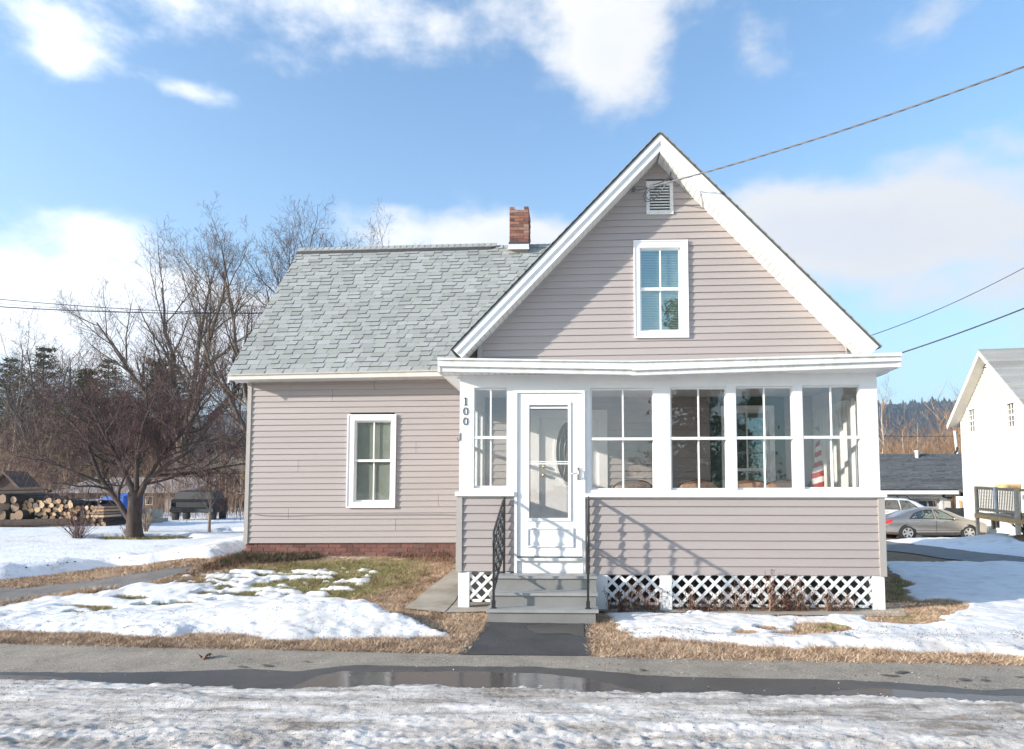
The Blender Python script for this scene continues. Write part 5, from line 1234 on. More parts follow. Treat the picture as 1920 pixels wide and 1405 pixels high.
# the crabapple in the side yard
rs_ = random.Random(4); th, tn = [], []; r0 = .21
base = [Vector((0, 0, -.1)), Vector((.0, 0, .1)), Vector((-.04, 0, .5)), Vector((-.03, .02, 1.0)), Vector((-.05, 0, 1.35))]
th.append((base, [.36, .26, .22, .21, .20], 0))
limbs = [([(-.1, 0, .42), (-.55, 0, 1.0), (-1.15, -.1, 1.75), (-1.7, -.1, 2.9), (-2.6, 0, 3.7)], .13), ([(-.05, 0, 1.2), (-.5, .2, 1.9), (-1.2, .5, 2.6), (-2.1, .8, 3.3), (-3.0, 1, 3.7)], .11),
    ([(0, 0, .95), (.35, -.1, 1.6), (1.1, -.2, 2.1), (2.2, -.3, 2.7), (3.3, -.3, 2.95)], .13), ([(0, 0, 1.3), (-.1, .1, 2.3), (.15, .2, 3.4), (0, .3, 4.6)], .12), ([(0, 0, 1.2), (.5, .3, 2.2), (1.2, .7, 3.3), (1.9, .9, 4.3)], .10),
    ([(0, 0, 1.25), (-.35, -.4, 2.2), (-.8, -.8, 3.3), (-1.3, -1.1, 4.4)], .10), ([(0, 0, 1.3), (.3, -.5, 2.2), (.9, -1.2, 3.2), (1.4, -1.5, 3.9)], .09), ([(-.9, 0, 1.5), (-1.8, -.4, 1.9), (-2.8, -.5, 2.3), (-3.5, -.4, 2.6)], .07), ([(.6, 0, 1.8), (1.6, .6, 1.9), (2.6, .8, 2.1), (3.4, .9, 2.2)], .06)]
for i, (pts, r) in enumerate(limbs):
    a, b = grow(100+i, [Vector(p) for p in pts], r*.78, 4, [13, 10, 8, 5], [.52, .55, .52, .5], [50, 52, 55], [.03, .0, .0], wob=.18, twig_r=.0050, minr=.012, start=.22)
    th += a; tn += b
crab = make_tree('crabapple_tree', 'wide spreading dark purple crabapple tree with leaning left limb in snowy yard', 'tree', None, (th, tn), 'bark_dark', 'twig_purple')
gpt = G(252, 1009); crab.location = gpt; crab.scale = (.90, .90, 1.0)
# sapling and shrubs
sap = make_tree('young_tree', 'small pale bare fruit tree standing in the snow in front of the dark pickup', 'tree', None, grow(31, [Vector((0, 0, -.05)), Vector((0, 0, .5)), Vector((.02, 0, .95)), Vector((.0, 0, 1.9))], .055, 3, [9, 6, 4], [.52, .5, .5], [50, 45, 45], [.12, .05, .0], twig_r=.004, minr=.012, start=.45), 'bark_light', 'twig')
sap.location = G(392, 1002)
def shrub(name, label, cat, seed, n, h, mat, rad=.0035, fan=.6, grp=None):
    rs = random.Random(seed); th = []
    for i in range(n):
        a = rs.uniform(0, 6.28); l = rs.uniform(.1, fan); pts = [Vector((math.cos(a)*.05, math.sin(a)*.05, -.02))]; hh = h*rs.uniform(.5, 1.1)
        for k in range(1, 5): pts.append(Vector((math.cos(a)*l*h*(k/4)**1.2+rs.gauss(0, .02*h), math.sin(a)*l*h*(k/4)**1.2+rs.gauss(0, .02*h), hh*k/4)))
        th.append((pts, [rad*1.6, rad*1.4, rad*1.2, rad, rad*.6], 3))
        for j in range(3):
            k = rs.randint(1, 3); p = pts[k]; d = Vector((rs.gauss(0, .5), rs.gauss(0, .5), .7)).normalized()*hh*.3; th.append(([p, p+d*.5, p+d+Vector((0, 0, .02))], [rad, rad*.8, rad*.5], 3))
    return tag(link(name, tubes_mesh(name, th, mat, True)), label, cat, grp)
s = shrub('bare_shrub', 'low bare twiggy shrub in the snow left of the crabapple trunk', 'shrub', 2, 48, 1.0, 'twig_purple', .0045, .95); s.location = G(146, 1018)
s = shrub('dead_weeds', 'tuft of pale dead stalks just right of the crabapple trunk', 'weeds', 5, 30, .75, 'bark_light', .006, .35); s.location = G(273, 1004)
s = shrub('dead_weeds', 'small tuft of dark dead stalks at the left foot of the crabapple trunk', 'weeds', 6, 22, .4, 'twig_brown', .006, .8); s.location = G(238, 1008)
vines = [(1158, .42, 'dead brown vine at the left end of the long lattice, beside the steps'), (1186, .5, 'tangled dead vine in front of the short lattice panel'), (1222, .38, 'dead vine against the second white lattice post'), (1290, .38, 'dead reddish vine under the third porch window'), (1318, .30, 'low bushy dead plant under the third porch window'), (1345, .34, 'dead plant stems on the lattice below the third and fourth windows'),
    (1391, .46, 'dead vine below the gap before the fourth porch window'), (1442, .62, 'tallest rust brown dead vine reaching the siding'), (1470, .46, 'rust brown dead vine right of the tallest one'), (1486, .56, 'dead twiggy vine under the right side of the fourth window'), (1508, .40, 'thin dead vine under the left edge of the fifth window'), (1548, .33, 'sparse dead stems under the fifth porch window'), (1585, .36, 'last thin dead vine near the right end of the lattice')]
protos = []
for k in range(4):
    rs = random.Random(40+k); th = []
    for i in range(24):
        x = rs.uniform(-.11, .11); pts = [Vector((x, rs.uniform(-.05, .04), -.01))]; hh = rs.uniform(.25, 1.0)*.5
        for j in range(1, 6): pts.append(pts[-1]+Vector((rs.gauss(0, .022), rs.gauss(0, .012), hh/5)))
        th.append((pts, [.0032, .0030, .0028, .0026, .0022, .0016], 3))
        for q in range(4):
            p = pts[rs.randint(1, 5)]; d = Vector((rs.gauss(0, 1), rs.gauss(0, .6), rs.gauss(.1, .7))).normalized()*rs.uniform(.02, .07); th.append(([p, p+d*.5, p+d], [.003, .006, .002], 3))
    protos.append(tubes_mesh('dead_vine', th, 'leaf_litter', True))
for i, (px, h, lb) in enumerate(vines):
    x = X_at(px, 1130, 8.30); tag(link('dead_vine', protos[i % 4], None, (x, 8.31, float(H(x, 8.31))+.02), (0, 0, rs.uniform(-.3, .3)), (1.0, 1.0, h/.62)), lb, 'vine', 'dead vines along the porch lattice')
# evergreens: whorled limbs with needle tufts
def pine(seed, h, rb, tufts=1.0, dens=7, start=.15, shape=.9, sz=.30):
    rs = np.random.RandomState(seed); rr = random.Random(seed); th = [(poly_trunk(seed, h, (0, 0), .04), [h*.017*(1-.85*i/8) for i in range(9)], 0)]; C = []
    z = h*start
    while z < h*.985:
        f = (z-h*start)/(h*(1-start)); L_ = rb*(1-f)**shape*rr.uniform(.75, 1.15)+.25; n = dens; a0 = rr.random()*6.28
        for k in range(n):
            a = a0+6.283*k/n+rr.uniform(-.3, .3); l = L_*rr.uniform(.55, 1.1); up = rr.uniform(.02, .30)*l; e = Vector((math.cos(a)*l, math.sin(a)*l, z+up)); p0 = Vector((0, 0, z))
            mid = p0.lerp(e, .5)-Vector((0, 0, .06*l)); th.append(([p0, mid, e], [.035, .022, .008], 3))
            m = int((10+l*9)*tufts)
            t = rs.uniform(.25, 1.05, m); q = np.array(p0)[None]*(1-t[:, None])+np.array(e)[None]*t[:, None]+rs.normal(0, .13+.05*l, (m, 3))*np.array([1, 1, .55]); C.append(q)
        z += h*.035*rr.uniform(.8, 1.3)
    C = np.concatenate(C); n = len(C); V = []
    for k in range(3):
        d = rs.normal(0, 1, (n, 3)); d[:, 2] = d[:, 2]*.5+.3; d /= np.linalg.norm(d, axis=1)[:, None]; s = sz*rs.uniform(.5, 1.2, n)[:, None]; w = np.cross(d, rs.normal(0, 1, (n, 3))); w /= np.linalg.norm(w, axis=1)[:, None]
        V.append(np.stack([C-w*s*.14, C+w*s*.14, C+d*s], 1))
    V = np.concatenate(V); F = np.arange(len(V)*3).reshape(-1, 3)
    return th, (V.reshape(-1, 3), F)
def make_pine(label, group, data, name='pine_tree'):
    t = thing(name, label, 'tree', group=group); link('trunk', tubes_mesh('trunk', data[0], 'bark'), t); link('crown', np_mesh('crown', data[1][0], data[1][1], 'needles'), t); return t
GP = 'evergreens behind the side yard'
p1 = make_pine('ragged olive pine with open limbs near the left frame edge', GP, pine(1, 12, 3.0, .8, 6, .25, .55)); place(p1, 72, 50)
p2 = make_pine('dark rounded pine above the log piles', GP, pine(2, 9.3, 3.0, 1.1, 8, .12, .85)); place(p2, 155, 43)
for px, Y, s, pr, lb in [(8, 48, .9, p1, 'thin olive pine cut by the left frame edge'), (225, 45, .88, p2, 'brownish pine behind the crabapple crown'), (290, 46, 1.12, p2, 'dark pine behind the right half of the crabapple crown'), (322, 58, 1.0, p1, 'pine standing behind the dark pickup, right of the crabapple'), (110, 55, .8, p2, 'small pine low between the olive pine and the rounded pine'), (195, 58, 1.05, p1, 'distant pine tip above the crabapple')]:
    place(copy_tree(pr, lb, rz=px*.1, scale=s), px, Y)
# conifers across the street, behind the camera: seen in the window glass
GB = 'conifers across the street'
q1 = make_pine('dark conifer across the street, mirrored in the upstairs window', GB, pine(5, 13, 3.0, .7, 7, .06, .9, .5), 'spruce_tree'); q1.location = (7.0, -21, 0)
for i, (x, y, s) in enumerate([(13, -31, .7), (19.5, -29, .8), (30, -25, 1.0), (-16, -32, 1.1), (38, -30, 1.2)]):
    copy_tree(q1, ['small conifer across the street, mirrored in the third porch window', 'conifer across the street, mirrored in the fourth porch window', 'conifer across the street, mirrored in the fifth porch window', 'tall conifer across the street, far to the left behind the camera', 'tallest conifer across the street, far to the right'][i], (x, y, 0), i*1.3, s)
# brush: saplings too many to count
def brush(name, n, xr_, yr_, h0, h1, mat, seed, r=.014, side=5, keep=None, mat2=None):
    rs = np.random.RandomState(seed); items = []
    for i in range(n):
        x, y = rs.uniform(*xr_), rs.uniform(*yr_)
        if keep and not keep(x, y): continue
        h = rs.uniform(h0, h1); z = float(H(x, y)); lx, ly = rs.normal(0, .12, 2)*h; p = [Vector((x+lx*(k/4)**1.3+rs.normal(0, .03)*h*.3, y+ly*k/4, z+h*k/4)) for k in range(5)]
        items.append((p, [r, r*.8, r*.6, r*.45, r*.25], 3))
        for q in range(side):
            t = rs.uniform(.25, .95)*4; j = int(t); b = p[j].lerp(p[j+1], t-j); a = rs.uniform(0, 6.28); l = h*rs.uniform(.10, .30)
            e = b+Vector((math.cos(a)*l*.6, math.sin(a)*l*.6, l*.75)); items.append(([b, b.lerp(e, .5)+Vector((rs.normal(0, .04), 0, 0)), e], [r*.45, r*.35, r*.2], 3))
            for w in range(2):
                c = b.lerp(e, rs.uniform(.3, .9)); a = rs.uniform(0, 6.28); l2 = l*.5; items.append(([c, c+Vector((math.cos(a)*l2*.6, math.sin(a)*l2*.6, l2*.7))], [r*.28, r*.14], 3))
    return tag(link(name, tubes_mesh(name, items, mat, True)), kind='stuff')
brush('undergrowth', 1500, (-46, -9), (40, 56), 2.0, 6.5, 'twig_brown', 1, .016, 8)
brush('undergrowth', 800, (-46, -8), (36, 48), .8, 2.6, 'twig_brown', 2, .012, 6)
brush('undergrowth', 900, (-60, 2), (54, 72), 4, 9.5, 'twig', 3, .03, 8)
brush('undergrowth', 1100, (-34, -10), (29, 36), .8, 3.6, 'twig_brown', 8, .010, 6, keep=lambda x, y: x < -.3*y)
brush('thicket', 4200, (22, 62), (58, 82), 3.2, 7.6, 'twig_orange', 4, .020, 8, keep=lambda x, y: x/y > .42)
brush('thicket', 900, (36, 72), (66, 90), 7, 12.5, 'twig_orange', 5, .035, 9, keep=lambda x, y: x/y > .555)
# birches on the right
b1 = make_tree('birch_tree', 'pale birch with forked limbs just right of the porch corner', 'tree', 'pale birches in front of the hill', grow(51, poly_trunk(51, 10, (.02, 0), .10), .10, 3, [16, 6, 4], [.40, .5, .5], [34, 40, 42], [.12, .06, .03], twig_r=.012, minr=.03, start=.2), 'birch', 'twig_orange'); place(b1, 1652, 60)
for px, Y, s, lb in [(1729, 62, .82, 'straight pale birch above the garage ridge'), (1712, 58, .55, 'short pale birch trunk beside the roof vent'), (1690, 66, .8, 'pale birch between the porch and the tall birch'), (1768, 64, .7, 'pale birch nearest the white neighbour house')]:
    place(copy_tree(b1, lb, rz=px, scale=s), px, Y)
# far hill with its forest
def hill_z(x, y): return 121*np.exp(-((y-820)/260)**2)*(1+.10*np.sin(x/140.+1.3)+.05*np.sin(x/61.))*(.9+.10*sstep(300, 1100, x)) - 2*0
hx = np.linspace(-1500, 2200, 140); hy = np.linspace(330, 1500, 50)
tag(link('hill', grid_mesh(hx, hy, lambda X, Y: hill_z(X, Y)-8, 'needles_far')), kind='structure')
rsn = np.random.RandomState(9); n = 30000; X = rsn.uniform(-100, 620, n); Y = rsn.uniform(380, 850, n); 
ang_ = X/Y; ok = ((ang_ > .40) & (ang_ < .62)) | (rsn.rand(n) < .12); X, Y = X[ok], Y[ok]; n = len(X)
Z = hill_z(X, Y)-9; h = rsn.uniform(3, 7, n)*(1+.8*(rsn.rand(n) < .06)); rr = h*rsn.uniform(.16, .30, n); con = rsn.rand(n) < .45
Vs, Fs = [], []; K = 6; a = np.arange(K)*2*np.pi/K
for (z0, z1, k0, k1) in ((.0, .55, 1.0, .75), (.55, 1.0, .75, .06)):
    jit = rsn.uniform(.6, 1.3, (n, K)); 
    lo = np.stack([X[:, None]+rr[:, None]*k0*np.cos(a)*jit, Y[:, None]+rr[:, None]*k0*np.sin(a)*jit, Z[:, None]+h[:, None]*(z0+rsn.uniform(-.06, .06, (n, K)))], -1)
    hi = np.stack([X[:, None]+rr[:, None]*k1*np.cos(a), Y[:, None]+rr[:, None]*k1*np.sin(a), Z[:, None]+h[:, None]*(z1+rsn.uniform(-.04, .04, (n, K)))], -1)
    V = np.concatenate([lo, hi], 1); o = sum(len(v) for v in Vs); i = np.arange(n)[:, None]*2*K; k = np.arange(K)[None]; F = np.stack([i+k, i+(k+1) % K, i+K+(k+1) % K, i+K+k], -1).reshape(-1, 4)+o
    Vs.append(V.reshape(-1, 3)); Fs.append(F)
tag(link('forest', np_mesh('forest', np.concatenate(Vs), np.concatenate(Fs), 'needles_far')), kind='stuff')
# ================================================================ side yard: log piles, sheds, vehicles
def log(mb_par, p, d, L_, r, end='log_end'):
    m = MB(); p = Vector(p); d = Vector(d).normalized(); n = 9; u = d.orthogonal().normalized(); w = d.cross(u); e = p+d*L_
    vs = [q+(u*math.cos(2*math.pi*k/n)+w*math.sin(2*math.pi*k/n))*r*(1+.06*math.sin(k*2.3+p.x*9)) for q in (p, e) for k in range(n)]
    m.add(vs, [(k, (k+1) % n, n+(k+1) % n, n+k) for k in range(n)]); m.add(vs, [tuple(range(n-1, -1, -1)), tuple(range(n, 2*n))], 1)
    return m.build('log', ['log_bark', end], mb_par)
rs = random.Random(3)
YL_ = 23.2
def gz(x, y): return float(H(x, y))+.05
pile = thing('log_pile', 'stack of cut firewood with pale orange log ends left of the crabapple', 'log pile', (0, 0, 0), group='log piles at the far side of the yard')
xa, xb_ = X_at(45, 960, YL_), X_at(150, 960, YL_)
z = .0; row = 0
while z < .84:
    x = xa+rs.uniform(0, .1)+(0.0 if z > .5 else 1.0*(1-z/.5)*.9)
    while x < xb_-.25*z:
        r = rs.uniform(.055, .115); bx_ = YL_+rs.uniform(-.12, .08)+z*.12
        if rs.random() < .93: log(pile, (x, bx_, gz(x, YL_)+z+r+rs.uniform(-.03, .03)), (rs.uniform(-.15, .15), 1, rs.uniform(-.04, .04)), 1.1, r)
        x += 2*r*rs.uniform(.93, 1.08)
    z += rs.uniform(.13, .16); row += 1
pile2 = thing('log_pile', 'pile of big dark bark logs at the left edge of the photo', 'log pile', (0, 0, 0), group='log piles at the far side of the yard')
xc = X_at(-30, 960, YL_); z = 0
for row in range(4):
    x = xc+rs.uniform(-.3, 0)
    while x < xa+.30-row*.12:
        r = rs.uniform(.12, .20); log(pile2, (x, YL_-.25+rs.uniform(-.15, .1), gz(x, YL_)+z+r), (rs.uniform(.5, 1.0)*rs.choice((1, -1)) if rs.random() < .45 else .1, 1, 0), 2.2, r, 'log_end_old'); x += 2.1*r
    z += .29
for k, zz in enumerate((.05,)):
    log(pile2, (xc+.3+k*.2, YL_-.55, gz(xc, YL_)+zz+.14), (1, .05, .02), 3.0 if k == 0 else 1.9, .13-.01*k, 'log_end_old')
for k, (dz, y_) in enumerate(((1.20, 0), (1.31, .12), (1.25, .3))): log(pile2, (xc-.2, YL_-.2+y_, gz(xc, YL_)+dz), (1, .05, .03), 2.45, .06, 'log_end')
pile3 = thing('log_pile', 'stack of dark old logs and split planks between pale firewood and blue tarp', 'log pile', (0, 0, 0), group='log piles at the far side of the yard')
x0 = X_at(148, 960, YL_); x1 = X_at(190, 960, YL_)
z = 0
for row in range(5):
    x = x0+(.0 if row < 5 else .3)
    while x < x1:
        r = rs.uniform(.07, .11); log(pile3, (x, YL_+.2+rs.uniform(-.06, .06), gz(x, YL_)+z+r), (.15, 1, 0), 1.2, r, 'log_end' if rs.random() < .3 else 'log_end_old'); x += 2.05*r
    z += .155
for k in range(4):
    m = MB(); zz = gz(x1, YL_)+.38+k*.10; m.box(x1-.32+rs.uniform(-.05, .05), x1+.12, YL_-.05, YL_+.9, zz, zz+.07); m.build('split_plank', 'log_end_old' if k % 2 else 'log_end', pile3)
m = MB(); m.box(X_at(75, 960, YL_+.9), X_at(190, 960, YL_+.9), YL_+.7, YL_+1.5, .98, 1.03); o = m.build('roof_sheet', 'tin', pile)
# tarped trailer
TY = 24.6; tx0, tx1 = X_at(190, 965, TY), X_at(245, 965, TY)
tr = thing('log_splitter_trailer', 'black trailer half covered by a bright blue tarp behind the crabapple', 'trailer', ((tx0+tx1)/2, TY, float(H(tx0, TY))+.05))
W_ = (tx1-tx0)/2
m = MB(); m.box(-W_, W_*.8, -.35, .6, .12, .45); m.build('trailer_bed', 'black_paint', tr)
m = MB(); m.prism([(-W_*.9, .45), (W_*.7, .45), (W_*.7, 1.0), (-W_*.1, 1.12), (-W_*.9, .8)], -.25, .6); m.build('engine_cover', 'black', tr)
for sx in (-.7, .5): m = MB(); m.tube([(sx*W_, -.42, .17), (sx*W_, -.30, .17)], .17, 14); m.build('wheel', 'tyre', tr)
m = MB(); m.hexa([(-W_*.3, -.45, 1.02), (W_*1.0, -.45, 1.05), (W_*1.0, .7, 1.16), (-W_*.3, .7, 1.12), (-W_*.3, -.45, 1.05), (W_*1.0, -.45, 1.08), (W_*1.0, .7, 1.22), (-W_*.3, .7, 1.18)]); m.hexa([(W_*.62, -.45, .30), (W_*1.0, -.43, .32), (W_*1.0, .7, .4), (W_*.62, .7, .4), (W_*.66, -.45, 1.03), (W_*1.0, -.45, 1.05), (W_*1.0, .7, 1.16), (W_*.66, .7, 1.12)]); m.hexa([(-W_*.5, -.47, .93), (W_*.7, -.47, .95), (W_*.7, -.40, .97), (-W_*.5, -.40, .95), (-W_*.35, -.46, 1.03), (W_*.8, -.46, 1.05), (W_*.8, -.40, 1.06), (-W_*.35, -.40, 1.04)])
tag(m.build('tarp', 'tarp', None, loc=tr.location), 'bright blue tarp draped over the black trailer', 'tarp')
m = MB(); m.box(-W_*.7, -W_*.62, -.4, -.38, .2, .27); m.box(W_*.3, W_*.45, -.4, -.38, .24, .33); m.box(-W_*.2, -W_*.12, -.4, -.38, .3, .36); m.build('reflector', 'flag_white', tr)
# concrete blocks
def block(label, px, py, w, d, h, mat='stone', cat='block', name='stone_block'):
    g = G(px, py); m = MB(); m.box(-w/2, w/2, 0, d, 0, h*.5); m.box(-w/2+.02, w/2-.03, .02, d, h*.52, h); return tag(m.build(name, mat, loc=g), label, cat)
block('pair of stacked pale stone blocks right of the crabapple trunk', 277, 987, .55, .5, .62)
block('low pale slab lying right of the stacked stone blocks', 291, 984, .5, .5, .25)
# shed at the far left
sx_, sy_ = X_at(12, 900, 29), 29
shed = thing('shed', 'small dark brown shed with grey gable roof behind the logs', 'shed', (sx_, sy_, 0))
m = MB(); m.prism([(-1.3, 0), (.75, 0), (.75, 1.25), (-.0, 2.0), (-1.3, 1.0)], 0, 1.0); m.build('wall', 'shed_brown', shed)
m = MB(); m.prism([(-1.5, .85), (-.0, 2.05), (-.0, 2.17), (-1.55, .98)], -.2, 1.1); m.build('roof', 'barn_brown', shed)
m = MB(); m.prism([(0.0, 2.05), (.95, 1.12), (1.0, 1.22), (0.0, 2.17)], -.2, 1.1); m.build('roof', 'barn_brown', shed)
# long low barn with tin roof, mostly hidden by branches
bx0, bx1, BY = X_at(118, 900, 36), X_at(352, 900, 36), 36
barn = thing('barn', 'long low brown shed with frosty tin roof behind the crabapple', 'shed', (bx0, BY, 0)); W_ = bx1-bx0
m = MB(); m.box(0, W_, 0, 4, -.2, 1.12); m.build('wall', 'barn_brown', barn)
m = MB(); m.hexa([(-.3, -.4, 1.15), (W_+.3, -.4, 1.15), (W_+.3, 3.0, 1.95), (-.3, 3.0, 1.95), (-.3, -.4, 1.22), (W_+.3, -.4, 1.22), (W_+.3, 3.0, 2.02), (-.3, 3.0, 2.02)]); m.build('roof', 'tin', barn)
for k, xx in enumerate((.34, .42, .58, .70)):
    m = MB(); x = W_*xx; m.ring(x-.2, x+.2, .5, .98, .04, -.03, .02); w = m.build('window', 'white_old', barn); m = MB(); m.box(x-.17, x+.17, -.01, .0, .53, .95); m.build('pane', 'glass_dark', w)
m = MB(); m.box(W_*.83, W_*.83+.45, -.03, 0, 0, 1.0); m.build('door', 'tin', barn)
# small house with white windows behind the pickup
hx_, hy_ = X_at(350, 900, 44), 44; cab = thing('cabin', 'grey brown cabin with white framed windows behind the dark pickup', 'cabin', (hx_, hy_, 0))
m = MB(); m.box(-1.5, 5.0, 0, 5, -.2, 2.6); m.build('wall', 'barn_brown', cab)
m = MB(); m.prismx([(-.4, 2.5), (2.5, 4.2), (5.4, 2.5), (5.4, 2.6), (2.5, 4.35), (-.4, 2.62)], -1.8, 5.3); m.build('roof', 'shingle_light', cab)
for x in (.5, 2.2, 3.6): m = MB(); m.ring(x-.45, x+.45, 1.0, 2.3, .09, -.04, .02); m.box(x-.03, x+.03, -.03, .02, 1.09, 2.21); w = m.build('window', 'white', cab); m = MB(); m.box(x-.36, x+.36, -.01, .0, 1.09, 2.21); m.build('pane', 'glass_car', w)
# ================================================================ vehicles
def vehicle(name, label, cat, loc, rz, st, glass, wheels, wr_, paint, tail=None, handles=(), group=None, mirror=None, rack=None, lower='black'):
    """st: (x, z_bottom, z_belt, z_top, half width at belt, half width at top)"""
    t = thing(name, label, cat, loc, rz, group)
    st = [tuple(s) for s in st]; xs = [s[0] for s in st]
    def at(x): return [float(np.interp(x, xs, [s[i] for s in st])) for i in range(1, 6)]
    fine = sorted(set(list(np.linspace(xs[0], xs[-1], 60))+xs)); rings = []
    def ringpts(x):
        zb_, zs, zt_, wb, wt = at(x); h = zs-zb_
        half = [(wb*.80, zb_), (wb*.95, zb_+.03), (wb*.985, zb_+h*.30), (wb, zb_+h*.62), (wb*.985, zb_+h*.86), (wb*.955, zs), (wb*.955*.5+wt*.5+.012, zs+(zt_-zs)*.5), (wt, zt_-(zt_-zs)*.10), (wt*.86, zt_-(zt_-zs)*.02), (wt*.45, zt_+.012)]
        return [(x, -y, z) for y, z in half]+[(x, y, z) for y, z in half[::-1]]
    vs = []; 
    for x in fine: vs += ringpts(x)
    K = 20; n = len(fine); fs = []
    for i in range(n-1):
        for k in range(K): fs.append((i*K+k, i*K+(k+1) % K, (i+1)*K+(k+1) % K, (i+1)*K+k))
    fs.append(tuple(range(K))); fs.append(tuple(range((n-1)*K+K-1, (n-1)*K-1, -1)))
    m = MB(); m.add(vs, fs); body = m.build('body', paint, t, True)
    def side(x, f, s, out=.006):   # f: 0 at the belt, 1 at the roof edge
        zb_, zs, zt_, wb, wt = at(x); z = zs+(zt_-(zt_-zs)*.10-zs)*f; a, b, c = wb*.955, wb*.955*.5+wt*.5+.012, wt
        y = a+(b-a)*min(f, .5)/.5 if f < .5 else b+(c-b)*(f-.5)/.5*1.0
        return Vector((x, s*(y+out), z))
    for s in (-1, 1):
        for poly in glass:
            m = MB(); m2 = MB(); dn = [(poly[i][0]+(poly[(i+1) % len(poly)][0]-poly[i][0])*k/6, poly[i][1]+(poly[(i+1) % len(poly)][1]-poly[i][1])*k/6) for i in range(len(poly)) for k in range(6)]; P3 = [side(x, f, s, .020) for x, f in dn]; cx_, cf_ = sum(p[0] for p in dn)/len(dn), sum(p[1] for p in dn)/len(dn); mid_ = [side(cx_+(x-cx_)*.5, cf_+(f-cf_)*.5, s, .030) for x, f in dn]; cc = side(cx_, cf_, s, .036); nd = len(dn); m.add(P3+mid_+[cc], [(i, (i+1) % nd, nd+(i+1) % nd, nd+i) for i in range(nd)]+[(nd+i, nd+(i+1) % nd, 2*nd) for i in range(nd)]); m.build('side_window', 'glass_dark' if lower == 'dark' else 'glass_car', t)
            c = sum(P3, Vector())/len(P3); fr = [c+(p-c)*1.0 for p in P3]; m2.tube(fr+[fr[0]], .016, 4); m2.build('window_trim', 'black', t)
    for x in wheels:
        for s in (-1, 1):
            zb_, zs, zt_, wb, wt = at(x); yy = s*(wb*.985); m = MB(); m.tube([(x, yy+s*.004-s*.25, wr_), (x, yy+s*.012, wr_)], wr_*1.18, 28); m.build('wheel_arch', 'black', t)
            m = MB(); nn = 28; prof = [(-.20, .80), (-.20, 1.0), (.0, 1.0), (.022, .95), (.022, .70), (.0, .66)]; vs = []
            for k in range(nn):
                a = 2*math.pi*k/nn
                for (dy, rr) in prof: vs.append((x+math.cos(a)*rr*wr_, yy+s*dy, wr_+math.sin(a)*rr*wr_))
            q = len(prof); m.add(vs, [(k*q+j, k*q+j+1, ((k+1) % nn)*q+j+1, ((k+1) % nn)*q+j) for k in range(nn) for j in range(q-1)]); w = m.build('wheel', 'tyre', t, True)
            m = MB(); m.tube([(x, yy+s*.0, wr_), (x, yy+s*.014, wr_)], wr_*.66, 24); m.build('brake_disc', 'black', w)
            m = MB()
            for k in range(6):
                a = 2*math.pi*k/6+.3; d = Vector((math.cos(a), 0, math.sin(a))); e = Vector((-math.sin(a), 0, math.cos(a))); c0 = Vector((x, yy, wr_))
                p_ = [c0+d*.04*1+e*.035, c0+d*wr_*.66+e*.045, c0+d*wr_*.66-e*.045, c0+d*.04-e*.035]; a1 = [v+Vector((0, s*.017, 0)) for v in p_]; a2 = [v+Vector((0, s*.030, 0)) for v in p_]; m.hexa(a1+a2 if s < 0 else a1+a2)
            ring = [Vector((x+math.cos(2*math.pi*k/24)*wr_*.66, yy+s*.022, wr_+math.sin(2*math.pi*k/24)*wr_*.66)) for k in range(25)]; m.tube(ring, .014, 5); m.tube([(x, yy, wr_), (x, yy+s*.035, wr_)], .05, 12); m.build('rim', 'alloy', w)
    for x in handles:
        for s in (-1, 1): p = side(x, -.0, s, .0); zb_, zs, zt_, wb, wt = at(x); m = MB(); m.tube([(x-.10, s*(wb*.985+.015), zs-.11), (x+.10, s*(wb*.985+.015), zs-.105)], .017, 6); m.build('door_handle', 'chrome', t, True)
    if tail:
        for s in (-1, 1):
            m = MB(); P3 = [Vector((x, s*(at(x)[3]*k+.008), z)) for x, k, z in tail]; q = [v-Vector((0, s*.05, 0)) for v in P3]; n_ = len(P3); m.add(P3+q, [tuple(range(n_)), tuple(range(2*n_-1, n_-1, -1))]+[(i, n_+i, n_+(i+1) % n_, (i+1) % n_) for i in range(n_)]); m.build('tail_lamp', 'tail_red', t)
    if mirror:
        for s in (-1, 1): p = side(mirror, .12, s, .09); m = MB(); m.tube([p-Vector((.10, 0, .0)), p-Vector((.03, 0, -.01)), p+Vector((.09, 0, 0))], [.05, .075, .03], 8); m.build('mirror', paint, t, True)
    if rack:
        for s in (-1, 1): a, b, zz = rack; m = MB(); m.tube([(a, s*at(a)[4]*.93, at(a)[2]), (a+.25, s*at(a)[4]*.93, zz), ((a+b)/2, s*at(a)[4]*.93, zz+.02), (b-.25, s*at(a)[4]*.93, zz), (b, s*at(a)[4]*.93, at(b)[2])], .028, 6); m.build('roof_rail', 'black', t)
        for xx in (a+.5, b-.6): m = MB(); m.box(xx-.04, xx+.04, -at(xx)[4]*.9, at(xx)[4]*.9, zz-.005, zz+.03); m.build('cross_bar', 'black', t)
    for a, b in ((xs[0]+1.72, .006),):
        pass
    return t, at
sedan = [(0.0, .42, .72, .76, .66, .52), (.04, .30, .84, .92, .76, .60), (.25, .26, .92, 1.02, .84, .64), (.55, .24, .95, 1.06, .88, .66), (.90, .22, .97, 1.16, .90, .62), (1.35, .20, .97, 1.33, .91, .60), (1.85, .20, .97, 1.44, .915, .60), (2.35, .20, .96, 1.475, .915, .60), (2.80, .20, .95, 1.44, .915, .60), (3.20, .20, .94, 1.31, .91, .60), (3.60, .21, .93, 1.13, .90, .62), (3.95, .21, .90, .985, .89, .66), (4.40, .22, .84, .90, .86, .62), (4.75, .25, .74, .78, .76, .55), (4.92, .34, .60, .62, .60, .48)]
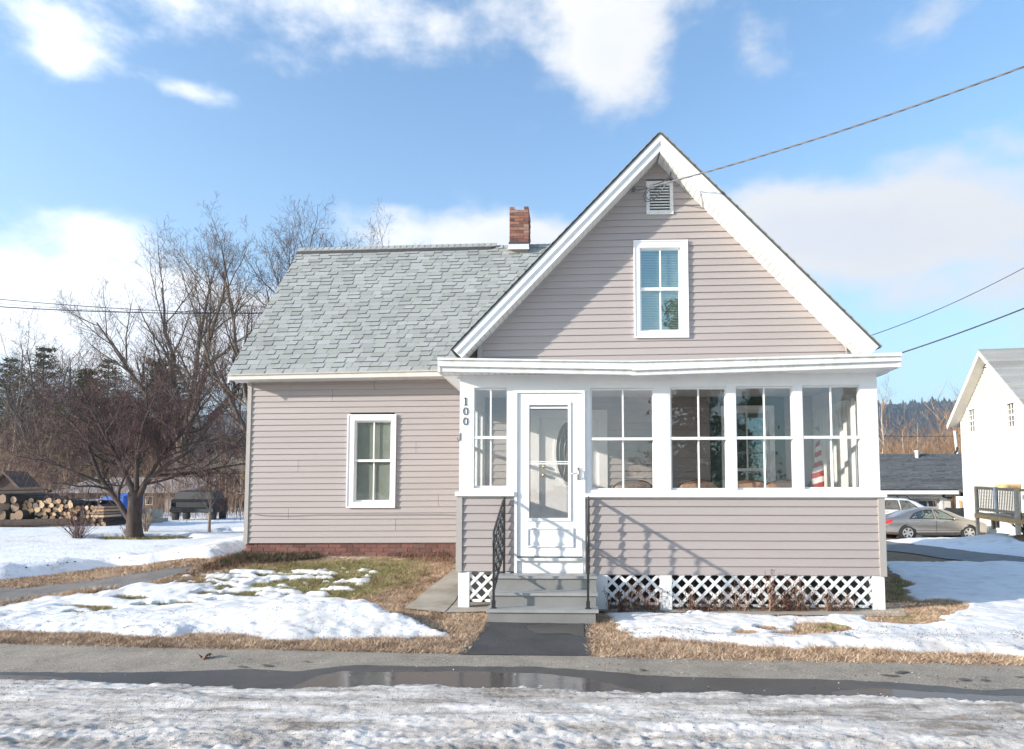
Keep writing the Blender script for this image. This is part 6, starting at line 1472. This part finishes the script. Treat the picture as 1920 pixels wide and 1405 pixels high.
SY = 33.0; px_car = 1659; sxp = X_at(1657, 960, SY-.9); gzc = float(H(sxp+2.5, SY))+.02
car, at_ = vehicle('sedan', 'warm silver four door sedan parked sideways with red tail lamp', 'car', (sxp, SY, gzc), 0.02, sedan,
    [[(1.17, .06), (1.55, .06), (1.55, .80), (1.40, .62)], [(1.58, .06), (2.30, .05), (2.28, .92), (1.95, .92), (1.60, .80)], [(2.42, .05), (3.38, .03), (3.20, .35), (2.95, .68), (2.62, .92), (2.40, .94)]], (1.05, 3.86), .335, 'car_silver',
    tail=[(.04, 1.0, .74), (.30, .99, .77), (.42, .985, .92), (.30, .97, .95), (.10, .985, .86)], handles=(1.50, 2.62), mirror=3.25)
for x in (2.36,):
    m = MB(); m.box(x-.004, x+.004, -.925, -.918, .28, .93); m.build('door_seam', 'black', car)
m = MB(); m.box(1.45, 3.45, -.932, -.915, .43, .455); m.build('side_moulding', 'car_silver', car)
wag = [(0.0, .45, .80, .86, .74, .60), (.05, .32, .98, 1.20, .82, .62), (.30, .26, 1.0, 1.50, .88, .60), (.9, .24, 1.0, 1.58, .90, .62), (1.8, .24, .99, 1.60, .91, .62), (2.6, .24, .98, 1.57, .91, .62), (3.1, .24, .97, 1.42, .90, .62), (3.55, .25, .96, 1.16, .90, .64), (3.95, .26, .92, 1.02, .88, .66), (4.45, .30, .82, .88, .80, .60), (4.7, .40, .62, .66, .64, .5)]
wy = 37.5; x_w = X_at(1722, 950, wy-.9)-3.05
wagon, _ = vehicle('station_wagon', 'white station wagon with black roof rack behind the silver sedan', 'car', (x_w+.0, wy, float(H(x_w+3, wy))+.30), 0, wag,
    [[(.45, .06), (1.15, .06), (1.15, .88), (.60, .88)], [(1.22, .06), (2.10, .05), (2.08, .90), (1.25, .90)], [(2.2, .05), (3.25, .03), (2.95, .55), (2.65, .90), (2.2, .92)]], (1.0, 3.7), .34, 'car_white', handles=(1.4, 2.4), mirror=3.1, rack=(.5, 2.85, 1.72), lower='dark')
m = MB()
# dark pickup in the yard seen square on
pk = thing('pickup_truck', 'dark boxy pickup truck parked behind the young fruit tree', 'truck', (X_at(362, 960, 27.6), 27.6, float(H(-15, 27.6))+.05))
W_ = .98; K = 2.2
m = MB(); m.hexa([(-.95, -.4, .38), (.95, -.4, .38), (.95, 3.8, .38), (-.95, 3.8, .38), (-.93, -.4, .92), (.93, -.4, .92), (.93, 3.8, .98), (-.93, 3.8, .98)]); m.build('body', 'black_paint', pk)
m = MB(); m.hexa([(-.93, .0, .93), (.93, .0, .93), (.93, 2.9, .98), (-.93, 2.9, .98), (-.80, .15, 1.22), (.80, .15, 1.22), (.80, 2.7, 1.30), (-.80, 2.7, 1.30)]); m.build('cab', 'black', pk)
m = MB(); m.box(-.70, .70, -.43, -.405, .60, .80); m.build('grille', 'black', pk)
m = MB(); m.box(-.97, .97, -.52, -.42, .40, .54); m.build('bumper', 'chrome', pk)
for s in (-1, 1):
    m = MB(); m.box(s*.82-.09, s*.82+.09, -.435, -.402, .64, .78); m.build('headlight', 'glass_car', pk)
    for y_ in (.3, 3.0): m = MB(); m.tube([(s*.72, y_, .33), (s*.97, y_, .33)], .34, 18); m.build('wheel', 'tyre', pk, True)
pk.scale = (.92, .30, 1.0)

# ================================================================ neighbour's garage and house
gy_ = 42.0; gx0, gx1 = X_at(1600, 900, gy_), X_at(1812, 900, gy_); gz0 = -1.0
gar = thing('garage', 'white garage with charcoal shingle roof behind the parked cars', 'garage', (0, 0, 0))
zE = Z_at(1730, 919, gy_); zEh = Z_at(1730, 925, gy_); zR = Z_at(1730, 852.5, 45.4)
xk = X_at(1777, 920, gy_); zE2 = Z_at(1800, 930, gy_-.6)
m = MB(); m.box(gx0-6, X_at(1704, 950, gy_), gy_, gy_+6.5, gz0-.3, zEh); m.box(X_at(1764, 950, gy_), xk+.15, gy_, gy_+6.5, gz0-.3, zEh); m.box(X_at(1704, 950, gy_), X_at(1764, 950, gy_), gy_, gy_+.3, Z_at(1730, 935, gy_), zEh); m.build('wall', 'siding_far', gar)
m = MB(); m.box(X_at(1704, 950, gy_), X_at(1764, 950, gy_), gy_+.20, gy_+.25, gz0-.3, Z_at(1730, 935, gy_)); m.build('garage_door', 'tin', gar)
for i in range(3): m = MB(); x = X_at(1715+i*18, 945, gy_); m.box(x-.22, x+.22, gy_+.17, gy_+.19, .30, .62); m.build('door_pane', 'glass_dark', gar)
m = MB(); a, b = X_at(1704, 950, gy_), X_at(1764, 950, gy_); zz = Z_at(1730, 935, gy_); m.box(a-.12, a, gy_-.03, gy_, gz0-.3, zz+.12); m.box(b, b+.12, gy_-.03, gy_, gz0-.3, zz+.12); m.box(a, b, gy_-.03, gy_, zz, zz+.12); m.build('door_trim', 'white_old', gar)
for i in range(12):
    z0_ = gz0-.2+i*.2
    if z0_+.19 > zEh: break
    m = MB(); m.hexa([(gx0-6, gy_-.02, z0_), (X_at(1702, 950, gy_), gy_-.02, z0_), (X_at(1702, 950, gy_), gy_, z0_), (gx0-6, gy_, z0_), (gx0-6, gy_-.004, z0_+.2), (X_at(1702, 950, gy_), gy_-.004, z0_+.2), (X_at(1702, 950, gy_), gy_, z0_+.2), (gx0-6, gy_, z0_+.2)]); m.build('clapboard', 'siding_far', gar)
m = MB(); m.box(gx0-6.3, xk+.35, gy_-.55, gy_-.50, zEh-.06, zE+.03); m.build('fascia', 'white', gar)
k = 14; Yr = 45.4
for i in range(k):   # shingle courses of the garage roof
    t0, t1 = i/k, (i+1)/k; y0, y1 = gy_-.55+(Yr-gy_+.55)*t0, gy_-.55+(Yr-gy_+.55)*t1; za, zb_ = zE+(zR-zE)*t0, zE+(zR-zE)*t1
    m = MB(); xl_, xr_ = gx0-6.3, X_at(1826, 900, y0); m.hexa([(xl_, y0, za-.02), (xr_, y0, za-.02), (xr_, y1, zb_-.02), (xl_, y1, zb_-.02), (xl_, y0, za+.045), (xr_, y0, za+.045), (xr_, y1, zb_+.02), (xl_, y1, zb_+.02)]); m.build('shingle_course', 'shingle_dark', gar)
rsx = random.Random(8); tb = MB()
for i in range(k*2):
    t0 = i/(k*2); y0 = gy_-.55+(Yr-gy_+.55)*t0; y1 = y0+(Yr-gy_+.55)/(k*2); za = zE+(zR-zE)*t0+.046; zb_ = za+(zR-zE)/(k*2); x = X_at(1600, 900, gy_)-1
    while x < X_at(1820, 900, y0):
        w_ = rsx.uniform(.2, .6)
        if rsx.random() < .5: tb.hexa([(x, y0, za), (x+w_, y0, za), (x+w_, y1, zb_-.01), (x, y1, zb_-.01), (x, y0, za+.03), (x+w_, y0, za+.03), (x+w_, y1, zb_+.01), (x, y1, zb_+.01)])
        x += w_
o = tb.build('shingle_tabs', 'shingle_dark', gar); o['kind'] = 'stuff'
m = MB(); m.hexa([(gx0-6.3, Yr, zR-.02), (X_at(1826, 900, Yr), Yr, zR-.02), (X_at(1826, 900, Yr), Yr+3.5, zE), (gx0-6.3, Yr+3.5, zE), (gx0-6.3, Yr, zR+.05), (X_at(1826, 900, Yr), Yr, zR+.05), (X_at(1826, 900, Yr), Yr+3.5, zE+.06), (gx0-6.3, Yr+3.5, zE+.06)]); m.build('roof_slope', 'shingle_dark', gar)
# lower lean-to with open door
xw0, xw1 = xk+.15, X_at(1826, 930, gy_-1.2)
m = MB(); ys = gy_-1.6; m.hexa([(xk+.35, ys-.2, zE2-.05), (xw1, ys-.2, zE2-.05), (xw1, gy_-.5, zE-.01), (xk+.35, gy_-.5, zE-.01), (xk+.35, ys-.2, zE2+.04), (xw1, ys-.2, zE2+.04), (xw1, gy_-.5, zE+.06), (xk+.35, gy_-.5, zE+.06)]); m.build('lean_to_roof', 'shingle_dark', gar)
m = MB(); m.box(xk+.15, xk+.7, ys, gy_-.56, gz0-.3, zE2-.03); m.box(xk+.7, xw1, ys, ys+.1, zE2-.22, zE2-.05); m.box(xk+.15, xw1, ys-.25, ys-.20, zE2-.10, zE2+.05); m.build('lean_to_wall', 'white', gar)
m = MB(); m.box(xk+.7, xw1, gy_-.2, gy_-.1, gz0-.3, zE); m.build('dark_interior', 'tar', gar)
m = MB(); x = X_at(1806, 960, gy_-1.2); m.hexa([(x-.05, gy_-1.3, gz0), (x+.05, gy_-1.3, gz0), (x+.05, gy_-1.2, gz0), (x-.05, gy_-1.2, gz0), (x-.25, gy_-1.3, .7), (x-.15, gy_-1.3, .7), (x-.15, gy_-1.2, .7), (x-.25, gy_-1.2, .7)]); tag(m.build('leaning_board', 'wood_new'), 'pale board leaning inside the open lean-to doorway', 'board')
bm = bmesh.new(); bmesh.ops.create_icosphere(bm, subdivisions=3, radius=1)
for v in bm.verts: n_ = .18*math.sin(v.co.x*7+v.co.z*5)*math.cos(v.co.y*6); v.co = Vector((v.co.x*(1.35+n_), v.co.y*.6, v.co.z*(.55+n_*.5)))
me = bpy.data.meshes.new('covered_heap'); bm.to_mesh(me); bm.free(); me.materials.append(MAT['tyre']); tag(link('covered_heap', me, None, (X_at(1790, 970, gy_-2.2), gy_-2.6, gz0+.75)), 'heap under a crumpled black cover in front of the lean-to', 'heap')
lx = X_at(1769, 932, gy_); lz = Z_at(1769, 932, gy_); fl_ = thing('flood_light', 'small black twin flood light on the garage corner', 'lamp', (lx, gy_-.02, lz))
m = MB(); m.box(-.05, .05, -.06, 0, -.02, .18); m.build('bracket', 'black', fl_)
for dx in (.12, .30): m = MB(); m.tube([(dx-.12, -.06, -.02), (dx, -.15, -.04), (dx+.02, -.22, -.06)], [.02, .04, .07], 8); m.build('lamp_head', 'black', fl_)
m = MB(); x, z = X_at(1716, 850, 45.2), Z_at(1716, 850, 45.2); m.tube([(x, 45.0, z-.4), (x, 45.0, z+.12)], .11, 12); m.tube([(x, 45, z+.08), (x, 45, z+.16)], .15, 12); m.build('roof_vent', 'white_old', gar)
m = MB(); a = P(1790, 808, 47); b = P(1795, 852, 47); m.tube([b, a], .09, 8); tag(m.build('metal_flue', 'white_old'), 'thin white flue pipe behind the garage ridge', 'pipe')
m = MB(); m.tube([P(1790, 851, 46.5), P(1794, 846, 46.5), P(1795, 838, 46.5)], .07, 6); tag(m.build('flue_elbow', 'black'), 'black bent pipe at the foot of the white flue', 'pipe')
# the white neighbour house: gable wall facing the street side at an angle
nb = thing('neighbour_house', 'white clapboard neighbour house with steep gable and grey roof', 'house', (0, 0, 0))
A = Vector((X_at(1803, 800, 36.0), 36.0, 0)); ap = P(1860, 657, 32.3); dirv = (Vector((ap.x, ap.y, 0))-A); half = dirv.length; dirv.normalize(); B = A+dirv*(2*half); nrm = Vector((-dirv.y, dirv.x, 0)); 
if nrm.x > 0: nrm = -nrm                     # outward, to the left
inw = -nrm
zE_n = Z_at(1790, 795, 35.7); zA_n = ap.z-.12; zB_n = -1.3
def npt(s, z, o=0.0): p = A+dirv*s+nrm*o; return Vector((p.x, p.y, z))
nh = 22; zz0 = -1.3; zEw = zE_n+.15; hh = (zA_n-zz0)
kk = 58
winN = [(P(1821, 768, 34.3), P(1834, 809, 34.0)), (P(1894, 755, 30.3), P(1910, 799, 30.0))]
def s_of(px, z=1.0):
    # parameter along the wall for a pixel column
    d = ray(px, 850); t = ((A.x)*(-dirv.y)+(A.y)*dirv.x)/((d.x)*(-dirv.y)+(d.y)*dirv.x); p = Vector((d.x*t, d.y*t, 0)); return (p-A).dot(dirv)
def z_of(px, py):
    d = ray(px, py); t = ((A.x)*(-dirv.y)+(A.y)*dirv.x)/((d.x)*(-dirv.y)+(d.y)*dirv.x); return CAM_H+d.z*t
nw = [(s_of(1821), s_of(1834), z_of(1828, 809), z_of(1828, 767)), (s_of(1894), s_of(1909.5), z_of(1902, 799.5), z_of(1902, 755))]
for i in range(kk):
    z0_, z1_ = zz0+i*hh/kk, zz0+(i+1)*hh/kk
    def lim(z): 
        if z <= zEw: return 0.0, 2*half
        f = (z-zEw)/(zA_n-zEw); return half*f, 2*half-half*f
    (l0, r0_), (l1, r1_) = lim(z0_), lim(z1_); segs = [(l0, l1, r0_, r1_)]
    for (sa, sb_, za, zb_) in nw:
        if za < (z0_+z1_)/2 < zb_:
            q = []
            for s in segs:
                if s[0] < sa and s[2] > sb_: q += [(s[0], s[1], sa, sa), (sb_, sb_, s[2], s[3])]
                else: q.append(s)
            segs = q
    for (la, lb_, ra, rb) in segs:
        m = MB(); m.hexa([npt(la, z0_, .045), npt(ra, z0_, .045), npt(ra, z0_, -.08), npt(la, z0_, -.08), npt(lb_, z1_, .0), npt(rb, z1_, .0), npt(rb, z1_, -.08), npt(lb_, z1_, -.08)]); m.build('clapboard', 'siding_far', nb)
for (sa, sb_, za, zb_) in nw:
    m = MB()
    def bx_(s0, s1, z0, z1, o0, o1, mm): mm.hexa([npt(s0, z0, o1), npt(s1, z0, o1), npt(s1, z0, o0), npt(s0, z0, o0), npt(s0, z1, o1), npt(s1, z1, o1), npt(s1, z1, o0), npt(s0, z1, o0)])
    t = .14; bx_(sa-t, sb_+t, zb_, zb_+t, -.02, .07, m); bx_(sa-t, sb_+t, za-t, za, -.02, .07, m); bx_(sa-t, sa, za, zb_, -.02, .07, m); bx_(sb_, sb_+t, za, zb_, -.02, .07, m); w = m.build('window', 'white', nb)
    zm = (za+zb_)/2; m = MB(); bx_(sa, sb_, zm-.04, zm+.04, -.03, .02, m); m.build('meeting_rail', 'white', w)
    m = MB()
    for k in (1, 2): bx_(sa+(sb_-sa)*k/3-.010, sa+(sb_-sa)*k/3+.010, za, zb_, -.03, .0, m)
    bx_(sa, sb_, (zm+zb_)/2-.010, (zm+zb_)/2+.010, -.031, .001, m); bx_(sa, sb_, (zm+za)/2-.010, (zm+za)/2+.010, -.031, .001, m); m.build('muntin', 'white', w)
    m = MB(); bx_(sa, sb_, za, zb_, -.05, -.04, m); m.build('pane', 'glass_dark', w)
    m = MB(); bx_(sa-.1, sb_+.1, za-.1, zb_+.1, -.16, -.12, m); m.build('window_shade', 'blind_dark', w)
m = MB(); 
for a, b in ((0, .16), (2*half-.16, 2*half)): m.hexa([npt(a, zz0, .05), npt(b, zz0, .05), npt(b, zz0, -.0), npt(a, zz0, -.0), npt(a, zEw, .05), npt(b, zEw, .05), npt(b, zEw, 0), npt(a, zEw, 0)])
m.build('corner_board', 'white', nb)
# roof: slabs running back along the ridge, with rake boards and soffit
ov, oe = .55, .35
def rslab(s0, z0, s1, z1, mat, th0, th1, name, o0=ov, o1=-9.0, par=nb):
    m = MB(); m.hexa([npt(s0, z0+th0, o0), npt(s1, z1+th0, o0), npt(s1, z1+th0, o1), npt(s0, z0+th0, o1), npt(s0, z0+th1, o0), npt(s1, z1+th1, o0), npt(s1, z1+th1, o1), npt(s0, z0+th1, o1)]); return m.build(name, mat, par)
sl = (zA_n-zEw)/half; e0_ = -oe; zl0 = zEw-sl*oe
rslab(e0_, zl0, half, zA_n+.02, 'cream', .0, .05, 'soffit'); rslab(e0_, zl0, half, zA_n+.02, 'shingle_light', .12, .17, 'roof_slope', ov+.03)
m = MB(); m.hexa([npt(e0_, zl0-.10, ov+.03), npt(half, zA_n-.10, ov+.03), npt(half, zA_n-.10, ov), npt(e0_, zl0-.10, ov), npt(e0_, zl0+.12, ov+.03), npt(half, zA_n+.14, ov+.03), npt(half, zA_n+.14, ov), npt(e0_, zl0+.12, ov)]); m.build('rake_board', 'white', nb)
m = MB(); m.hexa([npt(2*half-e0_, zl0-.10, ov+.03), npt(half, zA_n-.10, ov+.03), npt(half, zA_n-.10, ov), npt(2*half-e0_, zl0-.10, ov), npt(2*half-e0_, zl0+.12, ov+.03), npt(half, zA_n+.14, ov+.03), npt(half, zA_n+.14, ov), npt(2*half-e0_, zl0+.12, ov)]); m.build('rake_board', 'white', nb)
rslab(2*half-e0_, zl0, half, zA_n+.02, 'cream', 0, .05, 'soffit')
k = 26
for i in range(k):
    t0, t1 = i/k, (i+1)/k; s0, s1 = 2*half-e0_-(half-e0_)*t0, 2*half-e0_-(half-e0_)*t1; za, zb_ = zl0+(zA_n+.02-zl0)*t0, zl0+(zA_n+.02-zl0)*t1
    m = MB(); m.hexa([npt(s0, za+.10, ov+.04), npt(s0, za+.10, -9), npt(s1, zb_+.10, -9), npt(s1, zb_+.10, ov+.04), npt(s0, za+.19, ov+.04), npt(s0, za+.19, -9), npt(s1, zb_+.155, -9), npt(s1, zb_+.155, ov+.04)]); m.build('shingle_course', 'shingle_light', nb)
m = MB(); m.hexa([npt(0, zz0, -9), npt(2*half, zz0, -9), npt(2*half, zz0, -8.9), npt(0, zz0, -8.9), npt(0, zEw, -9), npt(2*half, zEw, -9), npt(2*half, zEw, -8.9), npt(0, zEw, -8.9)]); m.hexa([npt(0, zz0, -.08), npt(.1, zz0, -.08), npt(.1, zz0, -9), npt(0, zz0, -9), npt(0, zEw, -.08), npt(.1, zEw, -.08), npt(.1, zEw, -9), npt(0, zEw, -9)]); m.hexa([npt(2*half-.1, zz0, -.08), npt(2*half, zz0, -.08), npt(2*half, zz0, -9), npt(2*half-.1, zz0, -9), npt(2*half-.1, zEw, -.08), npt(2*half, zEw, -.08), npt(2*half, zEw, -9), npt(2*half-.1, zEw, -9)]); m.build('wall', 'siding_far', nb)
# triangular gable vent
v_ = MB(); sc = s_of(1854); zc = z_of(1854, 684); v_.hexa([npt(sc-.38, zc-.18, .05), npt(sc+.38, zc-.18, .05), npt(sc+.38, zc-.18, .0), npt(sc-.38, zc-.18, .0), npt(sc-.05, zc+.42, .05), npt(sc+.05, zc+.42, .05), npt(sc+.05, zc+.42, 0), npt(sc-.05, zc+.42, 0)]); gv = v_.build('gable_vent', 'white', nb)
for i in range(4):
    f = i/4; w_ = .30*(1-f*.85); z0_ = zc-.12+i*.12; m = MB(); m.hexa([npt(sc-w_, z0_, .075), npt(sc+w_, z0_, .075), npt(sc+w_, z0_, .05), npt(sc-w_, z0_, .05), npt(sc-w_, z0_+.05, .055), npt(sc+w_, z0_+.05, .055), npt(sc+w_, z0_+.05, .05), npt(sc-w_, z0_+.05, .05)]); m.build('louver', 'tar', gv)
# wooden deck against the neighbour house
dk = thing('deck', 'raised wooden deck with dark balusters and grey posts beside the neighbour house', 'deck', (0, 0, 0))
D0, D1, D2 = P(1832, 963, 27.0), P(1869, 968, 25.4), P(1908, 975, 23.8)
def post(px, pyt, pyb, Y, w=.09, mat='wood_grey', name='post'):
    a, b = P(px, pyb, Y), P(px, pyt, Y); m = MB(); m.hexa([(b.x-w/2, Y-w/2, a.z), (b.x+w/2, Y-w/2, a.z), (b.x+w/2, Y+w/2, a.z), (b.x-w/2, Y+w/2, a.z), (b.x-w/2, Y-w/2, b.z), (b.x+w/2, Y-w/2, b.z), (b.x+w/2, Y+w/2, b.z), (b.x-w/2, Y+w/2, b.z)]); return m.build(name, mat, dk)
post(1830, 912, 1003, 27.0, .10); post(1866.5, 913, 968, 25.4, .10, 'white_old'); post(1905.5, 918, 1003, 23.8, .12); post(1862, 973, 992, 26.5, .10, 'wood_old'); post(1870, 973, 990, 26.8, .10)
def beam(p0, p1, h, mat, name, w=.04):
    d = (p1-p0); d.z = 0; d.normalize(); n_ = Vector((-d.y, d.x, 0))*w/2; m = MB(); a = Vector((0, 0, h)); m.hexa([p0-n_, p1-n_, p1+n_, p0+n_, p0-n_+a, p1-n_+a, p1+n_+a, p0+n_+a]); return m.build(name, mat, dk)
beam(P(1828, 970.5, 27.05), P(1906, 983, 23.7), .16, 'wood_new', 'rim_board'); beam(P(1906, 983, 23.7), P(2100, 985, 23.5), .17, 'wood_new', 'rim_board')
beam(P(1832, 962.5, 27), P(1906, 973, 23.8), .05, 'wood_old', 'bottom_rail'); beam(P(1832, 956, 27), P(1905, 964, 23.8), .09, 'wood_old', 'bottom_rail')
beam(P(1832, 917, 27), P(1905, 922, 23.8), .10, 'wood_old', 'top_rail'); beam(P(1905, 922, 23.8), P(2100, 925, 23.5), .10, 'wood_new', 'top_rail')
beam(P(1866, 918, 29.5), P(1914, 918, 28.5), .22, 'wood_new', 'back_rail'); beam(P(1914, 966, 23.8), P(2100, 970, 23.5), .08, 'wood_new', 'bottom_rail')
for i in range(24):
    t = (i+.6)/24
    if abs(t-.5) < .025: continue
    a = P(1832+73*t, 958+8*t, 27-3.2*t); b = P(1832+73*t, 917+5*t, 27-3.2*t); m = MB(); m.tube([Vector((b.x, b.y, a.z)), b], .016, 5); m.build('baluster', 'iron', dk)
for i in range(10):
    a = P(1915+i*14, 972, 23.6); m = MB(); m.tube([(a.x, a.y, a.z-.05), (a.x, a.y, a.z+.95)], .015, 6); m.build('baluster', 'iron', dk)
pa, pb = P(1828, 962.5, 27.0), P(1906, 973.5, 23.75)
for i in range(12):
    t0, t1 = i/12+.002, (i+1)/12-.004; a, b = pa.lerp(pb, t0), pa.lerp(pb, t1); ex = Vector((4.2, 1.2, 0)); m = MB(); u = Vector((0, 0, -.035)); m.hexa([a+u, b+u, b+ex+u, a+ex+u, a, b, b+ex, a+ex]); m.build('deck_board', 'wood_old', dk)
s = shrub('dead_bush', 'reddish brown dead bush at the foot of the right deck post', 'shrub', 15, 90, .7, 'leaf_litter', .009, .9); g = G(1925, 1006); s.location = g
s = shrub('thin_shrub', 'thin arching twigs against the white wall under the deck', 'shrub', 16, 20, 1.0, 'twig_brown', .006, .6); g = G(1845, 1001); s.location = (g.x, g.y, g.z)
# ================================================================ overhead wires
def wire(name, label, a, b, sag, r, mat, n=40, tw=False, grp=None):
    m = MB(); a, b = Vector(a), Vector(b); pts = []
    for i in range(n+1): t = i/n; p = a.lerp(b, t); p.z -= sag*4*t*(1-t); pts.append(p)
    m.tube(pts, r, 6)
    if tw:
        for ph in (0, 2.1, 4.2): 
            q = []; k = n*8
            for i in range(k+1): t = i/k; p = a.lerp(b, t); p.z -= sag*4*t*(1-t); an = t*75+ph; q.append(p+Vector((0, math.cos(an), math.sin(an)))*r*1.4)
            m.tube(q, r*.8, 4)
    return tag(m.build(name, mat, None, True), label, 'cable', grp)
wire('service_cable', 'twisted grey service cable from the gable to the upper right', P(1196, 357, 10.2), P(2060, 72, 7.2), .10, .0065, 'cable', tw=True)
wire('utility_wire', 'thin black wire rising from the right roof slope', P(1600, 640, 12.5), P(2000, 458, 10.5), .12, .006, 'cable_black')
wire('utility_wire', 'black wire fixed to the right corner of the porch roof', P(1690, 662, 8.12), P(2060, 520, 7.0), .03, .008, 'cable_black')
GW = 'three distant wires crossing the sky at left'
wire('utility_wire', 'uppermost of the three distant wires crossing the bare trees', P(-300, 527, 30), P(520, 589, 36), .35, .018, 'cable_black', grp=GW)
wire('utility_wire', 'faint middle one of the three distant wires crossing the bare trees', P(-300, 538, 30.5), P(520, 592, 36.5), .35, .009, 'cable', grp=GW)
wire('utility_wire', 'lowest and thickest of the three distant wires crossing the bare trees', P(-300, 551, 30), P(520, 586, 36), .35, .024, 'cable_black', grp=GW)
wire('utility_wire', 'distant wire in front of the orange thicket', P(1600, 815, 50), P(1815, 817, 50), .1, .02, 'cable_black')
# looped service drop at the gable
m = MB()
m.tube([P(1254, 316, YG-.08), P(1258, 322, YG-.10), P(1256, 332, YG-.14), P(1243, 341, YG-.16), P(1228, 346, YG-.16), P(1213, 355, YG-.14), P(1206, 368, YG-.12), P(1210, 378, YG-.12), P(1220, 378, YG-.14), P(1232, 368, YG-.16), P(1246, 350, YG-.18), P(1251, 342, YG-.18)], .010, 6)
m.tube([P(1256, 316, YG-.08), P(1258, 330, YG-.12), P(1248, 345, YG-.17), P(1240, 358, YG-.17), P(1231, 371, YG-.15), P(1224, 376, YG-.13), P(1214, 374, YG-.12), P(1210, 366, YG-.12), P(1216, 358, YG-.13), P(1238, 350, YG-.16), P(1250, 342, YG-.17)], .007, 6)
m.build('cable_loop', 'cable', house, True)
m = MB(); m.box(P(1250, 313, YG-.06).x, P(1258, 313, YG-.06).x, YG-.10, YG-.0, Z_at(1253, 318, YG), Z_at(1253, 311, YG)); m.build('weather_head', 'black', house)
m = MB(); c = P(1188, 357, YG-.02); m.tube([c+Vector((0, .02, 0)), c+Vector((0, -.05, 0))], .03, 8); m.tube([c+Vector((0, -.04, 0)), P(1196, 357, 10.2)], .006, 5); m.build('cable_anchor', 'cable', house)

# ================================================================ the air
m = MB(); m.box(-1900, 2300, -310, 2650, -12, 165); hz_o = m.build('haze', [], None) if False else None
me = bpy.data.meshes.new('haze'); me.from_pydata(m.v, [], m.f); hm = bpy.data.materials.new('haze_air'); hm.use_nodes = True
for n_ in list(hm.node_tree.nodes):
    if n_.type == 'BSDF_PRINCIPLED': hm.node_tree.nodes.remove(n_)
pv = hm.node_tree.nodes.new('ShaderNodeVolumePrincipled'); pv.inputs['Color'].default_value = (.70, .84, 1.0, 1); pv.inputs['Density'].default_value = .00045; pv.inputs['Anisotropy'].default_value = .3
hm.node_tree.links.new(pv.outputs[0], hm.node_tree.nodes['Material Output'].inputs['Volume']); me.materials.append(hm)
tag(link('haze', me), kind='stuff')
